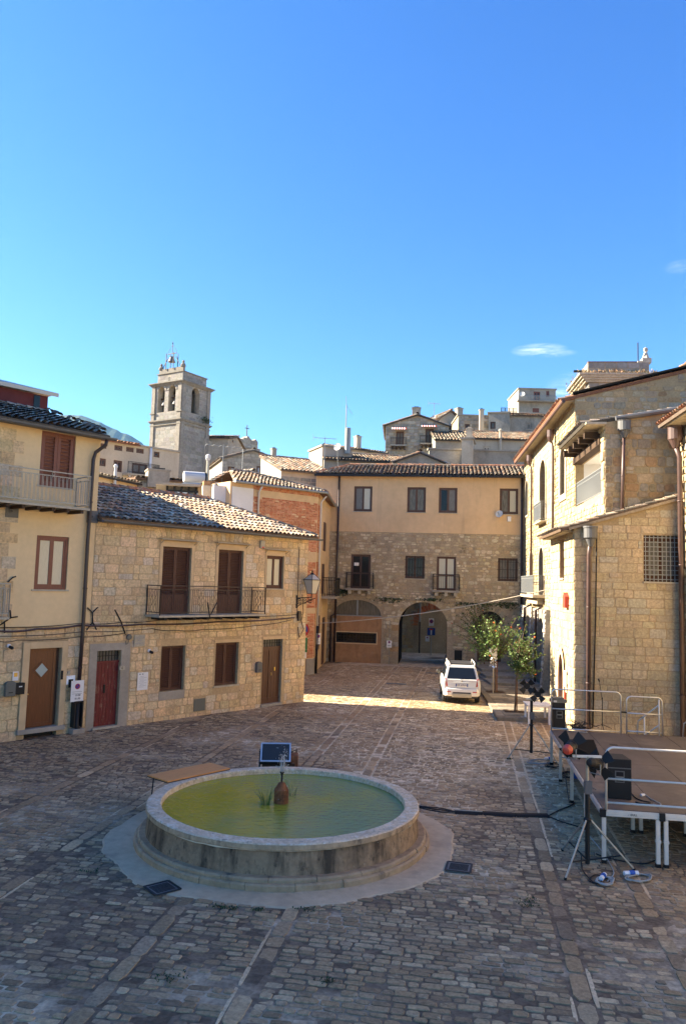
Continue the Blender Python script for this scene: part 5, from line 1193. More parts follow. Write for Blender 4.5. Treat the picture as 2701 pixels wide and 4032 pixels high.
# ================================================================ right: the palace, its annex and the wall along the stage
def wall_w(fac): return fac.rot
def build_palace():
    F = M; W = F.L; top = 13.25; h = empty('stone_palace', F.o, F.rot, 'long sunlit rubble stone palace with arched windows and a timber loggia, on the right', 'house')
    un = F.uv(2264, 1640)[0]                     # near end of the tall part
    R_ = F.rect; lt = 11.0
    def vr(px0, y0, px1, y1, dpx=0): return R_(px0, y0, px1, y1)
    w1 = vr(2071, 1896, 2080, 2026); w2 = vr(2127, 1822, 2149, 2050); w3 = vr(2208, 1769, 2227, 1941)
    lo = R_(2264, 1830, 2368, 1958); lo = (lo[0], lo[1], F.uv(2264, 1997)[1], F.uv(2300, 1800)[1])
    wa = vr(2087, 2170, 2098, 2280); db = vr(2124, 2157, 2141, 2345)
    A = lambda r: archpoly(r[0], r[1], r[2], r[3] - (r[1] - r[0]) * .42, r[3], 10)
    holes = [A(w1), A(w2), A(w3), rectpoly(lo), A(wa), A(db)]
    out1 = [(0, -.1), (W, -.1), (W, lt), (un, lt), (un, top), (-.3, top), (-.3, 4)]
    w = MB(); w.wall(out1, holes, rev=.35)
    D = 9.0
    w.quad((un, 0, lt - 1), (un, D, lt - 1), (un, D, top + D * .249), (un, 0, top))        # gable facing the square
    Xs = lambda u, v, z: (W - v, u, z)                                                 # shade wall of the loggia block
    w.wall([(0, -.1), (3.4, -.1), (3.4, lt + .56), (0, lt)], [], X=Xs); w.quad((0, D, 0), (0, 0, 0), (0, 0, top), (0, D, top))
    w.build('wall', MATS['mortar_pale'], h)
    s = MB(); ex = lambda r, a: archpoly(r[0] - a, r[1] + a, r[2] - a, r[3] - (r[1] - r[0]) * .42, r[3] + a, 10)
    cut = [ex(w1, .12), ex(w2, .14), ex(w3, .30), rectpoly((lo[0] - .02, lo[1] + .02, lo[2] - .02, lo[3] + .35)), ex(wa, .1), ex(db, .12)]
    un1, un2 = F.uv(2100, 1800)[0], F.uv(2180, 1700)[0]
    rub = dict(course=(.14, .27), width=(.14, .42), gap=.024, relief=.035, jit=.025, pal='pale', round_=.26, skip=.06); ash = dict(course=(.3, .4), width=(.35, .8), gap=.014, relief=.012, jit=.008, pal='pale', round_=.12)
    stones(s, [(-.3, 3.9), (un1, 3.9), (un1, top - .05), (-.3, top - .05)], cut, 81, **rub)
    stones(s, [(un1, 8.6), (un2, 8.6), (un2, top - .05), (un1, top - .05)], cut, 82, **ash)
    stones(s, [(un1, 3.9), (un2, 3.9), (un2, 8.6), (un1, 8.6)], cut, 83, **rub)
    stones(s, [(un2, 3.9), (W - .02, 3.9), (W - .02, lt), (un, lt), (un, top - .05), (un2, top - .05)], cut, 84, **rub)
    stones(s, [(W - 1.0, 6.8), (W - .005, 6.8), (W - .005, lt), (W - 1.0, lt)], cut, 85, course=(.26, .4), width=(.4, .6), gap=.014, relief=.055, jit=.01, pal='pale')
    # dark base behind the buttresses
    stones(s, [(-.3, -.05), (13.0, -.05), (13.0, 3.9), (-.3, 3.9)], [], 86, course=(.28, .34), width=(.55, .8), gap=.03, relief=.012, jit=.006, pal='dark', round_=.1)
    stones(s, [(0, 7.0), (3.3, 7.0), (3.3, lt + .5), (0, lt - .02)], [], 87, X=Xs, course=(.16, .36), width=(.2, .62), gap=.018, relief=.02, jit=.02, pal='mixed', round_=.24)
    Xg = lambda u, v, z: (un - v, u, z)
    stones(s, [(0, lt - .3), (D, lt - .3), (D, top + D * .249 - .05), (0, top - .05)], [], 88, X=lambda u, v, z: (un - v, u, z), course=(.2, .4), width=(.25, .6), gap=.03, relief=.018, jit=.03, pal='mixed', round_=.3, skip=.12)
    s.build('stone_facing', MATS['rubble'], h, colors=True)
    # dressed surrounds of the openings
    def surround(r, a, bottom=True):
        b = MB(); o_, i_ = ex(r, a), A(r); n = len(o_)
        for i in range(n):
            j = (i + 1) % n
            b.add([(o_[i][0], -.06, o_[i][1]), (o_[j][0], -.06, o_[j][1]), (i_[j][0], -.06, i_[j][1]), (i_[i][0], -.06, i_[i][1]), (o_[i][0], .02, o_[i][1]), (o_[j][0], .02, o_[j][1]), (i_[j][0], .3, i_[j][1]), (i_[i][0], .3, i_[i][1])], [(0, 1, 2, 3), (4, 5, 1, 0), (3, 2, 6, 7)])
        return b.build('surround', MATS['limestone'], h)
    surround(w1, .1); surround(w2, .1); surround(w3, .28); surround(wa, .08); surround(db, .1)
    def arch_win(r, frame, pane):
        b = MB(); p = A(r); n = len(p); c = (r[0] + r[1]) / 2
        q = [(c + (u - c) * .86, r[2] + .06 + (z - r[2]) * .94 if z > r[2] + .01 else z + .07) for u, z in p]
        for i in range(n):
            j = (i + 1) % n; b.quad((p[i][0], .26, p[i][1]), (p[j][0], .26, p[j][1]), (q[j][0], .26, q[j][1]), (q[i][0], .26, q[i][1])); b.quad((q[i][0], .26, q[i][1]), (q[j][0], .26, q[j][1]), (q[j][0], .32, q[j][1]), (q[i][0], .32, q[i][1]))
        b.box(c - .03, c + .03, .25, .31, r[2], r[3] - .03); b.box(r[0], r[1], .25, .31, r[2] + (r[3] - r[2]) * .55, r[2] + (r[3] - r[2]) * .55 + .06)
        o = b.build('window', MATS[frame], h); m = MB(); m.prism(p, .31, .34); m.build('pane', MATS[pane], o); return o
    arch_win(w1, 'wood_brown', 'glass_grey'); arch_win(w2, 'wood_brown', 'glass_grey'); arch_win(w3, 'wood_brown', 'curtain_grey'); arch_win(wa, 'wood_brown', 'glass_dark'); arch_win(db, 'wood_brown', 'glass_dark')
    # small french balconies
    def fb(r, dep, hgt, z, m='galv', base=False):
        b = MB(); rail_panel(b, (r[0] - .25, -dep), (r[1] + .25, -dep), z, z + hgt, 'bar', r=.012); rail_panel(b, (r[0] - .25, -.05), (r[0] - .25, -dep), z, z + hgt, 'bar', r=.012); rail_panel(b, (r[1] + .25, -dep), (r[1] + .25, -.05), z, z + hgt, 'bar', r=.012); o = b.build('railing', MATS[m], h)
        q = MB(); q.box(r[0] - .3, r[1] + .3, -dep - .05, 0, z - (.16 if base else .08), z)
        if base: q.box(r[0] + .2, r[1] - .2, -dep + .25, 0, z - .5, z - .162)
        q.build('slab', MATS['limestone'], o, bevel=.02)
    fb(w2, .3, 1.0, w2[2]); fb((wa[0] + .9, db[1] + .1, 0, 0), .6, 1.0, db[2] + .03, 'galv', True)
    # loggia: recess, beam, brackets, rail
    b = MB(); b.quad((lo[0], 1.7, lo[2]), (lo[1], 1.7, lo[2]), (lo[1], 1.7, lo[3]), (lo[0], 1.7, lo[3])); b.quad((lo[0], .35, lo[2]), (lo[1], .35, lo[2]), (lo[1], 1.7, lo[2]), (lo[0], 1.7, lo[2])); b.quad((lo[0], .35, lo[3]), (lo[0], 1.7, lo[3]), (lo[1], 1.7, lo[3]), (lo[1], .35, lo[3])); b.quad((lo[0], .35, lo[2]), (lo[0], 1.7, lo[2]), (lo[0], 1.7, lo[3]), (lo[0], .35, lo[3])); b.quad((lo[1], .35, lo[2]), (lo[1], .35, lo[3]), (lo[1], 1.7, lo[3]), (lo[1], 1.7, lo[2])); lg = b.build('loggia', MATS['plaster_white'], h)
    b = MB(); b.box(lo[0] + 2.6, lo[0] + 4.2, 1.62, 1.69, lo[2], lo[3] - .3); b.build('door', MATS['wood_dark'], lg)
    b = MB(); b.box(lo[0] - .1, lo[1] + .05, -.1, .25, lo[3] - .02, lo[3] + .25); b.build('beam', MATS['beam_wood'], lg)
    for k in range(5): 
        c = lo[0] + .35 + (lo[1] - lo[0] - .7) * k / 4; q = MB(); q.box(c - .1, c + .1, -.55, .2, lo[3] + .25, lo[3] + .5); q.build('bracket', MATS['beam_wood'], lg)
    b = MB(); rail_panel(b, (lo[0] + .03, .06), (lo[1] - .03, .06), lo[2], lo[2] + 1.0, 'bar', r=.012); b.build('railing', MATS['galv'], lg)
    # buttressed base with blind arches
    for i, (pa, pb) in enumerate(((2040, 2068), (2072, 2106), (2118, 2165))):
        ua, ub = F.uv(pa, 2500)[0], F.uv(pb, 2500)[0]
        k = MB(); z1 = 4.0 - .02 * i; bw = 1.0
        for (u0, u1) in ((max(-.2, ua), ua + (ub - ua) * .32 + .25), (ub - .35, ub + .15)):
            k.add([(u0, -.42, -.1), (u1, -.42, -.1), (u1, -.22, z1), (u0, -.22, z1), (u0, 0, -.1), (u1, 0, -.1), (u1, 0, z1), (u0, 0, z1)], [(0, 1, 2, 3), (3, 2, 6, 7), (1, 5, 6, 2), (4, 0, 3, 7)])
        um = (ua + ub) / 2 + .2; r_ = (ub - ua) * .32; ap = archpoly(um - r_, um + r_, 2.2, 2.2, 3.5, 8)[2:]
        k.wall([(ua, 2.2), (um - r_, 2.2)] + list(reversed(ap)) + [(um + r_, 2.2), (ub, 2.2), (ub, z1), (ua, z1)], [], v=-.2); k.quad((ua, -.2, z1), (ub, -.2, z1), (ub, 0, z1), (ua, 0, z1))
        for p, q in zip(ap[:-1], ap[1:]): k.quad((p[0], -.2, p[1]), (p[0], 0, p[1]), (q[0], 0, q[1]), (q[0], -.2, q[1]))
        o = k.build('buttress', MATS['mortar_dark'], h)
        un_ = [(max(-.2, ua), 0, ua + (ub - ua) * .32 + .25, z1), (ub - .35, 0, ub + .15, z1)]
        for (a_, z0_, c_, z1_) in un_:
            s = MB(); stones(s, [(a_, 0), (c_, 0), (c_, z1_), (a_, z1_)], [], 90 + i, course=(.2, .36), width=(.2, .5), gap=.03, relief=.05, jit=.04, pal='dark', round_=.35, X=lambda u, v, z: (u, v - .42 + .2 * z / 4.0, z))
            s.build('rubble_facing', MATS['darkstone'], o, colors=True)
    # roofs
    r = MB(); pit = math.radians(14); ov = .62; O = (-.6, -ov, top + .02 - ov * math.tan(pit)); Lw = un + .6 + .06
    tiles(r, O, (1, 0, 0), (0, math.cos(pit), math.sin(pit)), [(0, 0), (Lw, 0), (Lw, 9.4), (0, 9.4)], 91, pal='tileorange', r=.1, pitch=.26, th=.12)
    O2 = (un + .3, -.75, lt - .02); tiles(r, O2, (1, 0, 0), (0, .986, .163), [(0, 0), (W - un - .3, 0), (W - un - .3, 4.2), (0, 4.2)], 92, pal='tilegrey', r=.1, pitch=.25, th=.12)
    r.box(un - .1, un + .06, -.3, 9, top - .02, top - .02) if False else None
    r.build('roof', MATS['tile'], h, colors=True)
    q = MB(); q.tube([(un + .04, -.1, top + .10), (un + .04, 9, top + 9 * .249 + .12)], .09, 6); q.build('coping', MATS['brickface'], h)
    g = MB(); g.tube([(-.5, -ov + .08, O[2] - .16), (un + .3, -ov + .08, O[2] - .16)], .075, 8); g.build('gutter', MATS['pipe_rust'], h)
    # eaves boards and courses of tiles under the roof
    c = MB()
    for k in range(int((un + .5) / .22)): c.box(-.5 + k * .22, -.5 + k * .22 + .15, -ov + .14, .0, top - .2, top - .11)
    c.build('eaves_tiles', MATS['limestone'], h); c = MB()
    for k in range(int((W - un) / .2)): c.box(un + .35 + k * .2, un + .35 + k * .2 + .13, -.7, .0, lt - .13, lt - .05)
    c.build('eaves_tiles', MATS['limestone'], h)
    gx = MB(); P_ = lambda u, z: Xs(u, -.12, z); gx.tube([P_(.35, lt + .10), P_(3.35, lt + .6)], .09, 8); gx.build('side_gutter', MATS['pipe_grey'], h)
    def hopper(x, y, z, rr=.2, m='pipe_grey'):
        b = MB(); b.lathe([(.07, -.42), (.16, -.2), (rr, -.16), (rr, .16), (rr + .02, .2), (rr - .03, .2), (rr - .05, .0)], (x, y, z), 14); return b.build('rain_hopper', MATS[m], h)
    a = Xs(.62, -.2, lt - .18); hopper(*a, .22); pipe(h, [Xs(.62, -.15, lt - .5), Xs(.55, -.12, 7.6)], .06, 'pipe_rust')
    gz = O[2] - .2
    for (px, py, z0, low) in ((2091, 2100, 4.0, None), (2176, 2100, 4.0, None)):
        u = F.uv(px, py, .12)[0]; hopper(u, -.25, gz - .35, .17, 'pipe_rust'); pipe(h, [(u, -.22, gz - .7), (u, -.13, gz - 1.1), (u, -.13, z0)], .06, 'pipe_rust')
    for (px, py) in ((2064, 2480), (2108, 2540)):
        u = F.uv(px, py, .5)[0]; pipe(h, [(u + .35, -.3, 4.05), (u, -.5, 3.9), (u - .05, -.52, .1)], .065, 'pipe_brown')
    return h
PAL = build_palace()
def build_annex():
    W1, W2 = T1.L, T2.L; h = empty('stone_annex', T2.o, T2.rot, 'squared stone annex with a barred window and lean-to roof behind the stage', 'annex')
    z0, z1 = 7.1, 8.2; sl = (z1 - z0) / W2
    dl = Vector((T1.d.dot(T2.d), T1.d.dot(-T2.n)))      # direction of the sunlit face in local axes, ending at the corner
    X1 = lambda u, v, z: (0 + dl.x * (u - W1) - dl.y * v, dl.y * (u - W1) + dl.x * v, z)
    gr = T2.rect(2532, 2107, 2681, 2293)
    wn_ = T1.rect(2203, 2118, 2230, 2275); wn_ = (wn_[0], wn_[0] + 1.0, wn_[2], wn_[3] - .1)
    dr = (2.05, 3.1, -.1, 2.62); arch = archpoly(dr[0], dr[1], -.1, 1.75, 2.62, 10)
    w = MB(); w.wall([(0, -.1), (W2, -.1), (W2, z1), (0, z0)], [rectpoly(gr)], rev=.28)
    out = [(0, -.1), (dr[0], -.1)] + list(reversed(arch[2:])) + [(dr[1], -.1), (W1, -.1), (W1, z0), (0, z0)]
    w.wall(out, [rectpoly(wn_)], rev=.3, X=X1)
    ed = [(dr[0], -.1)] + list(reversed(arch[2:])) + [(dr[1], -.1)]
    for p, q in zip(ed[:-1], ed[1:]): w.quad(X1(p[0], 0, p[1]), X1(p[0], .35, p[1]), X1(q[0], .35, q[1]), X1(q[0], 0, q[1]))
    w.quad(X1(0, 1.6, -.1), X1(0, 0, -.1), X1(0, 0, z0), X1(0, 1.6, z0)); w.build('wall', MATS['mortar'], h)
    s = MB()
    stones(s, [(.0, -.05), (W2, -.05), (W2, z1 - .03), (0, z0 - .03)], [rectpoly((gr[0] - .01, gr[1] + .01, gr[2] - .05, gr[3] + .01))], 101, course=(.21, .34), width=(.24, .7), gap=.015, relief=.013, jit=.012, pal='warm', round_=.14)
    stones(s, [(0, -.05), (W1 - .005, -.05), (W1 - .005, z0 - .03), (0, z0 - .03)], [rectpoly((wn_[0] - .02, wn_[1] + .02, wn_[2] - .02, wn_[3] + .02)), archpoly(dr[0] - .24, dr[1] + .24, -.1, 1.75, 2.92, 10)], 102, course=(.25, .36), width=(.26, .55), gap=.018, relief=.024, jit=.016, pal='pale', round_=.2, X=X1)
    s.build('stone_facing', MATS['ashlar'], h, colors=True)
    b = MB(); o_ = archpoly(dr[0] - .22, dr[1] + .22, 0, 1.75, 2.88, 10)[1:] ; i_ = archpoly(dr[0], dr[1], 0, 1.75, 2.62, 10)[1:]
    o_.append((dr[0] - .22, 0)); i_.append((dr[0], 0))
    for i in range(len(o_) - 1): b.add([X1(o_[i][0], -.06, o_[i][1]), X1(o_[i + 1][0], -.06, o_[i + 1][1]), X1(i_[i + 1][0], -.06, i_[i + 1][1]), X1(i_[i][0], -.06, i_[i][1]), X1(i_[i + 1][0], .2, i_[i + 1][1]), X1(i_[i][0], .2, i_[i][1])], [(0, 1, 2, 3), (3, 2, 4, 5)])
    b.build('door_surround', MATS['surround'], h)
    d = MB(); d.prism(archpoly(dr[0], dr[1], 0, 1.75, 2.62, 10), .25, .3, X1); d.build('door', MATS['wood_brown'], h)
    d = MB(); d.prism(rectpoly(wn_), .24, .28, X1); o = d.build('window', MATS['wood_dark'], h); d = MB(); d.prism([(wn_[0] - .03, wn_[2] - .06), (wn_[1] + .03, wn_[2] - .06), (wn_[1] + .03, wn_[2] - .003), (wn_[0] - .03, wn_[2] - .003)], -.06, .1, X1); d.build('sill', MATS['limestone'], o)
    o = window(h, (gr[0] + .03, gr[1] - .03, gr[2] + .03, gr[3] - .03), v=.2, frame='wood_brown', pane='curtain_grey', fw=.09, leaves=2, bars=2)
    g = MB(); n = 9
    for i in range(n): u = gr[0] + (gr[1] - gr[0]) * (i + .5) / n; g.tube([(u, .02, gr[2]), (u, .02, gr[3])], .017, 5)
    for k in range(10): z = gr[2] + (gr[3] - gr[2]) * (k + .5) / 10; g.tube([(gr[0], .02, z), (gr[1], .02, z)], .017, 5)
    g.build('grille', MATS['rail_cream'] if False else MATS['galv'], o); q = MB(); q.box(gr[0] - .02, gr[1] + .05, -.06, .03, gr[2] - .06, gr[2] - .005); q.build('sill', MATS['limestone'], o)
    # lean-to roof falling to the square
    r = MB(); V = Vector((math.cos(math.atan(sl)), 0, math.sin(math.atan(sl)))); U = Vector((0, -1, 0)); c0 = Vector(X1(0, -.45, 0)); c1 = Vector((-.45, -.12, 0))
    O = Vector((c0.x - .05, c0.y, z0 + .12 - .45 * sl)); U = Vector((c1.x - c0.x, c1.y - c0.y, 0)).normalized(); Lr = Vector((c1.x - c0.x, c1.y - c0.y, 0)).length
    Vv = Vector((-U.y, U.x, 0)); Vv = (Vv + Vector((0, 0, sl))).normalized()
    tiles(r, O, U, Vv, [(0, 0), (Lr, 0), (Lr, W2 + .6), (0, W2 + .6)], 103, pal='tilegrey', r=.085, pitch=.2, th=.09)
    r.build('roof', MATS['tile'], h, colors=True)
    c = MB()
    for k in range(int(W1 / .17)): c.prism([(k * .17, z0 - .1), (k * .17 + .11, z0 - .1), (k * .17 + .11, z0 - .02), (k * .17, z0 - .02)], -.36, .0, X1)
    c.build('eaves_tiles', MATS['limestone'], h)
    c = MB(); c.add([(-.2, -.13, z0 - .06), (W2, -.13, z1 - .01), (W2, .1, z1 - .01), (-.2, .1, z0 - .06), (-.2, -.13, z0 + .03), (W2, -.13, z1 + .08), (W2, .1, z1 + .08), (-.2, .1, z0 + .03)], [(0, 1, 5, 4), (4, 5, 6, 7), (0, 3, 2, 1)]); c.build('verge', MATS['mortar_grey'], h)
    hx = .49; b = MB(); b.lathe([(.07, -.5), (.17, -.24), (.23, -.2), (.23, .12), (.25, .14), (.25, .2), (.2, .2), (.18, .05)], (hx, -.27, z0 - .12), 16); b.build('rain_hopper', MATS['pipe_grey'], h)
    pipe(h, [(hx, -.27, z0 - .5), (hx - .02, -.12, z0 - .9), (hx - .06, -.12, .1)], .075, 'pipe_rust')
    pipe(h, [(hx + .24, -.1, z0 - .2), (hx + .2, -.07, 4), (hx + .1, -.07, .4)], .022, 'cable', name='wall_cable', clips=False)
    e = Vector(X1(3.05, -.05, 0)); rb = MB(); rb.prism([(3.6, 4.35), (4.05, 4.35), (4.05, 4.75), (3.82, 4.9), (3.6, 4.75)], -.16, 0, X1); rb.build('alarm_box', MATS['red_box'], h)
    rb = MB(); rb.prism([(3.42, 1.55), (3.75, 1.55), (3.75, 2.1), (3.42, 2.1)], -.07, -.04, X1); rb.build('notice_panel', MATS['white'], h)
    rb = MB(); rb.prism([(3.42, 1.05), (3.62, 1.05), (3.62, 1.35), (3.42, 1.35)], -.09, -.04, X1); rb.build('call_box', MATS['red_box'], h)
    return h
ANX = build_annex()
def build_side_wall():
    # the next house comes forward along the right edge of the square
    a = T2.P(T2.L - .02, -.02, 0); d = Vector((-.109, -.994, 0)); q = a + d * 15; F = Fac(a, q); h = empty('side_house', F.o, F.rot, 'grey stone house corner with big brown downpipe at the right edge', 'house')
    top = 10.9; b = MB(); b.wall([(0, -.1), (F.L, -.1), (F.L, top), (0, top)], []); b.quad((0, 0, 0), (0, 6, 0), (0, 6, top), (0, 0, top)) if False else b.add([(0, 0, -.1), (0, 8, -.1), (0, 8, top + 1.5), (0, 0, top)], [(3, 2, 1, 0)]); b.build('wall', MATS['mortar'], h)
    s = MB(); stones(s, [(0, -.05), (F.L, -.05), (F.L, top), (0, top)], [], 111, course=(.22, .36), width=(.25, .55), gap=.025, relief=.05, jit=.03, pal='warm', round_=.3); s.build('stone_facing', MATS['ashlar'], h, colors=True)
    r = MB(); p = math.radians(14); tiles(r, (-.3, -.7, top - .1), (1, 0, 0), (0, math.cos(p), math.sin(p)), [(0, 0), (F.L, 0), (F.L, 7), (0, 7)], 112, pal='tileorange', r=.1, pitch=.24); r.build('roof', MATS['tile'], h, colors=True)
    c = MB()
    for k in range(60): c.box(-.1 + k * .22, k * .22 + .05, -.6, 0, top - .24, top - .14)
    c.build('eaves_tiles', MATS['limestone'], h)
    b = MB(); b.lathe([(.08, -.5), (.2, -.25), (.24, -.2), (.24, .2), (.27, .25), (.22, .25), (.2, 0)], (.3, -.3, top - .5), 14); b.build('rain_hopper', MATS['pipe_rust'], h)
    pipe(h, [(.3, -.3, top - .9), (.28, -.16, top - 1.3), (.28, -.16, .1)], .085, 'pipe_rust')
    return h
build_side_wall()
# ================================================================ the town behind
HZ = lambda px: 2016 + 280 + (px - PW / 2) * 0.0286
def zat(px, py, d): return AtY(px, py, d).z
def plan(px, d): p = AtY(px, HZ(px), d); return (p.x, p.y)
def far_house(name, label, pl, pr, dl, dr, top, D, wallm, roof='flat', wins=(), pal=None, course=(.25, .4), rise=1.2, seed=1, roofpal='tile', wm='wood_dark', pm='glass_dark', ov=.3, base=-.5, ridge_in=None, cat='house', group=None, tpitch=.3, glow=None, gable=None, sill=True, smat='farstone'):
    F = Fac(plan(pl, dl), plan(pr, dr)); W = F.L; h = empty(name, F.o, F.rot, label, cat, group); zb = base
    rects = [F.rect(*w[:4]) for w in wins]; gp = [(W * .5, top + rise)] if gable else []
    outer = [(0, zb), (W, zb), (W, top)] + gp + [(0, top)]
    b = MB(); b.wall(outer, [rectpoly(r) for r in rects], rev=.18)
    back = [(0, zb), (W, zb), (W, top)] + gp + [(0, top)]; b.wall(back, [], v=D)
    b.quad((W, 0, zb), (W, D, zb), (W, D, top), (W, 0, top)); b.quad((0, D, zb), (0, 0, zb), (0, 0, top), (0, D, top))
    if roof == 'shed': b.add([(0, 0, top), (0, D, top + rise), (0, D, top), (W, 0, top), (W, D, top + rise), (W, D, top)], [(0, 1, 2), (3, 5, 4)])
    if roof == 'ridge': b.add([(0, 0, top), (0, D / 2, top + rise), (0, D, top), (W, 0, top), (W, D / 2, top + rise), (W, D, top)], [(0, 1, 2), (3, 5, 4)])
    b.build('wall', MATS[wallm], h)
    if pal:
        s = MB(); stones(s, [(0, max(zb, top - 7)), (W, max(zb, top - 7)), (W, top)] + gp + [(0, top)], [rectpoly((r[0] - .05, r[1] + .05, r[2] - .05, r[3] + .05)) for r in rects], seed, course=course, width=(course[0] * 1.1, course[1] * 2.0), gap=.03, relief=.03, jit=.03, pal=pal, round_=.28)
        stones(s, [(0, max(zb, top - 5)), (D, max(zb, top - 5)), (D, top), (0, top)], [], seed + 1, course=course, width=(course[0] * 1.1, course[1] * 2.0), gap=.03, relief=.03, jit=.03, pal=pal, X=lambda u, v, z: (W - v, u, z))
        s.build('stone_facing', MATS[smat], h, colors=True)
    for r, w in zip(rects, wins): window(h, r, v=.06, frame=w[4] if len(w) > 4 else wm, pane=w[5] if len(w) > 5 else pm, fw=.09, leaves=2 if r[1] - r[0] > .6 else 1, sill='limestone' if sill else None)
    r = MB()
    if roof in ('shed', 'ridge'):
        run = D if roof == 'shed' else D / 2; pit = math.atan2(rise, run); hl = (run + ov) / math.cos(pit); O = (-.15, -ov, top + .03 - ov * math.tan(pit))
        tiles(r, O, (1, 0, 0), (0, math.cos(pit), math.sin(pit)), [(0, 0), (W + .3, 0), (W + .3, hl), (0, hl)], seed + 5, pal=roofpal, pitch=tpitch, r=tpitch * .42, row=.42, segs=4); ridge(r, (-.15, run, top + rise + .08), (W + .15, run, top + rise + .08), seed, r=.13, pal=roofpal)
        if roof == 'ridge': r.quad((-.15, run, top + rise + .03), (W + .15, run, top + rise + .03), (W + .15, D + ov, top - .05), (-.15, D + ov, top - .05), (.2, .15, .11))
        r.build('roof', MATS['fartile'], h, colors=True)
    elif roof == 'gable':
        for sgn in (0, 1):
            pit = math.atan2(rise, W / 2); hl = (W / 2 + .25) / math.cos(pit)
            O = (-.25, -.25, top - .25 * math.tan(pit)) if sgn == 0 else (W + .25, D, top - .25 * math.tan(pit)); U = (0, 1, 0) if sgn == 0 else (0, -1, 0); V = (math.cos(pit) * (1 if sgn == 0 else -1), 0, math.sin(pit))
            tiles(r, O, U, V, [(0, 0), (D + .25, 0), (D + .25, hl), (0, hl)], seed + sgn, pal=roofpal, pitch=tpitch, r=tpitch * .42, row=.42, segs=4)
        ridge(r, (W / 2, -.25, top + rise + .08), (W / 2, D, top + rise + .08), seed, r=.14, pal=roofpal); r.build('roof', MATS['fartile'], h, colors=True)
    else:
        r.box(-.12, W + .12, -.12, D + .12, top, top + .14); r.build('roof_slab', MATS['plaster_grey'], h)
    return h, F
def chimney(h, F, px, y0, y1, out, w=.45, m='plaster_grey', cap='iron', name='chimney', d=None):
    u, zt = F.uv(px, y0, out); _, zb = F.uv(px, y1, out); b = MB(); b.box(u - w / 2, u + w / 2, -out - w / 2, -out + w / 2, zb - .6, zt - .14); b.box(u - w / 2 - .05, u + w / 2 + .05, -out - w / 2 - .05, -out + w / 2 + .05, zt - .14, zt - .05); o = b.build(name, MATS[m], h)
    b = MB(); b.box(u - w * .3, u + w * .3, -out - w * .3, -out + w * .3, zt - .05, zt + .06); b.build('cap', MATS[cap], o)
def zA(x, y): return 380 + x / 3.136, 1640 + y / 3.136
def zB(x, y): return 780 + x / 3.136, 1640 + y / 3.136
def zC(x, y): return 1240 + x / 2.613, 1560 + y / 2.613
def zD(x, y): return 1780 + x / 3.0154, 1500 + y / 3.0154
def rc(fn, *r):
    a = fn(r[0], r[1]); b = fn(r[2], r[3]); return (*a, *b) + tuple(r[4:])
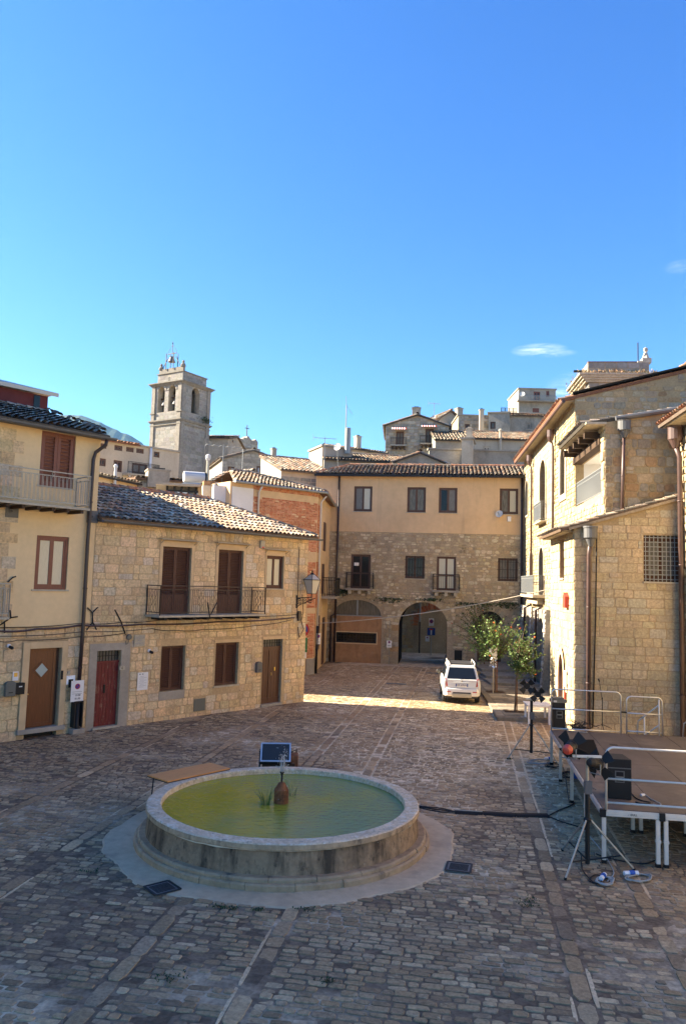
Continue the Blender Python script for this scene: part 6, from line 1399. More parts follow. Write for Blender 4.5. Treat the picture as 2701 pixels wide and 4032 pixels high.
def build_town():
    # --- beige terrace below the bell tower
    wins = [rc(zA, *q) for q in ((38, 325, 127, 400), (228, 350, 322, 428), (371, 373, 463, 445), (497, 390, 587, 462), (712, 430, 781, 510), (28, 510, 118, 618), (218, 535, 316, 690), (445, 568, 625, 722, 'wood_dark', 'curtain_grey'), (705, 590, 770, 690, 'plaster_grey', 'curtain_grey'))]
    top = zat(560, 1758, 60); h, F = far_house('terrace_house', 'long beige three storey house below the bell tower', 340, 684, 57.5, 62.5, top, 4, 'plaster_beige', 'flat', wins, sill=False, seed=3)
    r = MB(); u1 = F.uv(*zA(565, 370))[0]; pit = math.radians(9); tiles(r, (-.3, -.4, top + .05), (1, 0, 0), (0, math.cos(pit), math.sin(pit)), [(0, 0), (u1, 0), (u1 - 1.4, 3.4), (0, 3.4)], 5, pal='tileorange', pitch=.28, r=.12); r.build('roof', MATS['fartile'], h, colors=True)
    u = F.uv(*zA(665, 500))[0]; pipe(h, [(u, -.1, top), (u, -.1, top - 6)], .1, 'plaster_white')
    q = MB(); a, z = F.uv(*zA(320, 690)); c, _ = F.uv(*zA(705, 690)); q.box(a, c, -1.0, 0, z - .25, z - .1); o = q.build('balcony', MATS['plaster_grey'], h); q = MB(); rail_panel(q, (a, -.95), (c, -.95), z - .1, z + .8, 'bar', r=.012); q.build('railing', MATS['iron'], o)
    # --- low yellow house and long low roof
    top = zat(450, 1878, 44); h, F = far_house('low_house', 'low yellow plastered house with mossy tiles just behind the stone house', 330, 521, 42, 46, zat(450, 1886, 44), 3.0, 'plaster_yellow', 'shed', [rc(zA, 262, 838, 300, 858)], roofpal='tilegrey', rise=.32, seed=7)
    b = MB(); u, z1 = F.uv(*zA(207, 632)); b.tube([(u, -.2, z1 - 2.6), (u, -.2, z1)], .085, 8); b.lathe([(.11, 0), (.12, .1), (.06, .2)], (u, -.2, z1), 8); b.build('flue', MATS['dish'], h)
    h, F = far_house('low_house', 'long low stone house with a mossy tile roof behind the ridge', 521, 985, 46.2, 49, zat(700, 1897, 47.5), 3.4, 'plaster_beige', 'shed', [rc(zA, 765, 890, 825, 930)], pal='far', rise=.36, seed=9, roofpal='tile', course=(.22, .34))
    chimney(h, F, *zA(760, 655), zA(0, 770)[1], -.2, w=1.3, m='plaster_grey'); 
    h2, F2 = far_house('gable_house', 'small plain house with a tiled gable left of the block wall', 930, 1016, 50, 51.5, zat(975, 1888, 50.7), 3, 'plaster_grey', 'gable', rise=.55, gable=True, seed=12)
    # --- bell tower
    build_bell_tower()
    # --- church body, baroque front
    h, F = far_house('church', 'grey church with dark roof right of the bell tower', 792, 884, 86, 88, zat(840, 1741, 87), 8, 'plaster_grey', 'shed', [], rise=1.2, seed=14, roofpal='tilegrey')
    h, F = far_house('church_transept', 'pale gabled transept between bell tower and baroque front', 876, 944, 84, 92, zat(910, 1750, 88), 5, 'plaster_grey', 'gable', [rc(zB, 427, 283, 441, 330)], rise=.9, seed=15, gable=True, roofpal='tilegrey')
    F = Fac(plan(942, 93), plan(1018, 95)); h = empty('baroque_front', F.o, F.rot, 'baroque curved church front with a small cross', 'church'); uvs = [F.uv(*zB(*p)) for p in ((508, 480), (735, 480), (740, 380), (735, 310), (722, 290), (712, 280), (700, 292), (668, 296), (640, 265), (628, 242), (610, 242), (600, 268), (590, 262), (575, 258), (562, 268), (565, 288), (530, 296), (520, 285), (512, 300))]
    b = MB(); zb_ = 9.; b.prism([(uvs[0][0], zb_), (uvs[1][0], zb_)] + uvs[2:], 0, 1.0); b.build('wall', MATS['plaster_grey'], h)
    s = MB(); z0 = uvs[0][1]; stones(s, [(uvs[0][0], z0 - 2), (uvs[1][0], z0 - 2), (uvs[1][0], uvs[3][1]), (uvs[0][0], uvs[3][1])], [], 4, course=(.4, .5), width=(.6, 1.2), pal='far', relief=.04); s.box(uvs[0][0] - .2, uvs[1][0] + .2, -.3, 0, F.uv(*zB(600, 385))[1] - .15, F.uv(*zB(600, 385))[1] + .05, (.3, .28, .23)); s.build('stone_facing', MATS['farstone'], h, colors=True)
    a = F.uv(*zB(620, 240)); c = MB(); c.bar((a[0], .3, a[1]), (a[0], .3, a[1] + 1.4), .08); c.bar((a[0] - .3, .3, a[1] + 1.0), (a[0] + .3, .3, a[1] + 1.0), .08); c.build('cross', MATS['iron'], h)
    b = MB(); e = F.uv(*zB(735, 310)); k = F.uv(*zB(835, 400)); b.add([(e[0], .3, e[1]), (k[0], 2, k[1]), (k[0], 2, zb_), (e[0], .3, zb_), (e[0], 6, e[1]), (k[0], 6, k[1])], [(0, 1, 2, 3), (0, 4, 5, 1)]); b.build('side_wall', MATS['plaster_grey'], h)
    # --- rubble gable house
    wins = [rc(zB, 370, 615, 447, 720, 'wood_dark', 'glass_pale'), rc(zB, 727, 610, 803, 745, 'wood_dark', 'glass_pale')]
    F0 = 72; tp = zat(990, 1812, F0); h, F = far_house('rubble_house', 'grey rubble house with a broad gable and two tall pale windows', 856, 1100, 71, 73, tp, 7, 'plaster_grey', 'gable', wins, pal='far', rise=zat(1010, 1772, F0) - tp, gable=True, seed=21, course=(.22, .4), roofpal='tilegrey')
    h, F = far_house('plaster_house', 'narrow beige plaster house beside the rubble gable', 1096, 1172, 73, 74, zat(1130, 1806, 73.5), 5, 'plaster_beige', 'ridge', [], rise=.3, seed=23)
    chimney(h, F, zB(935, 0)[0], zB(0, 390)[1], zB(0, 470)[1], -2, w=.45)
    # --- block wall house with lichen roof, left of the arch house
    h, F = far_house('block_house', 'pale concrete block house with lichen roof between brick house and ochre house', 1092, 1290, 51, 52.5, zat(1170, 1855, 51.7), 4.5, 'plaster_beige', 'shed', [], rise=1.5, seed=25, roofpal='tile', tpitch=.26)
    s = MB(); stones(s, [(0, 9.5), (F.L, 9.5), (F.L, 12.1), (0, 12.1)], [], 8, course=(.38, .4), width=(.75, .8), gap=.03, relief=.012, jit=.003, pal='tower', round_=.05); s.build('block_facing', MATS['farstone'], h, colors=True)
    h, F = far_house('white_house', 'pale small house with dish and flue above the block house', *zC(35, 0)[:1], zC(345, 0)[0], 60, 61, zat(*zC(190, 530), 60.5), 3, 'plaster_beige', 'flat', [], seed=27)
    b = MB(); u, z1 = F.uv(*zC(325, 335)); _, z0 = F.uv(*zC(325, 600)); b.tube([(u, -.3, z0), (u, -.3, z1)], .25, 8); b.build('chimney', MATS['galv'], h); 
    # --- antenna mast
    a = AtY(*zC(318, 330), 60.2); e = empty('antenna_mast', (a.x, 60.2, a.z), 0, 'tall thin antenna mast rising from the flue', 'antenna'); t = AtY(*zC(312, 0), 60.2); b = MB(); b.tube([(0, 0, -1), (0, 0, (t.z - a.z) * .72)], .05, 6); b.tube([(0, 0, (t.z - a.z) * .7), (-.05, 0, t.z - a.z)], .02, 5); b.build('mast', MATS['galv'], e); b = MB(); b.tube([(0, 0, (t.z - a.z) * .7), (.5, 0, (t.z - a.z) * .45)], .012, 4); b.build('stay', MATS['galv'], e)
    # --- roofs between
    h, F = far_house('long_roof_house', 'low house with a long lichen grey roof left of the awning house', 1368, 1506, 70, 72, zat(1440, 1775, 71), 5, 'plaster_beige', 'shed', [rc(zC, 545, 550, 580, 585), rc(zC, 590, 552, 640, 582)], rise=1.0, seed=29, roofpal='tile')
    chimney(h, F, zC(440, 0)[0], zC(0, 408)[1], zC(0, 500)[1], -.2, w=.5, m='brickface' if False else 'plaster_beige')
    h, F = far_house('middle_house', 'house with a broad brown tile slope behind the ochre house', 1262, 1655, 59.5, 60.5, zat(1460, 1815, 60), 4, 'plaster_grey', 'shed', [], rise=1.1, seed=31, roofpal='tile', tpitch=.26)
    h, F = far_house('grey_gable_house', 'grey plaster gable directly behind the ochre house roof', 1545, 1742, 58.6, 58.6, zat(1640, 1818, 58.6), 2, 'plaster_grey', 'gable', [], rise=.75, seed=33, gable=True)
    # --- awning house
    d = 76; tp = zat(1630, 1676, d); wins = [rc(zC, 835, 362, 912, 508, 'wood_dark', 'glass_grey'), rc(zC, 1138, 335, 1217, 488, 'wood_dark', 'glass_grey')]
    h, F = far_house('awning_house', 'stone gable house with two striped awnings on the hill', 1504, 1757, d, d - .5, tp, 8, 'mortar_grey', 'gable', wins, pal='far', rise=zat(1627, 1634, d) - tp, gable=True, seed=35, course=(.25, .36), roofpal='tile')
    chimney(h, F, zC(1043, 0)[0], zC(0, 118)[1], zC(0, 200)[1], -1, w=.85)
    for (x0, y0, x1, y1) in ((790, 325, 938, 360), (1092, 303, 1245, 333)):
        r_ = F.rect(*zC(x0, y0), *zC(x1, y1)); n = 12; a = MB(); c = MB()
        for k in range(n):
            u0, u1 = r_[0] + (r_[1] - r_[0]) * k / n, r_[0] + (r_[1] - r_[0]) * (k + 1) / n; (a if k % 2 else c).add([(u0, -.05, r_[3] + .1), (u1, -.05, r_[3] + .1), (u1, -1.0, r_[2]), (u0, -1.0, r_[2]), (u0, -.05, r_[3] + .06), (u1, -.05, r_[3] + .06), (u1, -1.0, r_[2] - .04), (u0, -1.0, r_[2] - .04)], [(0, 1, 2, 3), (7, 6, 5, 4), (3, 2, 6, 7)])
        o = a.build('awning', MATS['red_box'], h); c.build('white_stripes', MATS['white'], o)
    for (x0, x1, y0, y1) in ((780, 940, 440, 515), (1080, 1250, 420, 498)):
        r_ = F.rect(*zC(x0, y0), *zC(x1, y1)); b = MB(); b.box(r_[0], r_[1], -.9, 0, r_[2] - .12, r_[2]); o = b.build('balcony', MATS['plaster_grey'], h); b = MB(); rail_panel(b, (r_[0], -.86), (r_[1], -.86), r_[2], r_[3], 'bar', r=.014); b.build('railing', MATS['iron'], o)
        for k in range(4): b = MB(); u = r_[0] + (r_[1] - r_[0]) * (k + .5) / 4; b.box(u - .07, u + .07, -.8, 0, r_[2] - .36, r_[2] - .124); b.build('corbel', MATS['beam_wood'], o)
    h, F = far_house('upper_gable_house', 'rendered house with a gable behind the awning house', *[zC(1255, 0)[0], zC(1480, 0)[0]], 86, 87, zat(*zC(1300, 230), 86.5), 6, 'plaster_grey', 'gable', [], rise=.95, gable=True, seed=37, roofpal='tilegrey')
    chimney(h, F, zC(1480, 0)[0], zC(0, 122)[1], zC(0, 190)[1], -.5, w=.7)
    # --- right hand hill houses
    h, F = far_house('retaining_wall', 'stained grey garden wall above the ochre house roof', 1680, 2100, 62.5, 62.5, zat(1900, 1776, 62.5), .5, 'plaster_grey', 'flat', [], seed=39, cat='wall')
    h, F = far_house('chimney_block', 'square plaster chimney block with white flue above the grey wall', *[zD(88, 0)[0], zD(222, 0)[0]], 61.5, 61.3, zat(*zD(160, 690), 61.4), 2.4, 'plaster_beige', 'flat', [], seed=41, cat='chimney')
    chimney(h, F, zD(203, 0)[0], zD(0, 558)[1], zD(0, 670)[1], -.6, w=.5, m='plaster_beige', cap='plaster_beige', name='flue')
    h, F = far_house('tiled_house', 'long beige house with brown tile slope and two low windows beside the chimney block', zD(235, 0)[0], zD(1150, 0)[0], 70, 70, zat(*zD(600, 690), 70), 5, 'plaster_beige', 'shed', [rc(zD, 365, 775, 455, 842, 'plaster_beige', 'glass_grey'), rc(zD, 785, 760, 880, 812, 'plaster_beige', 'glass_grey')], rise=1.6, seed=43, roofpal='tile')
    u, z1 = F.uv(*zD(573, 595), .2); b = MB(); b.tube([(u, -.2, z1 - 5), (u, -.2, z1)], .13, 8); b.lathe([(.2, 0), (.2, .12), (.1, .2)], (u, -.2, z1), 8); b.build('flue', MATS['plaster_beige'], h)
    h, F = far_house('shaded_house', 'low house with dark tiles between awning house and chimney block', zD(-230, 0)[0], zD(230, 0)[0], 72, 72, zat(*zD(20, 700), 72), 4, 'plaster_grey', 'shed', [], rise=1.6, seed=45, roofpal='tilegrey')
    h, F = far_house('rubble_ruin', 'rough rubble house with one dark window on the hill', zD(42, 0)[0], zD(410, 0)[0], 81, 81, zat(*zD(200, 415), 81), 5, 'mortar_grey', 'flat', [rc(zD, 150, 510, 205, 597, 'wood_dark')], pal='far', seed=47, course=(.2, .4))
    chimney(h, F, zD(348, 0)[0], zD(0, 335)[1], zD(0, 580)[1], 1.2, w=.45, m='plaster_beige')
    h, F = far_house('sunlit_block', 'square rendered house block with one window, second from the rubble ruin', zD(408, 0)[0], zD(662, 0)[0], 78, 77.5, zat(*zD(530, 388), 78), 6, 'plaster_grey', 'flat', [rc(zD, 450, 485, 512, 570, 'wood_dark', 'glass_grey')], seed=49)
    h, F = far_house('grey_hill_house', 'grey patched house with a shallow tile roof and shuttered window', zD(662, 0)[0], zD(1165, 0)[0], 80, 80, zat(*zD(880, 410), 80), 4, 'plaster_grey', 'shed', [rc(zD, 878, 498, 940, 575, 'plaster_grey', 'glass_grey')], rise=1.0, seed=51, roofpal='tile')
    h, F = far_house('summit_house', 'flat roofed two storey house with dish and terrace at the top of the hill', zD(772, 0)[0], zD(1220, 0)[0], 92, 92, zat(*zD(1000, 100), 92), 6, 'plaster_grey', 'flat', [rc(zD, 965, 125, 1042, 248, 'wood_red', 'glass_blue'), rc(zD, 1113, 118, 1150, 193, 'wood_red', 'glass_blue'), rc(zD, 952, 322, 1030, 375, 'wood_red', 'wood_red')], seed=53, sill=False)
    r_ = F.rect(*zD(765, 265), *zD(1205, 250)); b = MB(); b.box(-.3, F.L, -.8, 0, r_[2] - .15, r_[2] + .0); b.build('terrace_slab', MATS['plaster_grey'], h); b = MB(); z1 = F.uv(*zD(900, 185))[1]; rail_panel(b, (-.2, -.7), (F.L - .1, -.7), r_[2], z1, 'bar', r=.02); b.build('railing', MATS['galv'], h)
    u, z = F.uv(*zD(827, 155), .4); dish(F.P(u, -.4, z), (-.3, -.9, .3), .34, 'large white dish on the summit house')
    h, F = far_house('summit_annex', 'low tiled annex right of the summit house', zD(1205, 0)[0], zD(1650, 0)[0], 93, 93, zat(*zD(1400, 240), 93), 5, 'plaster_grey', 'shed', [], rise=1.2, seed=55, roofpal='tilegrey')
    b = MB(); a, c = AtY(*zD(580, 318), 93), AtY(*zD(770, 312), 93); zb_ = AtY(*zD(600, 380), 93).z - .3
    e = empty('terrace_fence', (a.x, 93, zb_), 0, 'thin blue net fence left of the summit house', 'fence'); n = 4
    for k in range(n + 1): b.bar(((c.x - a.x) * k / n, 0, -.5), ((c.x - a.x) * k / n, 0, a.z - zb_), .06)
    for z in (0, (a.z - zb_) * .5, a.z - zb_): b.bar((0, 0, z), (c.x - a.x, 0, z), .04)
    for k in range(40): b.bar(((c.x - a.x) * k / 40, 0, 0), ((c.x - a.x) * k / 40, 0, a.z - zb_), .015)
    b.build('net', MATS['glass_blue'], e)
    # --- ruined church tower
    build_ruin_tower()
    # roof above the palace at the picture edge
    F = Fac(plan(2560, 44), plan(2900, 42)); h = empty('upper_house', F.o, F.rot, 'house corner with rising orange tile verge at the upper right edge', 'house'); z0 = zat(2590, 1505, 44); r = MB(); V = Vector((.86, 0, .51)).normalized()
    tiles(r, (0, 0, z0 - .3), (0, 1, 0), V, [(0, 0), (6, 0), (6, 6.5), (0, 6.5)], 61, pal='tileorange', pitch=.28, r=.12); r.build('roof', MATS['tile'], h, colors=True); b = MB(); b.add([(0, .1, 0), (5.6, .1, 0), (5.6, .1, z0 + 2.9), (0, .1, z0 - .5), (0, 6, 0), (5.6, 6, 0), (5.6, 6, z0 + 2.9), (0, 6, z0 - .5)], [(0, 1, 2, 3), (1, 5, 6, 2), (4, 0, 3, 7), (3, 2, 6, 7)]); b.build('wall', MATS['plaster_beige'], h)
def arch_holes(F, rects, fn): 
    out = []
    for q in rects: r = F.rect(*fn(q[0], q[1]), *fn(q[2], q[3])); out.append((r, archpoly(r[0], r[1], r[2], r[3] - (r[1] - r[0]) / 2, r[3], 10)))
    return out
def build_bell_tower():
    zt = lambda x, y: (520 + x / 5.203, 1370 + y / 5.203); d = 80; th = math.radians(32); s = 4.4
    cor = Vector((*plan(682, d), 0)); l = cor + Vector((-math.cos(th), math.sin(th), 0)) * s; rr = cor + Vector((math.sin(th), math.cos(th), 0)) * s
    F = Fac(l, cor); FR = Fac(cor, rr); h = empty('bell_tower', F.o, F.rot, 'weathered limestone bell tower with arched openings and a bell cage on top', 'bell tower')
    zc = lambda y: zat(682, 1370 + y / 5.203, d); z1, z2, z3 = zc(1430), zc(655), zc(455)
    XR = lambda u, v, z: (s - v, u, z)
    hl = arch_holes(F, ((372, 835, 500, 1335), (612, 822, 748, 1325)), zt); hr = arch_holes(FR, ((1065, 900, 1158, 1395),), zt)
    hr = [((1.5, 2.75, hl[0][0][2], hl[0][0][3]), archpoly(1.5, 2.75, hl[0][0][2], hl[0][0][3] - .62, hl[0][0][3], 10))]
    c = s / 2; hl = [((a, a + 1.02, hl[0][0][2], hl[0][0][3]), archpoly(a, a + 1.02, hl[0][0][2], hl[0][0][3] - .51, hl[0][0][3], 10)) for a in (.85, 2.45)]
    b = MB()
    b.wall([(0, 4), (s, 4), (s, z2), (0, z2)], [q[1] for q in hl], rev=.7); b.wall([(0, 4), (s, 4), (s, z2), (0, z2)], [q[1] for q in hr], rev=.7, X=XR)
    b.quad((0, s, 4), (0, 0, 4), (0, 0, z2), (0, s, z2)); b.wall([(0, 4), (s, 4), (s, z2), (0, z2)], [], v=s)
    b.box(.8, s - .8, .75, s - .75, z1 - 1, z1 + .3)
    i = .45; b.box(i, s - i * .5, i * .5, s - i, z2, z3 + .0); b.build('wall', MATS['plaster_grey'], h)
    st = MB(); kw = dict(course=(.34, .46), width=(.5, 1.0), gap=.02, relief=.012, jit=.008, pal='tower', round_=.1)
    stones(st, [(0, 10), (s, 10), (s, z2), (0, z2)], [q[1] for q in hl], 3, **kw); stones(st, [(0, 10), (s, 10), (s, z2), (0, z2)], [q[1] for q in hr], 4, X=XR, **kw)
    stones(st, [(i, z2), (s - i * .5, z2), (s - i * .5, z3), (i, z3)], [archpoly(s * .5 - .17, s * .5 + .17, z2 + .2, z2 + .55, z2 + .72, 6)], 5, X=lambda u, v, z: (u, v + i * .5, z), **kw); stones(st, [(i * .5, z2), (s - i, z2), (s - i, z3), (i * .5, z3)], [], 6, X=lambda u, v, z: (s - i * .5 - v, u, z), **kw)
    # pilasters
    for (u0, u1) in ((0, .5), (s - .5, s)):
        for X in ((lambda u, v, z: (u, v, z)), XR): st.prism([(u0, 10), (u1, 10), (u1, z2), (u0, z2)], -.12, .01, X, (.24, .222, .19))
    st.build('stone_facing', MATS['farstone'], h, colors=True)
    co = MB(); tc = (.22, .205, .175)
    for z, e, hh in ((z1, .26, .12), (z1 - .12, .17, .12), (z1 - .5, .14, .08), (z2 + .02, .38, .11), (z2 - .09, .27, .11), (z2 - .2, .17, .11), (z3, -.12, .1)):
        co.box(-e, s + e, -e, s + e, z - hh, z, tc) if e > 0 else co.box(i - .1, s - i * .5 + .1, i * .5 - .1, s - i + .1, z, z + hh, tc)
    co.box(-.12, .62, -.2, .3, zc(1290), zc(1265), tc); co.box(s - .62, s + .2, -.2, .62, zc(1290), zc(1265), tc); co.build('cornice', MATS['farstone'], h, colors=True)
    pa = MB(); pa.box(i + .1, s - i * .5 - .05, i * .5 + .05, i * .5 + .35, z3 + .1, z3 + .6, tc)
    for u in (i + .25, s - i * .5 - .2): pa.lathe([(.28, 0), (.26, .2), (.12, .42), (.15, .55), (.1, .68), (0, .72)], (u, i * .5 + .2, z3 + .6), 8, tc)
    pa.build('parapet', MATS['farstone'], h, colors=True)
    n = MB(); n.prism(archpoly(s * .5 - .17, s * .5 + .17, z2 + .2, z2 + .55, z2 + .72, 6), i * .5 - .003, i * .5 + .2); n.build('niche', MATS['black'], h)
    ap = 0
    for k, (r, p) in enumerate(hl):
        cu = (r[0] + r[1]) / 2; b = MB(); zb_ = r[2] + (r[3] - r[2]) * .28; b.lathe([(.42, 0), (.38, .08), (.27, .35), (.2, .6), (.1, .72), (0, .74)], (cu + .1, .5, zb_), 12); o = b.build('bell', MATS['iron_brown'] if False else MATS['pipe_grey'], h, smooth=True); b = MB(); b.box(r[0], r[1], .45, .6, zb_ + .74, zb_ + .9); b.build('headstock', MATS['beam_wood'], o)
        co = MB(); voussoirs(co, cu, .51, .74, r[3] - .51, k, n=11, pal='tower', relief=.05); co.build('archivolt', MATS['farstone'], h, colors=True)
    # cage with the little bell
    cz = z3 + .55; cu, cv = s * .5 - .05, i * .5 + .3; f = MB(); w = .55
    for sx in (-1, 1):
        for sy in (-1, 1): f.bar((cu + sx * w, cv + sy * w * .6, cz - .1), (cu + sx * w, cv + sy * w * .6, cz + 1.75), .07)
        f.bar((cu + sx * w, cv, cz + 1.35), (cu + sx * 1.5, cv, cz), .06); f.bar((cu + sx * w * 1.2, cv, cz + 1.9), (cu + sx * .3, cv, cz + 2.4), .03)
    f.bar((cu - w * 1.2, cv, cz + 1.75), (cu + w * 1.2, cv, cz + 1.75), .08); f.bar((cu, cv, cz + 1.7), (cu, cv, cz + 3.1), .05); f.bar((cu - .22, cv, cz + 2.6), (cu + .22, cv, cz + 2.6), .05); f.lathe([(0, 0), (.1, .1), (0, .2)], (cu, cv, cz + 2.8), 6); f.build('bell_cage', MATS['iron'], h)
    b = MB(); b.lathe([(.42, 0), (.39, .06), (.29, .3), (.23, .5), (.13, .64), (0, .68)], (cu - .05, cv, cz + .8), 12); b.build('bell', MATS['pipe_grey'], h, smooth=True)
    sh = MB(); rng = random.Random(3)
    for k in range(160): p = Vector((s + .25 + rng.gauss(0, .15), s - .3 + rng.gauss(0, .5) - .4, z1 + .45 + rng.gauss(0, .16))); a, c_ = Vector((rng.gauss(0, .1), rng.gauss(0, .1), rng.gauss(0, .1))), Vector((rng.gauss(0, .1), rng.gauss(0, .1), rng.gauss(0, .1))); sh.add([p, p + a, p + c_], [(0, 1, 2)], (.04, .06, .025))
    sh.build('wall_shrub', MATS['weeds'], h, colors=True)
    # buttress of the church at its right side
    q = MB(); q.add([(s + .1, s - .6, 4), (s + .1, s + 3, 4), (s + .1, s + 3, zc(1900) ), (s + .1, s - .6, zc(1700)), (s - 1, s - .6, 4), (s - 1, s + 3, 4), (s - 1, s + 3, zc(1900)), (s - 1, s - .6, zc(1700))], [(0, 1, 2, 3), (3, 2, 6, 7), (4, 0, 3, 7)]); q.build('flank_wall', MATS['plaster_grey'], h)
def build_ruin_tower():
    z5 = lambda x, y: (2000 + x / 2.237, 1380 + y / 2.237); d = 52; F = Fac(plan(2318, d), plan(2562, d - .4)); W = F.L; h = empty('ruined_tower', F.o, F.rot, 'square unfinished church tower with weedy cornice and a small finial', 'tower')
    zc = lambda y: zat(2440, 1380 + y / 2.237, d); zt, z1, z0 = zc(112), zc(215), zc(290); e = .75
    b = MB(); b.box(0, W - .15, 0, 4.2, 8, z0 - .002); b.box(-.05, W, .0, 4.2, z1 + .003, zt); b.build('wall', MATS['mortar_grey'], h)
    s = MB(); kw = dict(course=(.34, .44), width=(.4, .8), gap=.02, relief=.02, jit=.012, pal='tower', round_=.14); XL = lambda u, v, z: (v, 4.2 - u, z)
    stones(s, [(0, 12), (W - .15, 12), (W - .15, z0), (0, z0)], [], 4, **kw); stones(s, [(-.05, z1), (W, z1), (W, zt), (-.05, zt)], [], 5, **kw)
    stones(s, [(0, 12), (4.2, 12), (4.2, z0), (0, z0)], [], 6, X=XL, **kw); stones(s, [(0, z1), (4.2, z1), (4.2, zt), (0, zt)], [], 7, X=lambda u, v, z: (v - .05, 4.2 - u, z), **kw)
    s.build('stone_facing', MATS['farstone'], h, colors=True)
    c = MB(); dz = (z1 - z0) / 4
    for k in range(4): q = .12 + e * (k + 1) / 4 * .8; c.box(-q, W + q * .6, -q * .6, 4.3, z0 + dz * k, z0 + dz * (k + 1) - .01, (.42, .37, .28))
    c.build('cornice', MATS['rubble'], h, colors=True)
    p = MB(); u = F.uv(*z5(1225, 60))[0]; p.box(u - .3, u + .3, .1, .7, zt, zt + .35, (.45, .41, .33)); p.lathe([(.3, 0), (.24, .1), (.1, .5), (.16, .62), (.13, .78), (0, .85)], (u, .4, zt + .35), 8, (.45, .41, .33)); p.box(u - .62, u - .32, .1, .6, zt, zt + .14, (.45, .41, .33)); p.build('finial', MATS['farstone'], h, colors=True)
    r = MB(); r.tube([(u - .55, .3, zt), (u - .55, .3, zt + 1.5)], .04, 5); r.build('rod', MATS['iron'], h); r = MB(); r.box(-.05, W - .8, -.02, .4, zt, zt + .06); r.build('coping', MATS['rust'], h); r = MB(); r.bar((-.95, .4, zc(178)), (.1, .4, zc(176)), .14); r.build('gutter_spout', MATS['iron'], h)
    w = MB(); rng = random.Random(8)
    for k in range(700):
        side = rng.random() < .45; p_ = Vector((-rng.uniform(.1, .8), rng.uniform(0, 4), z0 + rng.uniform(-.9, .9))) if side else Vector((rng.uniform(-.5, W + .5), -rng.uniform(.1, .5), z1 + rng.gauss(0, .07)))
        l = rng.uniform(.08, .26); a = rng.uniform(0, 6.28); w.add([p_, p_ + Vector((l * math.cos(a) * .5, l * math.sin(a) * .5, l)), p_ + Vector((.05 * math.cos(a + 2), .05 * math.sin(a + 2), l * .3))], [(0, 1, 2)], rng.choice([(.33, .19, .09), (.27, .19, .1), (.16, .14, .06), (.3, .22, .13)]))
    w.build('dry_weeds', MATS['weeds'], h, colors=True)
build_town()
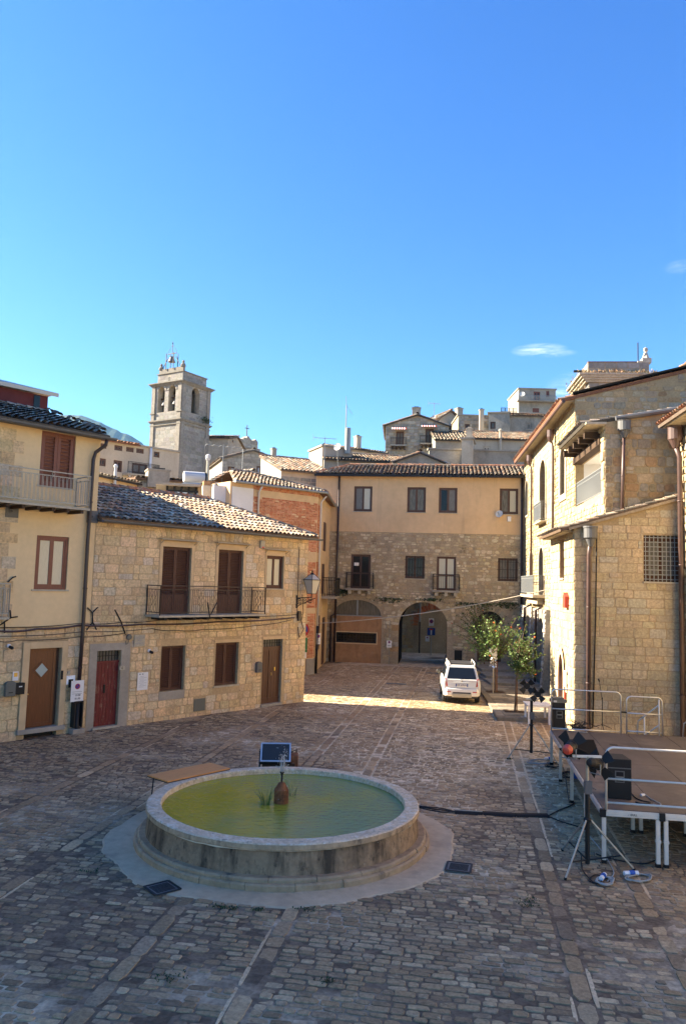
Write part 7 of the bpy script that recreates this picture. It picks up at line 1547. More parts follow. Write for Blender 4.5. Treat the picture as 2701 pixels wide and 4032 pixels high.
# ---------------- rooftop clutter behind the stone house
def yagi(p, hgt, label, boom=1.1, ang=0.3, n=6):
    e = empty('tv_antenna', p, ang, label, 'antenna'); b = MB(); b.tube([(0, 0, -1.5), (0, 0, hgt)], .025, 6); b.build('mast', MATS['galv'], e); b = MB(); b.bar((-boom / 2, 0, hgt - .1), (boom / 2, 0, hgt - .1), .03)
    for k in range(n): x = -boom / 2 + boom * k / (n - 1); b.bar((x, -.35 + .03 * k, hgt - .1), (x, .35 - .03 * k, hgt - .1), .015); 
    b.bar((-boom / 2, 0, hgt - .1), (-boom / 2 - .1, 0, hgt + .2), .015); b.bar((-boom / 2, 0, hgt - .1), (-boom / 2 - .1, 0, hgt - .4), .015); b.build('boom', MATS['galv'], e); return e
def clutter():
    a = AtY(*zB(300, 790), 43); t = AtY(*zB(305, 345), 43); yagi(Vector((a.x, 43, a.z)), t.z - a.z, 'tall television antenna behind the ridge, above the large dish', 2.0, .4)
    a = AtY(*zB(545, 690), 66); t = AtY(*zB(548, 400), 66); yagi(Vector((a.x, 66, a.z)), t.z - a.z, 'television antenna in front of the rubble gable house', 2.2, -.3)
    a = AtY(*zA(1367, 840), 42.5); t = AtY(*zA(1367, 478), 42.5); e = empty('flue_pipe', (a.x, 42.5, a.z), 0, 'slim rusty flue with a pale cowl behind the ridge', 'flue'); b = MB(); b.tube([(0, 0, -1), (0, 0, t.z - a.z - .3)], .09, 8); b.build('pipe', MATS['steel_worn'], e); b = MB(); b.lathe([(.1, 0), (.15, .12), (.15, .3), (.05, .36)], (0, 0, t.z - a.z - .3), 8); b.build('cowl', MATS['dish'], e)
    a = AtY(*zC(98, 640), 56.5); t = AtY(*zC(98, 420), 56.5); yagi(Vector((a.x, 56.5, a.z)), t.z - a.z, 'television antenna left of the ochre house roof', 1.7, .2)
    a = AtY(*zC(1225, 200), 78); t = AtY(*zC(1225, 66), 78); yagi(Vector((a.x, 78, a.z)), t.z - a.z, 'television antenna on the awning house roof', 1.2, .2)
    p = AtY(*zB(258, 888), 39.5); dish(p, (.75, -.55, .25), .34, 'large white satellite dish above the stone house ridge', mast=(-.1, .3, -.9))
    p = AtY(*zB(375, 745), 45); dish(p, (.55, -.75, .3), .19, 'smaller satellite dish behind the large one', mast=(-.05, .3, -1.2))
    p = AtY(*zC(228, 520), 58); dish(p, (-.45, -.8, .25), .3, 'satellite dish on the pale small house left of the antenna mast', mast=(.1, .4, -1.5))
    p = AtY(*zC(1222, 210), 77.5); dish(p, (-.2, -.9, .3), .18, 'small dish on the right slope of the awning house', mast=(.05, .3, -.6))
    # glazed veranda and solar water heater
    F = Fac(plan(642, 40.5), plan(812, 41)); h = empty('glazed_veranda', F.o, F.rot, 'small glazed veranda with flat roof peeping over the stone house ridge', 'veranda'); zt = zat(*zA(950, 862), 40.7); b = MB(); b.box(-.6, F.L, -.4, 2.5, zt, zt + .12); b.build('roof_slab', MATS['concrete'], h)
    b = MB(); n = 6
    for k in range(n + 1): u = F.L * k / n; b.box(u - .06, u + .06, -.02, .06, zt - 2.2, zt - .001)
    b.box(0, F.L, .0, .05, zt - .3, zt - .2); b.build('frame', MATS['iron'], h)
    for k in range(n): g = MB(); g.box(F.L * k / n + .06, F.L * (k + 1) / n - .06, .02, .03, zt - 2.2, zt - .3); g.build('pane', MATS['glass_pale' if k % 3 else 'glass_grey'], h)
    b = MB(); b.box(0, F.L, .3, 2.4, zt - 2.3, zt - .002); b.build('wall', MATS['plaster_grey'], h)
    p = AtY(*zA(1205, 745), 42); e = empty('water_heater', p, 0.15, 'white solar water heater tank on its sloping panel behind the veranda', 'water heater'); b = MB(); b.tube([(-.55, 0, 0), (.55, .3, .02)], .3, 14); b.build('tank', MATS['dish'], e); b = MB(); b.tube([(.56, .31, .02), (.62, .33, .02)], .31, 14); b.build('end_cap', MATS['black'], e); b = MB(); b.add([(-1.9, -.5, -1.2), (-.9, -.5, -1.2), (.4, .1, -.3), (-.5, .1, -.3), (-1.9, -.45, -1.28), (-.9, -.45, -1.28), (.4, .15, -.38), (-.5, .15, -.38)], [(0, 1, 2, 3), (4, 7, 6, 5), (0, 4, 5, 1), (1, 5, 6, 2), (3, 2, 6, 7), (0, 3, 7, 4)]); b.build('panel', MATS['glass_pale'], e)
    p = AtY(*zA(1390, 920), 40.2); e = empty('roof_chimney', p, .3, 'squat plastered chimney beside the large dish', 'chimney'); b = MB(); b.box(-.35, .35, -.35, .35, -1, .25); b.build('stack', MATS['plaster_beige'], e); b = MB(); b.box(-.32, .3, -.3, .3, .25, .5); b.build('brick_top', MATS['plaster_orange'], e)
    p = AtY(*zB(425, 945), 39.2); e = empty('roof_chimney', p, .3, 'steel flue and plastered stack left of the white house wall', 'chimney'); b = MB(); b.box(-1.0, -.15, -.35, .35, -1.5, .3); b.build('stack', MATS['plaster_white'], e); b = MB(); b.tube([(.15, 0, -1.5), (.15, 0, .45)], .13, 8); b.lathe([(.15, 0), (.22, .1), (.1, .25)], (.15, 0, .42), 8); b.build('flue', MATS['alu'], e)
clutter()
# ---------------- red house behind the yellow one; unseen blocks added to shade the square
def left_background():
    o8 = 5.0; ur, zr = L.uv(192, 1552, -o8); h = empty('maroon_house', L.P(ur, o8, 0), L.rot, 'maroon walled house with pale metal roof rising behind the yellow house', 'house'); b = MB(); b.box(-6, 0, 0, 3, 9, zr - .1); b.build('wall', MATS['plaster_maroon'], h)
    r = MB(); r.add([(-6, -.25, zr - .1), (.3, -.25, zr - .1), (.3, 3.2, zr + .0), (-6, 3.2, zr), (-1.2, 1.5, zr + .55), (-6, 1.5, zr + .55), (-6, -.25, zr + .05), (.3, -.25, zr + .05)], [(6, 7, 4, 5), (0, 1, 7, 6), (7, 2, 4), (5, 4, 2, 3)]); r.build('roof', MATS['metal_roof'], h)
    w = MB(); u, z = L.uv(146, 1582, -o8); w.box(u - ur - .12, u - ur + .12, -.03, .02, z - .3, z + .25); w.build('window', MATS['glass_dark'], h)
    h = empty('shade_row_block', L.P(-5.7, 0, 0), L.rot, 'unseen plain block added in line with the yellow row to shade the square', 'house'); b = MB(); b.box(-22, -.02, 0, 8, -.1, 13.6); b.build('wall', MATS['plaster_yellow'], h); b = MB(); b.box(-22, .0, -.4, 8.3, 13.6, 13.75); b.build('roof', MATS['plaster_grey'], h)  # out of view, put in to keep the near paving in shade
    h = empty('shade_back_block', L.P(.6, 8.6, 0), L.rot, 'unseen tall block added behind the yellow row to shade the stage', 'house'); b = MB(); b.box(-16, -.0, 0, 2.5, -.1, 19); b.build('wall', MATS['plaster_beige'], h); b = MB(); b.box(-16.2, .1, -.2, 2.6, 19, 19.2); b.build('roof', MATS['plaster_grey'], h)  # added out of view, sized to keep the sun off the stage
    h = empty('sun_strip_block', (-8.2, 36.15, 0), -.1974, 'hidden block added behind the stone house to bound the sunlit strip', 'house'); b = MB(); b.box(-7, 0, 0, 5, -.1, 7.9); b.build('wall', MATS['plaster_beige'], h)  # hidden added block; its slanted front trims the sunlit strip on the ground
left_background()
# ---------------- hills
def hills():
    b = MB(); D = 2600; pts = [(-1600, 1500), (-900, 1560), (-300, 1600), (60, 1625), (200, 1632), (320, 1636), (345, 1645), (384, 1657), (430, 1680), (480, 1702), (520, 1717), (560, 1745), (640, 1830), (760, 1960), (1000, 2150), (1500, 2230), (2400, 2250), (3600, 2240)]
    rng = random.Random(2); fine = []
    for (a, b_) in zip(pts[:-1], pts[1:]):
        n = max(1, int((b_[0] - a[0]) / 14))
        for k in range(n): t = k / n; fine.append((a[0] + (b_[0] - a[0]) * t, a[1] + (b_[1] - a[1]) * t + rng.uniform(-2.4, 2.4)))
    top = [AtY(x, y, D) for x, y in fine]; n = len(top); rows = [[p for p in top]]
    for k in range(1, 7): rows.append([Vector((p.x + rng.uniform(-15, 15), D - 230 * k, (p.z + 60) * (1 - k / 6) ** 1.3 - 60 + rng.uniform(-8, 8) * (k < 6))) for p in top])
    rows.insert(0, [Vector((p.x, D + 900, -80)) for p in top]); vs = [p for r in rows for p in r]; b.add(vs, [(j * n + i, j * n + i + 1, (j + 1) * n + i + 1, (j + 1) * n + i) for j in range(len(rows) - 1) for i in range(n - 1)])
    o = b.build('mountain', MATS['mountain']); tag(o, kind='structure')
hills()
# ================================================================ fountain
def water_mat():
    m = bpy.data.materials.new('pond_water'); m.use_nodes = True; nt = m.node_tree; N = nt.nodes; Lk = nt.links; p = N['Principled BSDF']
    p.inputs['Roughness'].default_value = .05; p.inputs['Specular IOR Level'].default_value = .5; p.inputs['IOR'].default_value = 1.33
    tc = N.new('ShaderNodeTexCoord'); z = N.new('ShaderNodeTexNoise'); z.inputs['Scale'].default_value = .8; z.inputs['Detail'].default_value = 4; Lk.new(tc.outputs['Object'], z.inputs['Vector'])
    sp = N.new('ShaderNodeSeparateXYZ'); Lk.new(tc.outputs['Object'], sp.inputs[0])
    a = N.new('ShaderNodeMath'); a.operation = 'MULTIPLY_ADD'; a.inputs[1].default_value = .09; Lk.new(sp.outputs[0], a.inputs[0]); Lk.new(z.outputs[0], a.inputs[2])  # greener towards the right: sky reflection put into the water colour
    cr = N.new('ShaderNodeValToRGB'); e = cr.color_ramp.elements; e[0].position = .3; e[0].color = (.34, .29, .006, 1); e[1].position = .72; e[1].color = (.17, .22, .07, 1); Lk.new(a.outputs[0], cr.inputs[0]); Lk.new(cr.outputs[0], p.inputs['Base Color'])
    w = N.new('ShaderNodeTexWave'); w.wave_type = 'RINGS'; w.rings_direction = 'Z'; w.inputs['Scale'].default_value = 2.1; w.inputs['Distortion'].default_value = 9.0; w.inputs['Detail'].default_value = 3; w.inputs['Detail Scale'].default_value = 1.2; Lk.new(tc.outputs['Object'], w.inputs['Vector'])
    mp = N.new('ShaderNodeMapping'); mp.inputs['Scale'].default_value = (2.2, 6, 1); Lk.new(tc.outputs['Object'], mp.inputs[0]); z2 = N.new('ShaderNodeTexNoise'); z2.inputs['Scale'].default_value = 2.2; z2.inputs['Detail'].default_value = 4; Lk.new(mp.outputs[0], z2.inputs['Vector'])
    b1 = N.new('ShaderNodeBump'); b1.inputs['Strength'].default_value = .09; b1.inputs['Distance'].default_value = .03; Lk.new(w.outputs['Fac'], b1.inputs['Height'])
    b2 = N.new('ShaderNodeBump'); b2.inputs['Strength'].default_value = .5; b2.inputs['Distance'].default_value = .03; Lk.new(z2.outputs[0], b2.inputs['Height']); Lk.new(b1.outputs[0], b2.inputs['Normal']); Lk.new(b2.outputs[0], p.inputs['Normal'])
    return m
mat('basin_wall', (.30, .205, .125), rough=.93, spec=.12, n1=(1.3, .22), n2=(9, .2), bump=[(30, .6, .015), (8, .3, .02)], stain=[(2.2, (.028, .026, .023), .47, .8, (1, 1, .22)), (9, (.03, .027, .023), .55, .75, (1, 1, .6)), (14, (.5, .46, .36), .655, .9), (1.2, (.27, .2, .12), .6, .5, (1, 1, .4))])
mat('basin_rim', (.60, .46, .31), rough=.9, spec=.15, n1=(5, .2), n2=(20, .18), bump=(30, .5, .01), stain=[(9, (.72, .66, .54), .52, .85), (11, (.15, .14, .125), .57, .8), (1.1, (.3, .26, .2), .58, .5)])
mat('rim_side', (.42, .30, .185), rough=.93, spec=.12, n1=(3, .25), n2=(14, .2), bump=(24, .6, .012), stain=[(3.2, (.06, .055, .05), .52, .75, (1, 1, .6)), (16, (.6, .54, .42), .64, .8)])
mat('scale', (.78, .70, .56), rough=.8, n1=(9, .2))
mat('basin_base', (.38, .27, .165), rough=.93, spec=.12, n1=(1.6, .2), n2=(9, .15), bump=(24, .5, .012), stain=[(3, (.09, .08, .07), .55, .7, (1, 1, .5))])
mat('apron', (.52, .39, .25), rough=.92, spec=.12, n1=(.8, .15), n2=(6, .1), bump=(30, .3, .01), stain=[(1.0, (.17, .155, .13), .55, .5), (3, (.33, .29, .23), .62, .5)])
mat('foam', (.75, .78, .8), rough=.1, spec=.6, trans=.55)
WZ = .60
def build_fountain():
    pad = MB(); rng = random.Random(1); n = 72; rp = [3.36 + .05 * math.sin(k * .7) + rng.uniform(-.04, .04) for k in range(n)]
    vs = [(0, 0, .035)] + [(rp[k] * math.cos(2 * math.pi * k / n), rp[k] * math.sin(2 * math.pi * k / n), .02) for k in range(n)] + [((rp[k] + .05) * math.cos(2 * math.pi * k / n), (rp[k] + .05) * math.sin(2 * math.pi * k / n), -.01) for k in range(n)]
    pad.add(vs, [(0, 1 + k, 1 + (k + 1) % n) for k in range(n)] + [(1 + k, 1 + n + k, 1 + n + (k + 1) % n, 1 + (k + 1) % n) for k in range(n)]); o = pad.build('cement_apron', MATS['apron'], loc=FC); tag(o, kind='structure')
    h = empty('fountain', FC, 0, 'large round stone basin of green water with a pale worn rim', 'fountain')
    def ringpoly(prof, name, m, jit=0.0, joints=None, n=96):
        b = MB(); rng = random.Random(4); k_ = [1 + rng.uniform(-jit, jit) for _ in range(n)]; vs = []
        for (r, z) in prof:
            for k in range(n): a = 2 * math.pi * k / n; vs.append((r * k_[k] * math.cos(a), r * k_[k] * math.sin(a), z + (rng.uniform(-jit, jit) * .5)))
        b.add(vs, [(i * n + k, i * n + (k + 1) % n, (i + 1) * n + (k + 1) % n, (i + 1) * n + k) for i in range(len(prof) - 1) for k in range(n)]); return b.build(name, MATS[m], h, smooth=False)
    # plinth course of separate curved blocks, two steps
    for z0, z1, r0, r1, nb, nm in ((.0, .13, 2.80, 2.86, 22, 'plinth'), (.13, .2, 2.70, 2.80, 22, 'plinth_course')):
        b = MB(); rng = random.Random(nb + int(z1 * 100))
        for k in range(nb):
            a0 = 2 * math.pi * (k + .006) / nb + z0; a1 = 2 * math.pi * (k + .994) / nb + z0; rr = r1 + rng.uniform(-.012, .012); m = 5; vs = []
            for i in range(m + 1):
                a = a0 + (a1 - a0) * i / m
                for (r, z) in ((2.5, z0), (rr, z0), (rr, z1 - .025), (rr - .03, z1), (2.5, z1)): vs.append((r * math.cos(a), r * math.sin(a), z))
            b.add(vs, [(i * 5 + j, i * 5 + j + 1, (i + 1) * 5 + j + 1, (i + 1) * 5 + j) for i in range(m) for j in range(4)] + [(0, 1, 2, 3, 4), (m * 5 + 4, m * 5 + 3, m * 5 + 2, m * 5 + 1, m * 5)])
        b.build(nm, MATS['basin_base'], h)
    ringpoly([(2.55, .19), (2.655, .2), (2.625, .55), (2.62, .585)], 'wall', 'basin_wall', .0015)
    ringpoly([(2.615, .583), (2.662, .59), (2.668, .61), (2.665, .682)], 'rim_band', 'rim_side', .0018)
    ringpoly([(2.665, .682), (2.645, .70), (2.40, .705), (2.385, .69), (2.375, .5)], 'rim', 'basin_rim', .0022)
    e = MB(); rng = random.Random(9); n = 120; qs = [.588 - max(0, .5 + .5 * math.sin(k * .16 + 1) + .5 * math.sin(k * .41)) * rng.uniform(.008, .02) for k in range(120)]        # crust of pale limescale hanging under the rim
    for k in range(n):
        a0, a1 = 2 * math.pi * k / n, 2 * math.pi * (k + 1) / n
        q = qs[k]; q2 = qs[(k + 1) % n]; e.add([(2.662 * math.cos(a0), 2.662 * math.sin(a0), .595), (2.662 * math.cos(a1), 2.662 * math.sin(a1), .595), (2.648 * math.cos(a1), 2.648 * math.sin(a1), q2), (2.648 * math.cos(a0), 2.648 * math.sin(a0), q)], [(0, 1, 2, 3)])
    e.build('limescale', MATS['scale'], h)
    w = MB(); n = 64; w.add([(0, 0, WZ)] + [(2.39 * math.cos(2 * math.pi * k / n), 2.39 * math.sin(2 * math.pi * k / n), WZ) for k in range(n)], [(0, 1 + k, 1 + (k + 1) % n) for k in range(n)]); w.build('water', water_mat(), h)
    c = G(1107, 3160, WZ) - FC; cx, cy = c.x, c.y
    b = MB(); b.lathe([(.145, .3), (.145, .86), (.13, .88), (.06, .99), (.035, 1.0)], (cx, cy, 0), 16); o = b.build('spout_pedestal', MATS['rust'], h, bevel=.004)
    b = MB(); b.tube([(cx, cy, .99), (cx, cy, 1.14)], .02, 8); b.lathe([(.02, 0), (.028, .03), (.045, .055), (.042, .075), (0, .075)], (cx, cy, 1.13), 10); b.build('nozzle', MATS['black'], o)
    j = MB(); rng = random.Random(3)
    for k in range(7):
        a = 2 * math.pi * k / 7; j.tube([(cx + .02 * math.cos(a), cy + .02 * math.sin(a), 1.2), (cx + .04 * math.cos(a), cy + .04 * math.sin(a), 1.34), (cx + .055 * math.cos(a + .3), cy + .055 * math.sin(a + .3), 1.42 + .05 * (k % 3))], [.010, .008, .004], 5)
    j.tube([(cx + .03, cy, 1.2), (cx + .03, cy, 1.45), (cx + .035, cy, 1.56)], [.014, .010, .003], 6)
    for k in range(150):
        t = rng.random(); a = rng.uniform(0, 6.28); rr = abs(rng.gauss(.05, .06)) + .13 * t * rng.random(); z = 1.70 - .55 * t + rng.uniform(-.06, .06) if k < 115 else rng.uniform(.62, 1.2); s_ = rng.uniform(.003, .009)
        p = Vector((cx + .03 + rr * math.cos(a), cy + rr * math.sin(a), z)); j.add([p + Vector(q) * s_ for q in ((1, 0, 0), (-1, 0, 0), (0, 1, 0), (0, -1, 0), (0, 0, 1.6), (0, 0, -1.6))], [(0, 2, 4), (2, 1, 4), (1, 3, 4), (3, 0, 4), (2, 0, 5), (1, 2, 5), (3, 1, 5), (0, 3, 5)])
    tag(j.build('water_spray', MATS['foam'], h), kind='stuff')
    return cx, cy
JX, JY = build_fountain()
def reeds(px, py, n, hgt, seed, label):
    p = G(px, py, WZ); e = empty('water_reed', p, 0, label, 'reed'); rng = random.Random(seed); b = MB()
    for k in range(n):
        a = rng.uniform(0, 6.28); r0 = rng.uniform(0, .08); lean = rng.uniform(.04, .28); hh = hgt * rng.uniform(.55, 1.1); w = rng.uniform(.006, .011); x0, y0 = r0 * math.cos(a), r0 * math.sin(a); pts = []
        dr = rng.random() < .3
        for i in range(7):
            t = i / 6; z = hh * (t if not dr else t * (1.5 - .9 * t) * 1.1); pts.append(Vector((x0 + lean * t * t * math.cos(a), y0 + lean * t * t * math.sin(a), z - .05)))
        side = Vector((-math.sin(a + 1.2), math.cos(a + 1.2), 0)); vs = []
        for i, q in enumerate(pts): ww = w * (1 - (i / 6) ** 2 * .9); vs += [q - side * ww, q + side * ww]
        b.add(vs, [(2 * i, 2 * i + 1, 2 * i + 3, 2 * i + 2) for i in range(6)], rng.choice([(.10, .15, .03), (.14, .18, .04), (.08, .12, .03), (.22, .22, .08)]))
    b.build('blades', MATS['reed'], e, colors=True)
reeds(1046, 3170, 24, .46, 1, 'reed clump left of the rusty spout in the basin'); reeds(1148, 3132, 11, .42, 2, 'thin reed clump right of the rusty spout in the basin')
# folding table with a wooden top left of the basin
def wood_table():
    q = [G(*p, .75) for p in ((579, 3050), (829, 3000), (900, 3023), (668, 3076))]; c = sum(q, Vector()) / 4; d = (q[1] - q[0]).normalized(); a = math.atan2(d.y, d.x); e = empty('folding_table', (c.x, c.y, 0), a, 'folding table with orange wooden top and thin black legs behind the basin', 'table'); Lx = ((q[1] - q[0]).length + (q[2] - q[3]).length) / 2; Ly = .72
    b = MB(); b.box(-Lx / 2, Lx / 2, -Ly / 2, Ly / 2, .715, .745); b.build('table_top', MATS['wood_table'], e, bevel=.006); b = MB(); b.box(-Lx / 2 - .004, Lx / 2 + .004, -Ly / 2 - .004, Ly / 2 + .004, .70, .714); b.build('edge_band', MATS['black'], e)
    for sx in (-1, 1):
        for sy in (-1, 1): b = MB(); b.tube([(sx * (Lx / 2 - .12), sy * (Ly / 2 - .06), .7), (sx * (Lx / 2 - .09), sy * (Ly / 2 - .03), 0)], .013, 6); b.build('leg', MATS['black'], e)
wood_table()
# floodlight standing behind the basin
def floodlight():
    p = G(1085, 3010, .7); e = empty('floodlight', (p.x - .02, p.y + .22, 0), math.radians(4), 'big square floodlight with blue glass lying tilted behind the basin', 'floodlight')
    th = math.radians(38); U = Vector((1, 0, 0)); V = Vector((0, math.sin(math.radians(52)), math.cos(math.radians(52)))); N_ = U.cross(V); N_ = -N_ if N_.z < 0 else N_; O = Vector((0, -.15, .74)); w, l, t = .36, .56, .09
    def slab(b, u0, u1, v0, v1, n0, n1): P_ = lambda u, v, n: O + U * u + V * v + N_ * n; b.add([P_(u0, v0, n0), P_(u1, v0, n0), P_(u1, v1, n0), P_(u0, v1, n0), P_(u0, v0, n1), P_(u1, v0, n1), P_(u1, v1, n1), P_(u0, v1, n1)], [(0, 3, 2, 1), (4, 5, 6, 7), (0, 1, 5, 4), (1, 2, 6, 5), (2, 3, 7, 6), (3, 0, 4, 7)])
    b = MB(); slab(b, -w, w, 0, l, -t, .0); b.build('housing', MATS['black'], e); b = MB(); f = .035
    for q in ((-w, w, 0, f), (-w, w, l - f, l), (-w, -w + f, f, l - f), (w - f, w, f, l - f)): slab(b, *q, .001, .018)
    b.build('frame', MATS['alu'], e); b = MB(); slab(b, -w + f, w - f, f, l - f, .002, .008); b.build('pane', MATS['glass_blue'], e)
    b = MB(); b.tube([tuple(O + U * (w + .02) + V * .3), tuple(O + U * (w + .02) + V * .3 + Vector((.12, .28, .0))), (w + .16, .28, .35), (w + .16, .28, .0)], .018, 6); b.tube([tuple(O - U * (w + .02) + V * .3), tuple(O - U * (w + .02) + V * .3 + Vector((0, .28, .0))), (-w - .02, .28, .35), (-w - .02, .28, .0)], .018, 6); b.build('yoke', MATS['iron'], e)
    b = MB(); b.box(w - .02, w + .18, .0, .36, .45, .86); b.build('ballast_box', MATS['rust'], e, bevel=.02); b = MB(); b.box(-w + .05, w + .1, -.05, .32, 0, .68); b.build('stand', MATS['beam_wood'], e)
floodlight()
def grate(px, py, w, rot, label):
    p = G(px, py, .03); e = empty('drain_grate', (p.x, p.y, .03), rot, label, 'drain cover'); b = MB(); b.box(-w, w, -w, w, -.03, .002); b.build('cover', MATS['pipe_grey'], e); b = MB()
    for s_ in (-1, 1): b.box(-w, w, s_ * w - .02, s_ * w + .02, .001, .009); b.box(s_ * w - .02, s_ * w + .02, -w, w, .0015, .0085)
    for k in range(7): b.box(-w + .05, w - .05, -w + .08 + k * (2 * w - .16) / 6 - .012, -w + .08 + k * (2 * w - .16) / 6 + .012, .001, .007)
    b.build('ribs', MATS['iron'], e)
grate(640, 3496, .215, math.radians(40), 'dark iron grating sunk in the cement ring left of the basin'); grate(1806, 3414, .215, math.radians(-14), 'worn iron cover in the setts right of the basin')
for i, (px, py, w, l) in enumerate(((1560, 2692, .5, .22), (1700, 2650, .35, .16))):
    p = G(px, py, .02); e = empty('drain_cover', (p.x, p.y, .02), math.radians(-8), ('long flat drain cover in the setts in front of the archway', 'small drain cover close to the dark archway')[i], 'drain cover'); b = MB(); b.box(-w, w, -l, l, -.02, .008); b.build('cover', MATS['pipe_grey'], e)
# ================================================================ stage
SO = G(2372, 3400); SA = math.radians(-8.55)
def SW(x, y, z=0.0): return Vector((SO.x + x * math.cos(SA) - y * math.sin(SA), SO.y + x * math.sin(SA) + y * math.cos(SA), z))
def SL(p): d = p - SO; return d.x * math.cos(SA) + d.y * math.sin(SA), -d.x * math.sin(SA) + d.y * math.cos(SA)
NX, NY, PWD, PDP = 7, 4, 1.04, 1.98
def build_stage():
    h = empty('stage', SO, SA, 'low open air stage of brown plywood panels on aluminium legs', 'stage'); z = STZ; rng = random.Random(5)
    for i in range(NX):
        for j in range(NY):
            b = MB(); b.box(i * PWD + .006, (i + 1) * PWD - .006, j * PDP + .006, (j + 1) * PDP - .006, z - .02 + rng.uniform(-.002, .002), z + rng.uniform(-.0015, .0015)); o = b.build('deck_panel', MATS['stage_floor'], h)
    for i in range(NX):
        for y, m in ((-.03, 'alu_light'), (NY * PDP - .02, 'alu')):
            b = MB(); x0, x1 = i * PWD + .05, (i + 1) * PWD - .05; b.box(x0, x1, y, y + .05, z - .12, z - .012); b.box(x0, x1, y - .012, y, z - .055, z - .04); b.box(x0, x1, y - .012, y, z - .1, z - .085); o = b.build('edge_beam', MATS[m], h)
            if i < 2 and y < 0: text('ALUSTAGE' if False else '-  EULL', .055, o, ((x0 + x1) / 2, y - .013, z - .07), MATS['print_black']); 
    for j in range(NY):
        b = MB(); b.box(-.03, .02, j * PDP + .05, (j + 1) * PDP - .05, z - .12, z - .012); b.box(-.04, -.03, j * PDP + .05, (j + 1) * PDP - .05, z - .06, z - .045); b.build('edge_beam', MATS['alu'], h)
    def leg(x, y, m='alu'):
        b = MB(); b.box(x - .035, x + .035, y - .035, y + .035, .05, z - .125); b.box(x - .045, x + .045, y - .045, y + .045, z * .45, z * .45 + .05); o = b.build('leg', MATS[m], h); b = MB(); b.box(x - .042, x + .042, y - .042, y + .042, 0.012, .075); b.build('rubber_foot', MATS['rubber'], o)
    leg(0.02, .0, 'alu_light'); leg(0.02, PDP); leg(0.02, 2 * PDP); leg(.02, 3 * PDP); leg(.02, NY * PDP - .06)
    for i in range(1, 4): leg(i * PWD - .07, .0, 'alu_light'); leg(i * PWD + .07, .0, 'alu_light')
    for i in range(1, 5):
        for j in (1, 2): leg(i * PWD - .08, j * PDP); leg(i * PWD + .08, j * PDP)
    b = MB()
    for i in range(1, 4): b.box(i * PWD - .05, i * PWD + .05, -.06, .03, z - .14, z - .005)
    b.box(-.05, .05, -.06, .03, z - .14, z - .005); b.build('corner_joint', MATS['black'], h)
    b = MB()
    for k in range(5): b.box(2.0 + k * .012, 2.055 + k * .015, .5 + k * .28, .78 + k * .28, z + .002, z + .005)
    b.build('tape', MATS['limestone'], h)
    b = MB(); yb = 6.1; b.box(1.3, 1.5, yb, yb + .14, z + .002, z + .004); b.build('floor_socket', MATS['black'], h); 
    # railings: bent tube frames with two lower bars
    def frame(x0, x1, y, hh=1.12, m='alu_light', z0=None, bars=(.12, .55), r=.021):
        z0 = z0 if z0 is not None else z; b = MB(); c = .14; pts = [(x0, y, z0 - .05), (x0, y, z0 + hh - c)] + [(x0 + c - c * math.cos(a * math.pi / 10), y, z0 + hh - c + c * math.sin(a * math.pi / 10)) for a in range(1, 6)] + [(x1 - c + c * math.sin(a * math.pi / 10), y, z0 + hh - c + c * math.cos(a * math.pi / 10)) for a in range(0, 6)] + [(x1, y, z0 - .05)]
        b.tube(pts, r, 10)
        for q in bars: b.tube([(x0, y, z0 + q), (x1, y, z0 + q)], r * .92, 8)
        return b.build('railing', MATS[m], h, smooth=True)
    frame(.06, 2.06 + 2.0, -.02); yr = NY * PDP - .05
    xa = [SL(G(px, 2872, STZ))[0] for px in (2168, 2425, 2445, 2571)]
    frame(xa[0], xa[1], yr, 1.15, 'alu', bars=(.05, .6)); frame(xa[2], xa[3], yr, 1.05, 'alu', bars=(.08, .58))
    b = MB(); b.box(xa[1], xa[2], yr - .03, yr + .03, z + .58, z + .62); b.build('clamp', MATS['black'], h)
    # handrails of the steps down at the back
    for px in (2571, 2740):
        x = SL(G(px, 2880, STZ))[0]; b = MB(); 
        b.tube([(x, yr, z + .85), (x - .30, yr + 1.2, z + .18), (x - .32, yr + 1.25, z - .25)], .021, 8); b.tube([(x, yr, z + .3), (x - .28, yr + 1.15, z - .35)], .021, 8); b.tube([(x, yr, z - .1), (x, yr, z + 1.0)], .021, 8); b.tube([(x - .2, yr + .85, z + .4), (x - .2, yr + .85, 0)], .021, 8); b.build('stair_rail', MATS['alu_light'], h, smooth=True)
    st = MB(); xs0 = SL(G(2575, 2880, STZ))[0]
    for k in range(4): st.box(xs0, xs0 + 1.2, NY * PDP + .05 + k * .27, NY * PDP + .33 + k * .27, z - .24 - k * .21, z - .2 - k * .21)
    st.build('stair_tread', MATS['stage_floor'], h)
    return h
build_stage()
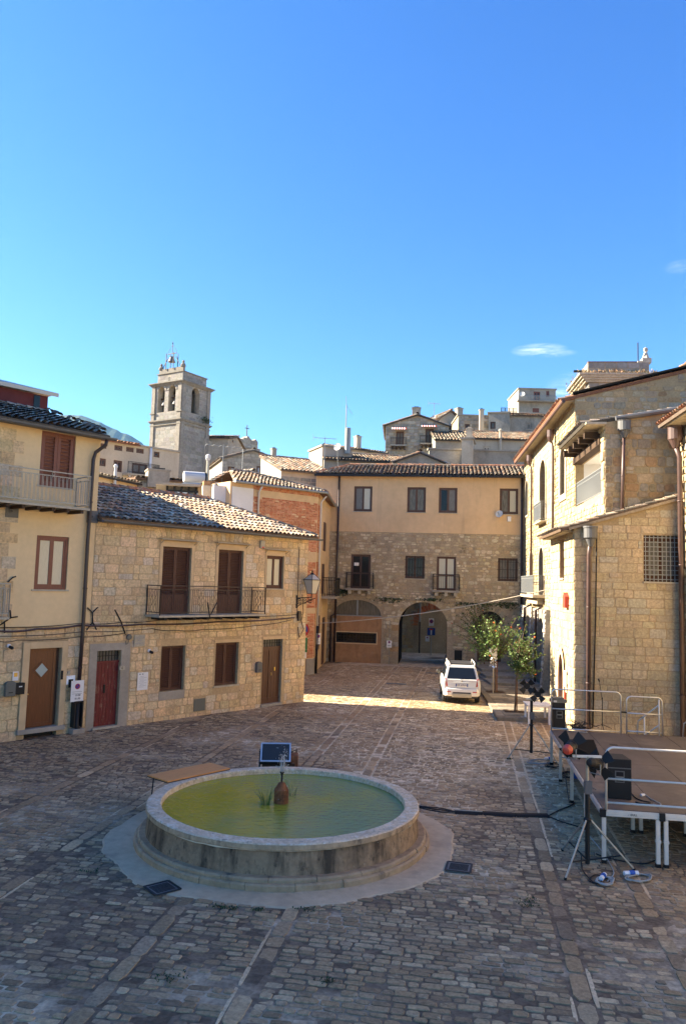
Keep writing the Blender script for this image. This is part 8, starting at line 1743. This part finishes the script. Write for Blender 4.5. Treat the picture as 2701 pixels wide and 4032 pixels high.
def speaker(px0, px1, py, hgt, dep, rot, label, handle=True, zb=STZ):
    a, c = G(px0, py, zb), G(px1, py, zb); w = (c - a).length; m = (a + c) / 2; e = empty('loudspeaker', m, rot, label, 'loudspeaker')
    b = MB(); b.add([(-w / 2, 0, .005), (w / 2, 0, .005), (w * .38, dep, .005), (-w * .38, dep, .005), (-w / 2, 0, hgt), (w / 2, 0, hgt), (w * .38, dep, hgt), (-w * .38, dep, hgt)], [(0, 3, 2, 1), (4, 5, 6, 7), (0, 1, 5, 4), (1, 2, 6, 5), (2, 3, 7, 6), (3, 0, 4, 7)]); b.build('cabinet', MATS['black'], e, bevel=.012)
    b = MB(); q = .09; zz = hgt * .42; b.box(-q, q, -.006, .004, zz, zz + .22); o = b.build('handle_plate', MATS['pipe_grey'], e); b = MB(); b.box(-q * .75, q * .75, -.009, -.005, zz + .02, zz + .2); b.build('recess', MATS['rubber'], o); b = MB(); b.box(-q * .75, q * .75, -.016, -.01, zz + .095, zz + .115); b.build('handle', MATS['galv'], o)
    return e, w
e, w = speaker(2396, 2482, 3148, .76, .52, SA, 'big black speaker cabinet at the front of the stage behind the railing')
b = MB(); b.box(-w / 2, w / 2, -.004, -.001, .58, .6); b.build('seam', MATS['pipe_grey'], e)
e, w = speaker(2179, 2224, 2873, .75, .42, SA + .15, 'black speaker at the far left corner of the stage with small boxes on top')
e2 = empty('amplifier', e.location + Vector((.02, .18, .751)), SA + .2, 'small dark amplifier on top of the rear stage speaker', 'amplifier'); b = MB(); b.box(-.22, .2, -.16, .16, 0, .09); b.build('case', MATS['mail_grey'], e2, bevel=.008); b = MB(); b.box(-.2, .12, -.14, .12, .092, .15); b.build('upper_case', MATS['pipe_grey'], e2, bevel=.008); b = MB(); b.box(-.2, -.1, -.166, -.161, .02, .07); b.build('front_panel', MATS['dish'], e2)
def monitor():
    p = G(2300, 2982, STZ); e = empty('stage_monitor', p, SA + .25, 'black wedge shaped stage monitor near the left edge of the stage', 'loudspeaker'); b = MB(); w = .36; b.add([(-w, -.02, .004), (w, -.02, .004), (w, .42, .004), (-w, .42, .004), (-w * .92, .22, .38), (w * .92, .22, .38), (w, .42, .3), (-w, .42, .3), (-w, -.02, .1), (w, -.02, .1)], [(0, 3, 2, 1), (0, 1, 9, 8), (8, 9, 5, 4), (4, 5, 6, 7), (3, 7, 6, 2), (1, 2, 6, 5, 9), (0, 8, 4, 7, 3)]); b.build('cabinet', MATS['black_cloth'], e, bevel=.012); b = MB(); b.box(w - .02, w + .02, .2, .3, .2, .26); b.build('handle', MATS['rubber'], e)
monitor()
def mic_stand(px, py, top, label, bend):
    p = G(px, py, STZ); zt = AtY(px, top, p.y).z - STZ; e = empty('microphone_stand', p, SA, label, 'microphone stand'); b = MB(); b.tube([(0, 0, .1), (0, 0, zt * .62)], .012, 7); b.tube([(0, 0, zt * .6), (bend * .4, 0, zt * .96)], .008, 6); b.lathe([(.018, 0), (.018, .05)], (0, 0, zt * .6), 8); b.build('pole', MATS['iron'], e)
    for k in range(3): a = k * 2.09 + .5; b = MB(); b.tube([(0, 0, .14), (.33 * math.cos(a), .33 * math.sin(a), .012)], .01, 6); b.build('leg', MATS['iron'], e)
    b = MB(); b.tube([(bend * .4, 0, zt * .95), (bend * .55, -.03, zt)], .02, 8); b.build('clip', MATS['rubber'], e)
mic_stand(2319, 2868, 2660, 'left microphone stand at the back of the stage', -.05); mic_stand(2370, 2872, 2674, 'right microphone stand at the back of the stage', -.2)
def par_lamp(parent, c, aim, m_can, r=.12, Lc=.3, name='spotlight', doors=True, back='lamp_red', seed=0, dl=.22):
    c = Vector(c); f = Vector(aim).normalized(); b = MB(); b.lathe([(r * .55, -Lc), (r * .9, -Lc + .04), (r, -Lc * .5), (r, 0), (r * 1.12, .02), (r * 1.12, .05), (r * .95, .05)], tuple(c), 16, axis=f); o = b.build(name, MATS[m_can], parent, smooth=False)
    b = MB(); b.lathe([(r * .9, .03), (r * .5, .045), (0, .05)], tuple(c), 16, axis=f); b.build('lens', MATS['lamp_glass'], o); b = MB(); b.lathe([(.03, -Lc - .06), (r * .6, -Lc - .05), (r * .93, -Lc + .03), (r * .95, -Lc + .06)], tuple(c), 16, axis=f); b.build('back_cap', MATS[back], o)
    x = f.cross(Vector((0, 0, 1))).normalized(); y = x.cross(f).normalized(); rng = random.Random(seed)
    if doors:
        for k in range(4):
            a = math.pi / 4 + k * math.pi / 2; d = (x * math.cos(a) + y * math.sin(a)); t = (-x * math.sin(a) + y * math.cos(a)); s_ = c + d * r * 1.1 + f * .05; op = rng.uniform(.85, 1.0); out = (d * op + f * rng.uniform(.3, .6)).normalized(); w0, w1 = r * .7, r * 1.15
            b = MB(); nn = out.cross(t).normalized() * .003; vs = [s_ - t * w0, s_ + t * w0, s_ + out * dl + t * w1, s_ + out * dl - t * w1]; b.add([v + nn for v in vs] + [v - nn for v in vs], [(0, 1, 2, 3), (7, 6, 5, 4), (0, 4, 5, 1), (1, 5, 6, 2), (2, 6, 7, 3), (3, 7, 4, 0)]); b.build('barn_door', MATS['black'], o)
    b = MB(); b.tube([tuple(c + x * (r + .03) - f * .1), tuple(c + x * (r + .03) - f * .1 - Vector((0, 0, r + .08))), tuple(c - x * (r + .03) - f * .1 - Vector((0, 0, r + .08))), tuple(c - x * (r + .03) - f * .1)], .012, 5); b.build('yoke', MATS['galv'], o); return o
def light_stand(label, base, feet, ztop, lamps, col, bar=None, zcol=(.06, .9)):
    e = empty('light_stand', base, 0, label, 'stage light'); b = MB(); zt = ztop; b.tube([(0, 0, zcol[0]), (0, 0, zt * (.72 if bar[1] > .22 else .97))], .042, 10); b.build('column', MATS['black'], e); b = MB(); b.tube([(0, 0, zt * .7), (0, 0, zt)], .03, 10); b.build('mast', MATS['steel_worn'], e)
    zc = zcol[1]; b = MB(); b.lathe([(.07, 0), (.075, .05), (.05, .07)], (0, 0, zc - .03), 10); b.build('collar', MATS['iron'], e)
    for k, f in enumerate(feet):
        q = Vector((f[0] - base[0], f[1] - base[1], .02)); d = Vector((q.x, q.y, 0)).normalized(); b = MB(); b.tube([tuple(d * .06 + Vector((0, 0, zc))), tuple(q)], .019, 7); o = b.build('leg', MATS['steel_worn' if k != 2 else 'galv'], e); b = MB(); m = Vector((0, 0, zcol[0] + .06)); t = (d * .06 + Vector((0, 0, zc))).lerp(q, .72); b.tube([tuple(m), tuple(t)], .014, 6); b.build('brace', MATS['black'], e); b = MB(); b.lathe([(.026, 0), (.026, .04)], tuple(q - Vector((0, 0, .02))), 8); b.build('rubber_foot', MATS['rubber'], o)
    b = MB(); b.box(-.05, .07, -.06, .05, zt * .66, zt * .78); b.tube([(.07, 0, zt * .72), (.15, -.03, zt * .7)], .012, 6); b.build('winch', MATS['pipe_grey'], e)
    if bar: b = MB(); b.bar((bar[0], 0, zt), (bar[1], 0, zt), .05, .04); b.build('crossbar', MATS['alu_light'], e)
    for (c, aim, m, bk, r, sd) in lamps: par_lamp(e, c, aim, m, r, .26 if r > .1 else .22, back=bk, seed=sd, dl=r * 1.75)
    return e
f1, f2, f3 = G(2225, 3465), G(2495, 3428), G(2213, 3350); B0 = Vector((4.62, 14.38, 0)); zt1 = AtY(2305, 2978, B0.y).z
kx = B0.y / FPX
light_stand('near tripod light stand with a red backed spotlight beside the stage', B0, (f1, f2, f3), zt1, [((-.27, .12, zt1 + .14), (.55, .8, .12), 'iron', 'lamp_red', .10, 1), ((.2, .05, zt1 - .14), (.75, .6, -.2), 'iron', 'iron', .1, 4)], 'black', bar=(-.27, .26), zcol=(.05, .82))
B2_ = Vector((5.74, 23.0, 0)); zt2 = AtY(2107, 2752, 23.0).z
light_stand('far tripod light stand with two spotlights facing the viewer beside the stage', B2_, (G(1998, 2990), G(2198, 3012), Vector((5.95, 23.95, 0))), zt2, [((-.16, -.05, zt2 + .38), (-.12, -.97, -.1), 'iron', 'lamp_red', .085, 2), ((.18, -.05, zt2 + .15), (-.35, -.9, -.1), 'iron', 'iron', .085, 7)], 'black', bar=(-.16, .2), zcol=(.18, .98))
# white plastic table beyond the stage
def white_table():
    p = G(2076, 2852); e = empty('plastic_table', p, math.radians(-3), 'white plastic table standing at the far left stage corner', 'table'); b = MB(); b.box(-.02, .88, -.02, .86, .69, .72); b.box(.0, .86, 0, .84, .64, .69); b.build('table_top', MATS['white_plastic'], e, bevel=.012)
    for x in (.03, .77):
        for y in (.03, .75): b = MB(); b.box(x, x + .07, y, y + .07, 0, .64); b.build('leg', MATS['white_plastic'], e)
white_table()
# cable ramp and loose cables
def cables():
    p = [G(*q, .02) for q in ((1790, 3196), (1900, 3203), (2030, 3210), (2158, 3212))]; e = empty('cable_ramp', p[0], 0, 'long black rubber cable ramp between basin and stage', 'cable ramp')
    for k in range(3):
        a, c = p[k] - p[0], p[k + 1] - p[0]; a.z = c.z = 0; c = a.lerp(c, .985); d = (c - a).normalized(); n = Vector((-d.y, d.x, 0)); b = MB(); vs = []
        for q in (a, c): vs += [tuple(q - n * .13 + Vector((0, 0, -.01))), tuple(q - n * .07 + Vector((0, 0, .035))), tuple(q + n * .07 + Vector((0, 0, .035))), tuple(q + n * .13 + Vector((0, 0, -.01)))]
        b.add(vs, [(0, 1, 5, 4), (1, 2, 6, 5), (2, 3, 7, 6), (0, 3, 2, 1), (4, 5, 6, 7)]); o = b.build('ramp_segment', MATS['rubber'], e); b = MB(); b.bar(tuple(a + Vector((0, 0, .036)) + n * .02), tuple(c + Vector((0, 0, .036)) + n * .02), .05, .006); b.build('lid_strip', MATS['steel_worn'] if k == 0 else MATS['beam_wood'], o)
    def run(pts, r, m, label, z=.03, grp='loose cables around the stage'):
        P_ = [G(*q[:2], q[2] if len(q) > 2 else z) for q in pts]; out = []
        for i in range(len(P_) - 1):
            p0, p1, p2, p3 = P_[max(i - 1, 0)], P_[i], P_[i + 1], P_[min(i + 2, len(P_) - 1)]
            for k in range(5): t = k / 5; out.append(.5 * ((2 * p1) + (p2 - p0) * t + (2 * p0 - 5 * p1 + 4 * p2 - p3) * t * t + (3 * p1 - p0 - 3 * p2 + p3) * t ** 3))
        out.append(P_[-1]); b = MB(); b.tube(out, r, 6); o = b.build('power_cable', MATS[m]); tag(o, label, 'cable', grp); return o
    for k, dy in enumerate((0, 6, 14)): run([(1642, 3172 + dy * .4), (1690, 3178 + dy * .8), (1740, 3183 + dy), (1792, 3196)], .013, 'cable', ('upper cable from basin to the ramp', 'middle cable from basin to the ramp', 'sagging lower cable from basin to the ramp')[k])
    run([(2158, 3212), (2200, 3190), (2245, 3172), (2262, 3160)], .014, 'cable', 'black cable rising from the ramp end to the stage'); run([(2158, 3214), (2210, 3235), (2260, 3250), (2300, 3265)], .014, 'cable', 'black cable from the ramp end towards the near light stand')
    run([(2288, 3370), (2290, 3420), (2320, 3460), (2350, 3478), (2375, 3455), (2340, 3445), (2320, 3470), (2380, 3482)], .011, 'cable', 'black cable coiled at the foot of the near light stand')
    def coil(cx, cy, rx, ry, n, seed, m, label, r=.012):
        rng = random.Random(seed); pts = []
        for k in range(n * 8): a = 2 * math.pi * k / 8; q = 1 + rng.uniform(-.22, .22); pts.append((cx + rx * q * math.cos(a) + 6 * math.sin(k * .21), cy + ry * q * math.sin(a), .03 + .012 * (k % 3)))
        run(pts, r, m, label)
    coil(2380, 3468, 34, 15, 5, 1, 'cable_grey', 'pale cable coil in front of the near light stand'); coil(2515, 3455, 46, 14, 3, 3, 'cable_grey', 'loose pale cable loops right of the blue plug'); coil(2130, 2998, 46, 9, 3, 5, 'cable_grey', 'pale cable loops under the far light stand'); coil(2235, 3050, 26, 12, 4, 7, 'cable', 'black cable tangle under the left edge of the stage'); coil(2175, 3010, 30, 10, 3, 11, 'cable', 'black cable loops behind the far light stand')
    run([(2300, 3270), (2360, 3340), (2400, 3400), (2415, 3440), (2390, 3470)], .011, 'cable_grey', 'pale cable running down past the front stage leg'); run([(2595, 3380), (2540, 3400), (2480, 3395), (2400, 3380), (2345, 3362)], .012, 'cable', 'black cable on the ground between the front stage legs'); run([(2240, 3160), (2232, 3110), (2225, 3060), (2215, 3020)], .012, 'cable', 'black cable hanging along the left stage edge', z=.2)
    for i, (px, py, a) in enumerate(((2483, 3438, .1), (2372, 3452, 1.0), (2160, 2986, .3))):
        p = G(px, py, .06); e = empty('power_plug', p, a, ('blue and white power plug right of the pale cable coil', 'blue and white power plug inside the pale cable coil', 'blue power plug under the far light stand')[i], 'plug', 'blue power plugs'); b = MB(); b.tube([(-.13, 0, 0), (.13, 0, 0)], .04, 10); b.build('plug_body', MATS['white_plastic'], e); b = MB(); b.tube([(-.03, 0, 0), (.06, 0, 0)], .048, 10); b.build('collar', MATS['plug_blue'], e)
    q = AtY(2212, 2940, 21.0); e = empty('power_box', (q.x, q.y, 0), SA, 'blue site power socket box under the left edge of the stage', 'power box'); b = MB(); b.box(.25, .45, -.2, .15, .0, .82); b.build('case', MATS['plug_blue'], e, bevel=.02); b = MB(); b.tube([(.25, -.05, .7), (.0, -.1, .72)], .05, 8); b.build('plug', MATS['plug_blue'], e)
    def deckrun(pts, r, m, label): return run([(a, b_, STZ + .012) for a, b_ in pts], r, m, label)
    deckrun([(2232, 2876), (2270, 2880), (2310, 2884), (2290, 2872), (2250, 2868), (2275, 2862), (2300, 2868)], .012, 'cable_grey', 'pale cable loops beside the rear stage speaker'); deckrun([(2215, 2890), (2205, 2905), (2230, 2925), (2255, 2945)], .01, 'cable', 'thin black cable on the deck behind the wedge monitor'); deckrun([(2482, 3120), (2500, 3140), (2525, 3152), (2560, 3160), (2530, 3164), (2500, 3158)], .012, 'cable', 'black cable beside the front speaker'); deckrun([(2535, 3125), (2560, 3145), (2600, 3165), (2590, 3172), (2570, 3166)], .009, 'cable_grey', 'thin pale lead on the stage floor beside the front speaker')
    p = G(2528, 3130, STZ + .03); e = empty('cable_adapter', p, .5, 'small white cable adapter on the stage floor', 'adapter'); b = MB(); b.box(-.05, .05, -.025, .025, -.02, .02); b.build('case', MATS['white_plastic'], e, bevel=.006)
    rng = random.Random(4); p = G(2270, 2872, STZ + .02); e = empty('wire_tangle', p, 0, 'heap of wires and adapters at the foot of the rear stage speaker', 'wires')
    for k in range(6): b = MB(); x, y = rng.uniform(-.2, .3), rng.uniform(-.1, .15); b.box(x, x + .1, y, y + .06, 0, .05); b.build('adapter', MATS[rng.choice(['black', 'white_plastic', 'iron_brown', 'black'])], e)
    b = MB()
    for k in range(5): b.tube([(rng.uniform(-.3, .3), rng.uniform(-.2, .2), .05 + .3 * abs(math.sin(i * .7 + k)) * rng.random()) for i in range(9)], .008, 4)
    b.build('wires', MATS['cable'], e)
cables()
# ================================================================ parked car (rear towards the viewer)
def build_car():
    h = empty('parked_car', (5.27, 33.05, 0.02), math.radians(-5.0), 'white small hatchback with roof rails parked by the kerb, rear to the viewer', 'car')
    h.scale = (1, 1, 1.05)
    # body lofted along its length; x half widths at six heights
    sec = [(0.0, .70, .76, .735), (.12, .765, .80, .765), (.5, .78, .805, .775), (1.2, .785, .80, .775), (2.2, .785, .80, .775), (2.9, .775, .795, .76), (3.3, .74, .765, .72), (3.54, .58, .60, .55)]
    zs = lambda y: (.30, .52, .98 if y < 2.55 else .98 - (y - 2.55) * .16); b = MB(); vs = []; m = 7
    for (y, a, bb, c) in sec:
        z0, z1, z2 = zs(y); q = .10 if y in (0.0, 3.54) else 0
        pts = [(-a * .97, z0), (-bb, z1), (-bb * .995, (z1 + z2) / 2 + .04), (-c, z2), (c, z2), (bb * .995, (z1 + z2) / 2 + .04), (bb, z1), (a * .97, z0)]
        vs += [(x, y, z) for x, z in pts]
    n = 8; fs = [(i * n + k, i * n + (k + 1) % n, (i + 1) * n + (k + 1) % n, (i + 1) * n + k) for i in range(len(sec) - 1) for k in range(n)] + [tuple(range(n - 1, -1, -1)), tuple((len(sec) - 1) * n + k for k in range(n))]
    b.add(vs, fs)
    # cabin
    cb = [(.05, .72, .975, .05), (.30, .60, 1.50, .30), (2.0, .60, 1.53, 2.0), (2.75, .71, .97, 2.75)]
    c = [(-.73, .04, .97), (.73, .04, .97), (.73, 2.8, .96), (-.73, 2.8, .96), (-.605, .30, 1.46), (.605, .30, 1.46), (.60, 2.0, 1.5), (-.60, 2.0, 1.5), (-.52, .34, 1.525), (.52, .34, 1.525), (.52, 1.95, 1.555), (-.52, 1.95, 1.555)]
    b.add(c, [(0, 1, 5, 4), (1, 2, 6, 5), (2, 3, 7, 6), (3, 0, 4, 7), (4, 5, 9, 8), (5, 6, 10, 9), (6, 7, 11, 10), (7, 4, 8, 11), (8, 9, 10, 11)])
    o = b.build('body', MATS['car_white'], h, bevel=.035)
    def face(name, pts, m, off=.012, parent=h, th=.01):
        q = [Vector(p) for p in pts]; nn = (q[1] - q[0]).cross(q[2] - q[0]).normalized(); b = MB(); k = len(q); b.add([p + nn * off for p in q] + [p - nn * th for p in q], [tuple(range(k)), tuple(range(2 * k - 1, k - 1, -1))] + [(i, k + i, k + (i + 1) % k, (i + 1) % k) for i in range(k)]); return b.build(name, MATS[m], parent)
    L_ = lambda a, c_, t: tuple(Vector(a).lerp(Vector(c_), t))
    A, Bq, Cq, Dq = (-.73, .04, .97), (.73, .04, .97), (.605, .30, 1.46), (-.605, .30, 1.46)
    face('rear_window', [L_(L_(A, Dq, .05), L_(Bq, Cq, .05), .07), L_(L_(A, Dq, .05), L_(Bq, Cq, .05), .93), L_(L_(A, Dq, .92), L_(Bq, Cq, .92), .92), L_(L_(A, Dq, .92), L_(Bq, Cq, .92), .08)], 'car_glass', .012)
    for s in (-1, 1):
        P_ = lambda y, z: (s * (.735 - (z - .97) * .25), y, z)
        for (y0, y1, y2, y3) in ((.2, 1.15, 1.15, .42), (1.22, 2.5, 1.98, 1.22)):
            pts = [P_(y0, 1.0), P_(y1, 1.0), P_(y2, 1.43), P_(y3, 1.43)]; face('side_window', pts if s > 0 else pts[::-1], 'car_glass', .006)
    # roof: dark panel, rails and cross bars
    b = MB(); b.box(-.46, .46, .42, 1.9, 1.545, 1.572); b.build('sunroof', MATS['car_trim'], h)
    for s in (-1, 1): b = MB(); b.tube([(s * .56, .33, 1.5), (s * .565, .42, 1.615), (s * .565, 1.8, 1.64), (s * .56, 1.95, 1.54)], .028, 8); b.build('roof_rail', MATS['car_white'], h, smooth=True)
    # tailgate
    face('tailgate', [(-.55, -.004, .64), (.55, -.004, .64), (.62, .028, .955), (-.62, .028, .955)], 'car_white', .018, th=.006)
    b = MB(); b.box(-.33, .33, -.045, -.012, .84, .87); b.build('handle', MATS['car_white'], h, bevel=.008); b = MB(); b.lathe([(.04, 0), (.04, .012), (.025, .018)], (0, -.008, .91), 14, axis=(0, -1, 0)); b.build('badge', MATS['steel_worn'], h)
    b = MB(); b.box(-.26, .26, -.04, -.022, .70, .81); p = b.build('number_plate', MATS['paper'], h, bevel=.006); b = MB(); b.box(-.26, -.215, -.044, -.041, .70, .81); b.box(.215, .26, -.044, -.041, .70, .81); b.build('band', MATS['sign_blue'], p); text('DP 629LN', .095, p, (0, -.044, .753), MATS['print_black'], sx=.95)
    for s in (-1, 1):
        b = MB(); q = [(s * .60, -.03, .70), (s * .745, .03, .70), (s * .745, .03, 1.0), (s * .64, .0, 1.0)]; q2 = [(x, y + .08, z) for x, y, z in q]; b.add(q + q2, [(0, 1, 2, 3), (7, 6, 5, 4), (0, 4, 5, 1), (1, 5, 6, 2), (2, 6, 7, 3), (3, 7, 4, 0)]); b.build('tail_light', MATS['car_light'], h, bevel=.015)
        b = MB(); b.box(s * .55 - .09, s * .55 + .09, -.094, -.085, .475, .51); b.build('reflector', MATS['sign_red'], h)
    # bumper
    b = MB(); pts = []
    for z, w, d in ((.30, .70, .0), (.34, .76, -.07), (.5, .785, -.085), (.60, .78, -.075), (.635, .76, -.02)):
        pts += [(-w - .012, .45, z), (-w - .012, .12 + d * .3, z), (-w * .8, d, z), (w * .8, d, z), (w + .012, .12 + d * .3, z), (w + .012, .45, z)]
    b.add(pts, [(i * 6 + k, i * 6 + k + 1, (i + 1) * 6 + k + 1, (i + 1) * 6 + k) for i in range(4) for k in range(5)] + [(24, 25, 26, 27, 28, 29)]); b.build('bumper', MATS['car_white'], h, bevel=.012)
    b = MB(); b.box(-.38, .38, -.094, -.08, .43, .475); b.build('bumper_slot', MATS['car_trim'], h); b = MB(); b.box(-.41, .41, -.105, -.02, .27, .42)
    for k in range(6): b.box(-.36 + k * .135, -.31 + k * .135, -.115, -.1, .29, .40)
    b.build('skid_plate', MATS['skid'], h, bevel=.01)
    b = MB(); b.box(-.7, .7, .15, 3.3, .2, .32); b.build('underbody', MATS['car_trim'], h)
    for y in (.55, 2.85):
        for s in (-1, 1):
            b = MB(); b.lathe([(.18, -.095), (.29, -.09), (.315, -.05), (.315, .05), (.29, .09), (.18, .095)], (s * .69, y, .315), 22, axis=(1, 0, 0)); o2 = b.build('wheel', MATS['rubber'], h); b = MB(); b.lathe([(0, .075), (.05, .08), (.17, .09), (.185, .098)], (s * .69, y, .315), 16, axis=(s, 0, 0)); b.build('rim', MATS['galv'], o2)
            b = MB(); b.tube([(s * .795, y - .38 * math.cos(a * math.pi / 8), .33 + .36 * math.sin(a * math.pi / 8)) for a in range(9)], .022, 6); b.build('wheel_arch', MATS['car_trim'], h)
    for s in (-1, 1):
        b = MB(); b.lathe([(.02, -.06), (.09, -.04), (.10, .03), (.085, .05), (0, .052)], (s * .90, 2.32, 1.04), 12, axis=(0, -1, 0)); o3 = b.build('mirror', MATS['car_trim'], h); b = MB(); b.lathe([(.08, .053), (0, .056)], (s * .90, 2.32, 1.04), 12, axis=(0, -1, 0)); b.build('mirror_glass', MATS['glass_grey'], o3); b = MB(); b.bar((s * .72, 2.36, .99), (s * .84, 2.34, 1.02), .05); b.build('arm', MATS['car_trim'], o3)
    b = MB(); b.bar((-.05, -.004, .985), (.3, -.002, 1.0), .014); b.build('wiper', MATS['car_trim'], h)
build_car()
# ================================================================ pomegranate trees
def pom_tree(base, htrunk, crown_c, crown_r, label, seed, dark=1.0, nbr=60, blossoms=8, lean=(0, 0), leafs=.07, props=True):
    e = empty('pomegranate_tree', base, 0, label, 'tree', 'young pomegranate trees on the pavement'); rng = random.Random(seed)
    b = MB(); top = Vector((lean[0], lean[1], htrunk)); pts = [Vector((0, 0, -.05)), Vector((lean[0] * .2 + .015, lean[1] * .3, htrunk * .35)), Vector((lean[0] * .6 - .015, lean[1] * .6, htrunk * .7)), top]; b.tube(pts, [.045, .04, .036, .03], 7)
    cc = Vector(crown_c); R = Vector(crown_r); lf = MB(); bl = MB(); tips = []
    for k in range(nbr):
        u = rng.uniform(-1, 1); a = rng.uniform(0, 6.28); q = (1 - u * u) ** .5; rr = rng.uniform(.3, 1.0) ** .6
        if k % 4 == 0: rr *= 1.42
        tip = cc + Vector((R.x * q * math.cos(a) * rr, R.y * q * math.sin(a) * rr, R.z * u * rr)); mid = top.lerp(tip, .55) + Vector((rng.uniform(-.1, .1), rng.uniform(-.1, .1), rng.uniform(.05, .28))) * R.z
        path = []
        for i in range(9): t = i / 8; path.append(top * (1 - t) ** 2 + mid * 2 * t * (1 - t) + tip * t * t)
        b.tube(path, [.014 * (1 - i / 9) + .003 for i in range(9)], 4, caps=False); tips.append(path[-1])
        for i in range(2, 9):
            for j in range(5):
                p = path[i - 1].lerp(path[i], rng.random()) + Vector((rng.gauss(0, .05), rng.gauss(0, .05), rng.gauss(0, .05))); l = leafs * rng.uniform(.7, 1.5); d = Vector((rng.gauss(0, 1), rng.gauss(0, 1), rng.gauss(.1, .8))).normalized(); s_ = d.cross(Vector((rng.gauss(0, 1), rng.gauss(0, 1), rng.gauss(0, 1)))).normalized() * l * .42
                g = rng.uniform(.75, 1.3) * dark; col = rng.choice([(.085, .15, .03), (.11, .18, .04), (.06, .11, .025), (.15, .21, .055)]); lf.add([p, p + d * l * .5 + s_, p + d * l, p + d * l * .5 - s_], [(0, 1, 2, 3)], tuple(x * g for x in col))
    b.build('trunk', MATS['bark'], e); lf.build('crown', MATS['leaf'], e, colors=True)
    rng.shuffle(tips)
    for k in range(blossoms):
        p = tips[k]; q = MB(); q.lathe([(.008, -.04), (.02, -.015), (.018, .012), (.034, .04)], tuple(p), 6, axis=(rng.gauss(0, 1), rng.gauss(0, 1), .4), cap=False); q.build('blossom', MATS['blossom'], e)
    if props: q = MB(); q.tube([(.09, .02, -.03), (.07, .0, htrunk * .92)], .022, 6); q.build('stake', MATS['rust'], e)
def pit(x, y, label):
    e = empty('tree_pit', (x, y, .13), 0, label, 'tree pit'); b = MB(); rng = random.Random(int(x * 100)); n = 9; g = [[rng.uniform(-.005, .03) for _ in range(n)] for _ in range(n)]; vs = [(-.42 + .84 * i / (n - 1), -.33 + .66 * j / (n - 1), g[i][j]) for i in range(n) for j in range(n)]; b.add(vs, [(i * n + j, (i + 1) * n + j, (i + 1) * n + j + 1, i * n + j + 1) for i in range(n - 1) for j in range(n - 1)]); b.build('soil', MATS['earth'], e)
pit(*PITS[0], 'bare earth square around the nearest young tree'); pit(*PITS[1], 'bare earth square around the second young tree')
pom_tree((7.02, 30.78, .13), 1.75, (.38, .1, 2.2), (.75, .72, 1.0), 'nearest young pomegranate tree with drooping dark green crown on the pavement', 5, dark=.75, nbr=105, blossoms=4, lean=(.1, 0))
pom_tree((7.35, 36.3, .13), 1.55, (-.25, 0, 2.55), (1.5, 1.3, 1.05), 'larger young pomegranate tree with orange flowers beside the parked car', 8, dark=1.1, nbr=120, blossoms=6)
pom_tree((8.5, 45.2, .3), 1.4, (-.3, 0, 2.7), (1.5, 1.0, 1.3), 'small dark pomegranate tree farthest back near the ochre house', 13, dark=.6, nbr=90, blossoms=3, props=False)
# wrapped notice on the second tree's stake
e = empty('wrapped_notice', (7.16, 35.9, 1.75), 0, 'crumpled foil wrapped notice tied to the stake of the larger tree', 'notice'); rng = random.Random(3); b = MB()
for k in range(26):
    x, z, l = rng.uniform(-.16, .16), rng.uniform(-.42, .42), rng.uniform(.06, .13); p = Vector((x, rng.uniform(-.06, .0), z)); b.add([p + Vector((rng.uniform(-l, l), rng.uniform(-.04, .04), rng.uniform(-l, l))) for _ in range(4)], [(0, 1, 2), (0, 2, 3)])
b.build('wrapping', MATS['foil'], e); b = MB(); b.box(-.17, .17, -.05, .0, .08, .42); b.build('sheet', MATS['paper'], e); no_parking(e, .07, .28, -.055); b = MB(); b.tube([(.02, .03, -1.62), (.02, .03, .3)], .028, 6); b.build('stake', MATS['limestone'], e)
# stone seat by the archway
p = G(1808, 2612); e = empty('stone_bench', (p.x, p.y + .3, 0), math.radians(-8), 'rough stone bench against the wall right of the archway', 'bench'); b = MB(); rng = random.Random(2)
for k in range(3): b.box(-.9 + k * .6, -.32 + k * .6, -.2, .25, -.02, .42 + rng.uniform(-.02, .02))
b.build('blocks', MATS['concrete'], e, bevel=.03)
# moss in the joints near the basin
mo = MB(); rng = random.Random(7)
for (px, py, s) in ((1205, 3588, .1), (860, 3575, .08), (915, 3583, .06), (670, 3855, .13), (2075, 3548, .12), (2070, 3570, .1), (1018, 3588, .05), (355, 3435, .12), (2005, 2990, .06), (1290, 3870, .06)):
    c = G(px, py)
    for k in range(60): q = c + Vector((rng.gauss(0, s), rng.gauss(0, s * .5), .012)); l = rng.uniform(.01, .035); a = rng.uniform(0, 6.28); mo.add([q, q + Vector((l * math.cos(a), l * math.sin(a), l)), q + Vector((l * math.cos(a + 1), l * math.sin(a + 1), l * .6))], [(0, 1, 2)], tuple(x * rng.uniform(.6, 1.2) for x in (.035, .06, .02)))
o = mo.build('moss', MATS['weeds'], colors=True); tag(o, kind='stuff', label='small tufts of moss between the setts')
# ---------------------------------------------------------------- air
def haze():
    m = bpy.data.materials.new('haze'); m.use_nodes = True; nt = m.node_tree; nt.nodes.clear(); o = nt.nodes.new('ShaderNodeOutputMaterial'); v = nt.nodes.new('ShaderNodeVolumePrincipled')
    v.inputs['Color'].default_value = (.30, .58, 1, 1); v.inputs['Density'].default_value = HAZE_D; v.inputs['Anisotropy'].default_value = .2; nt.links.new(v.outputs[0], o.inputs['Volume'])
    b = MB(); b.box(-2200, 2200, -100, 3600, -90, 640); h = b.build('haze', m); tag(h, kind='stuff', label='thin blue summer haze in the distance')
HAZE_D = 0.00007
haze()
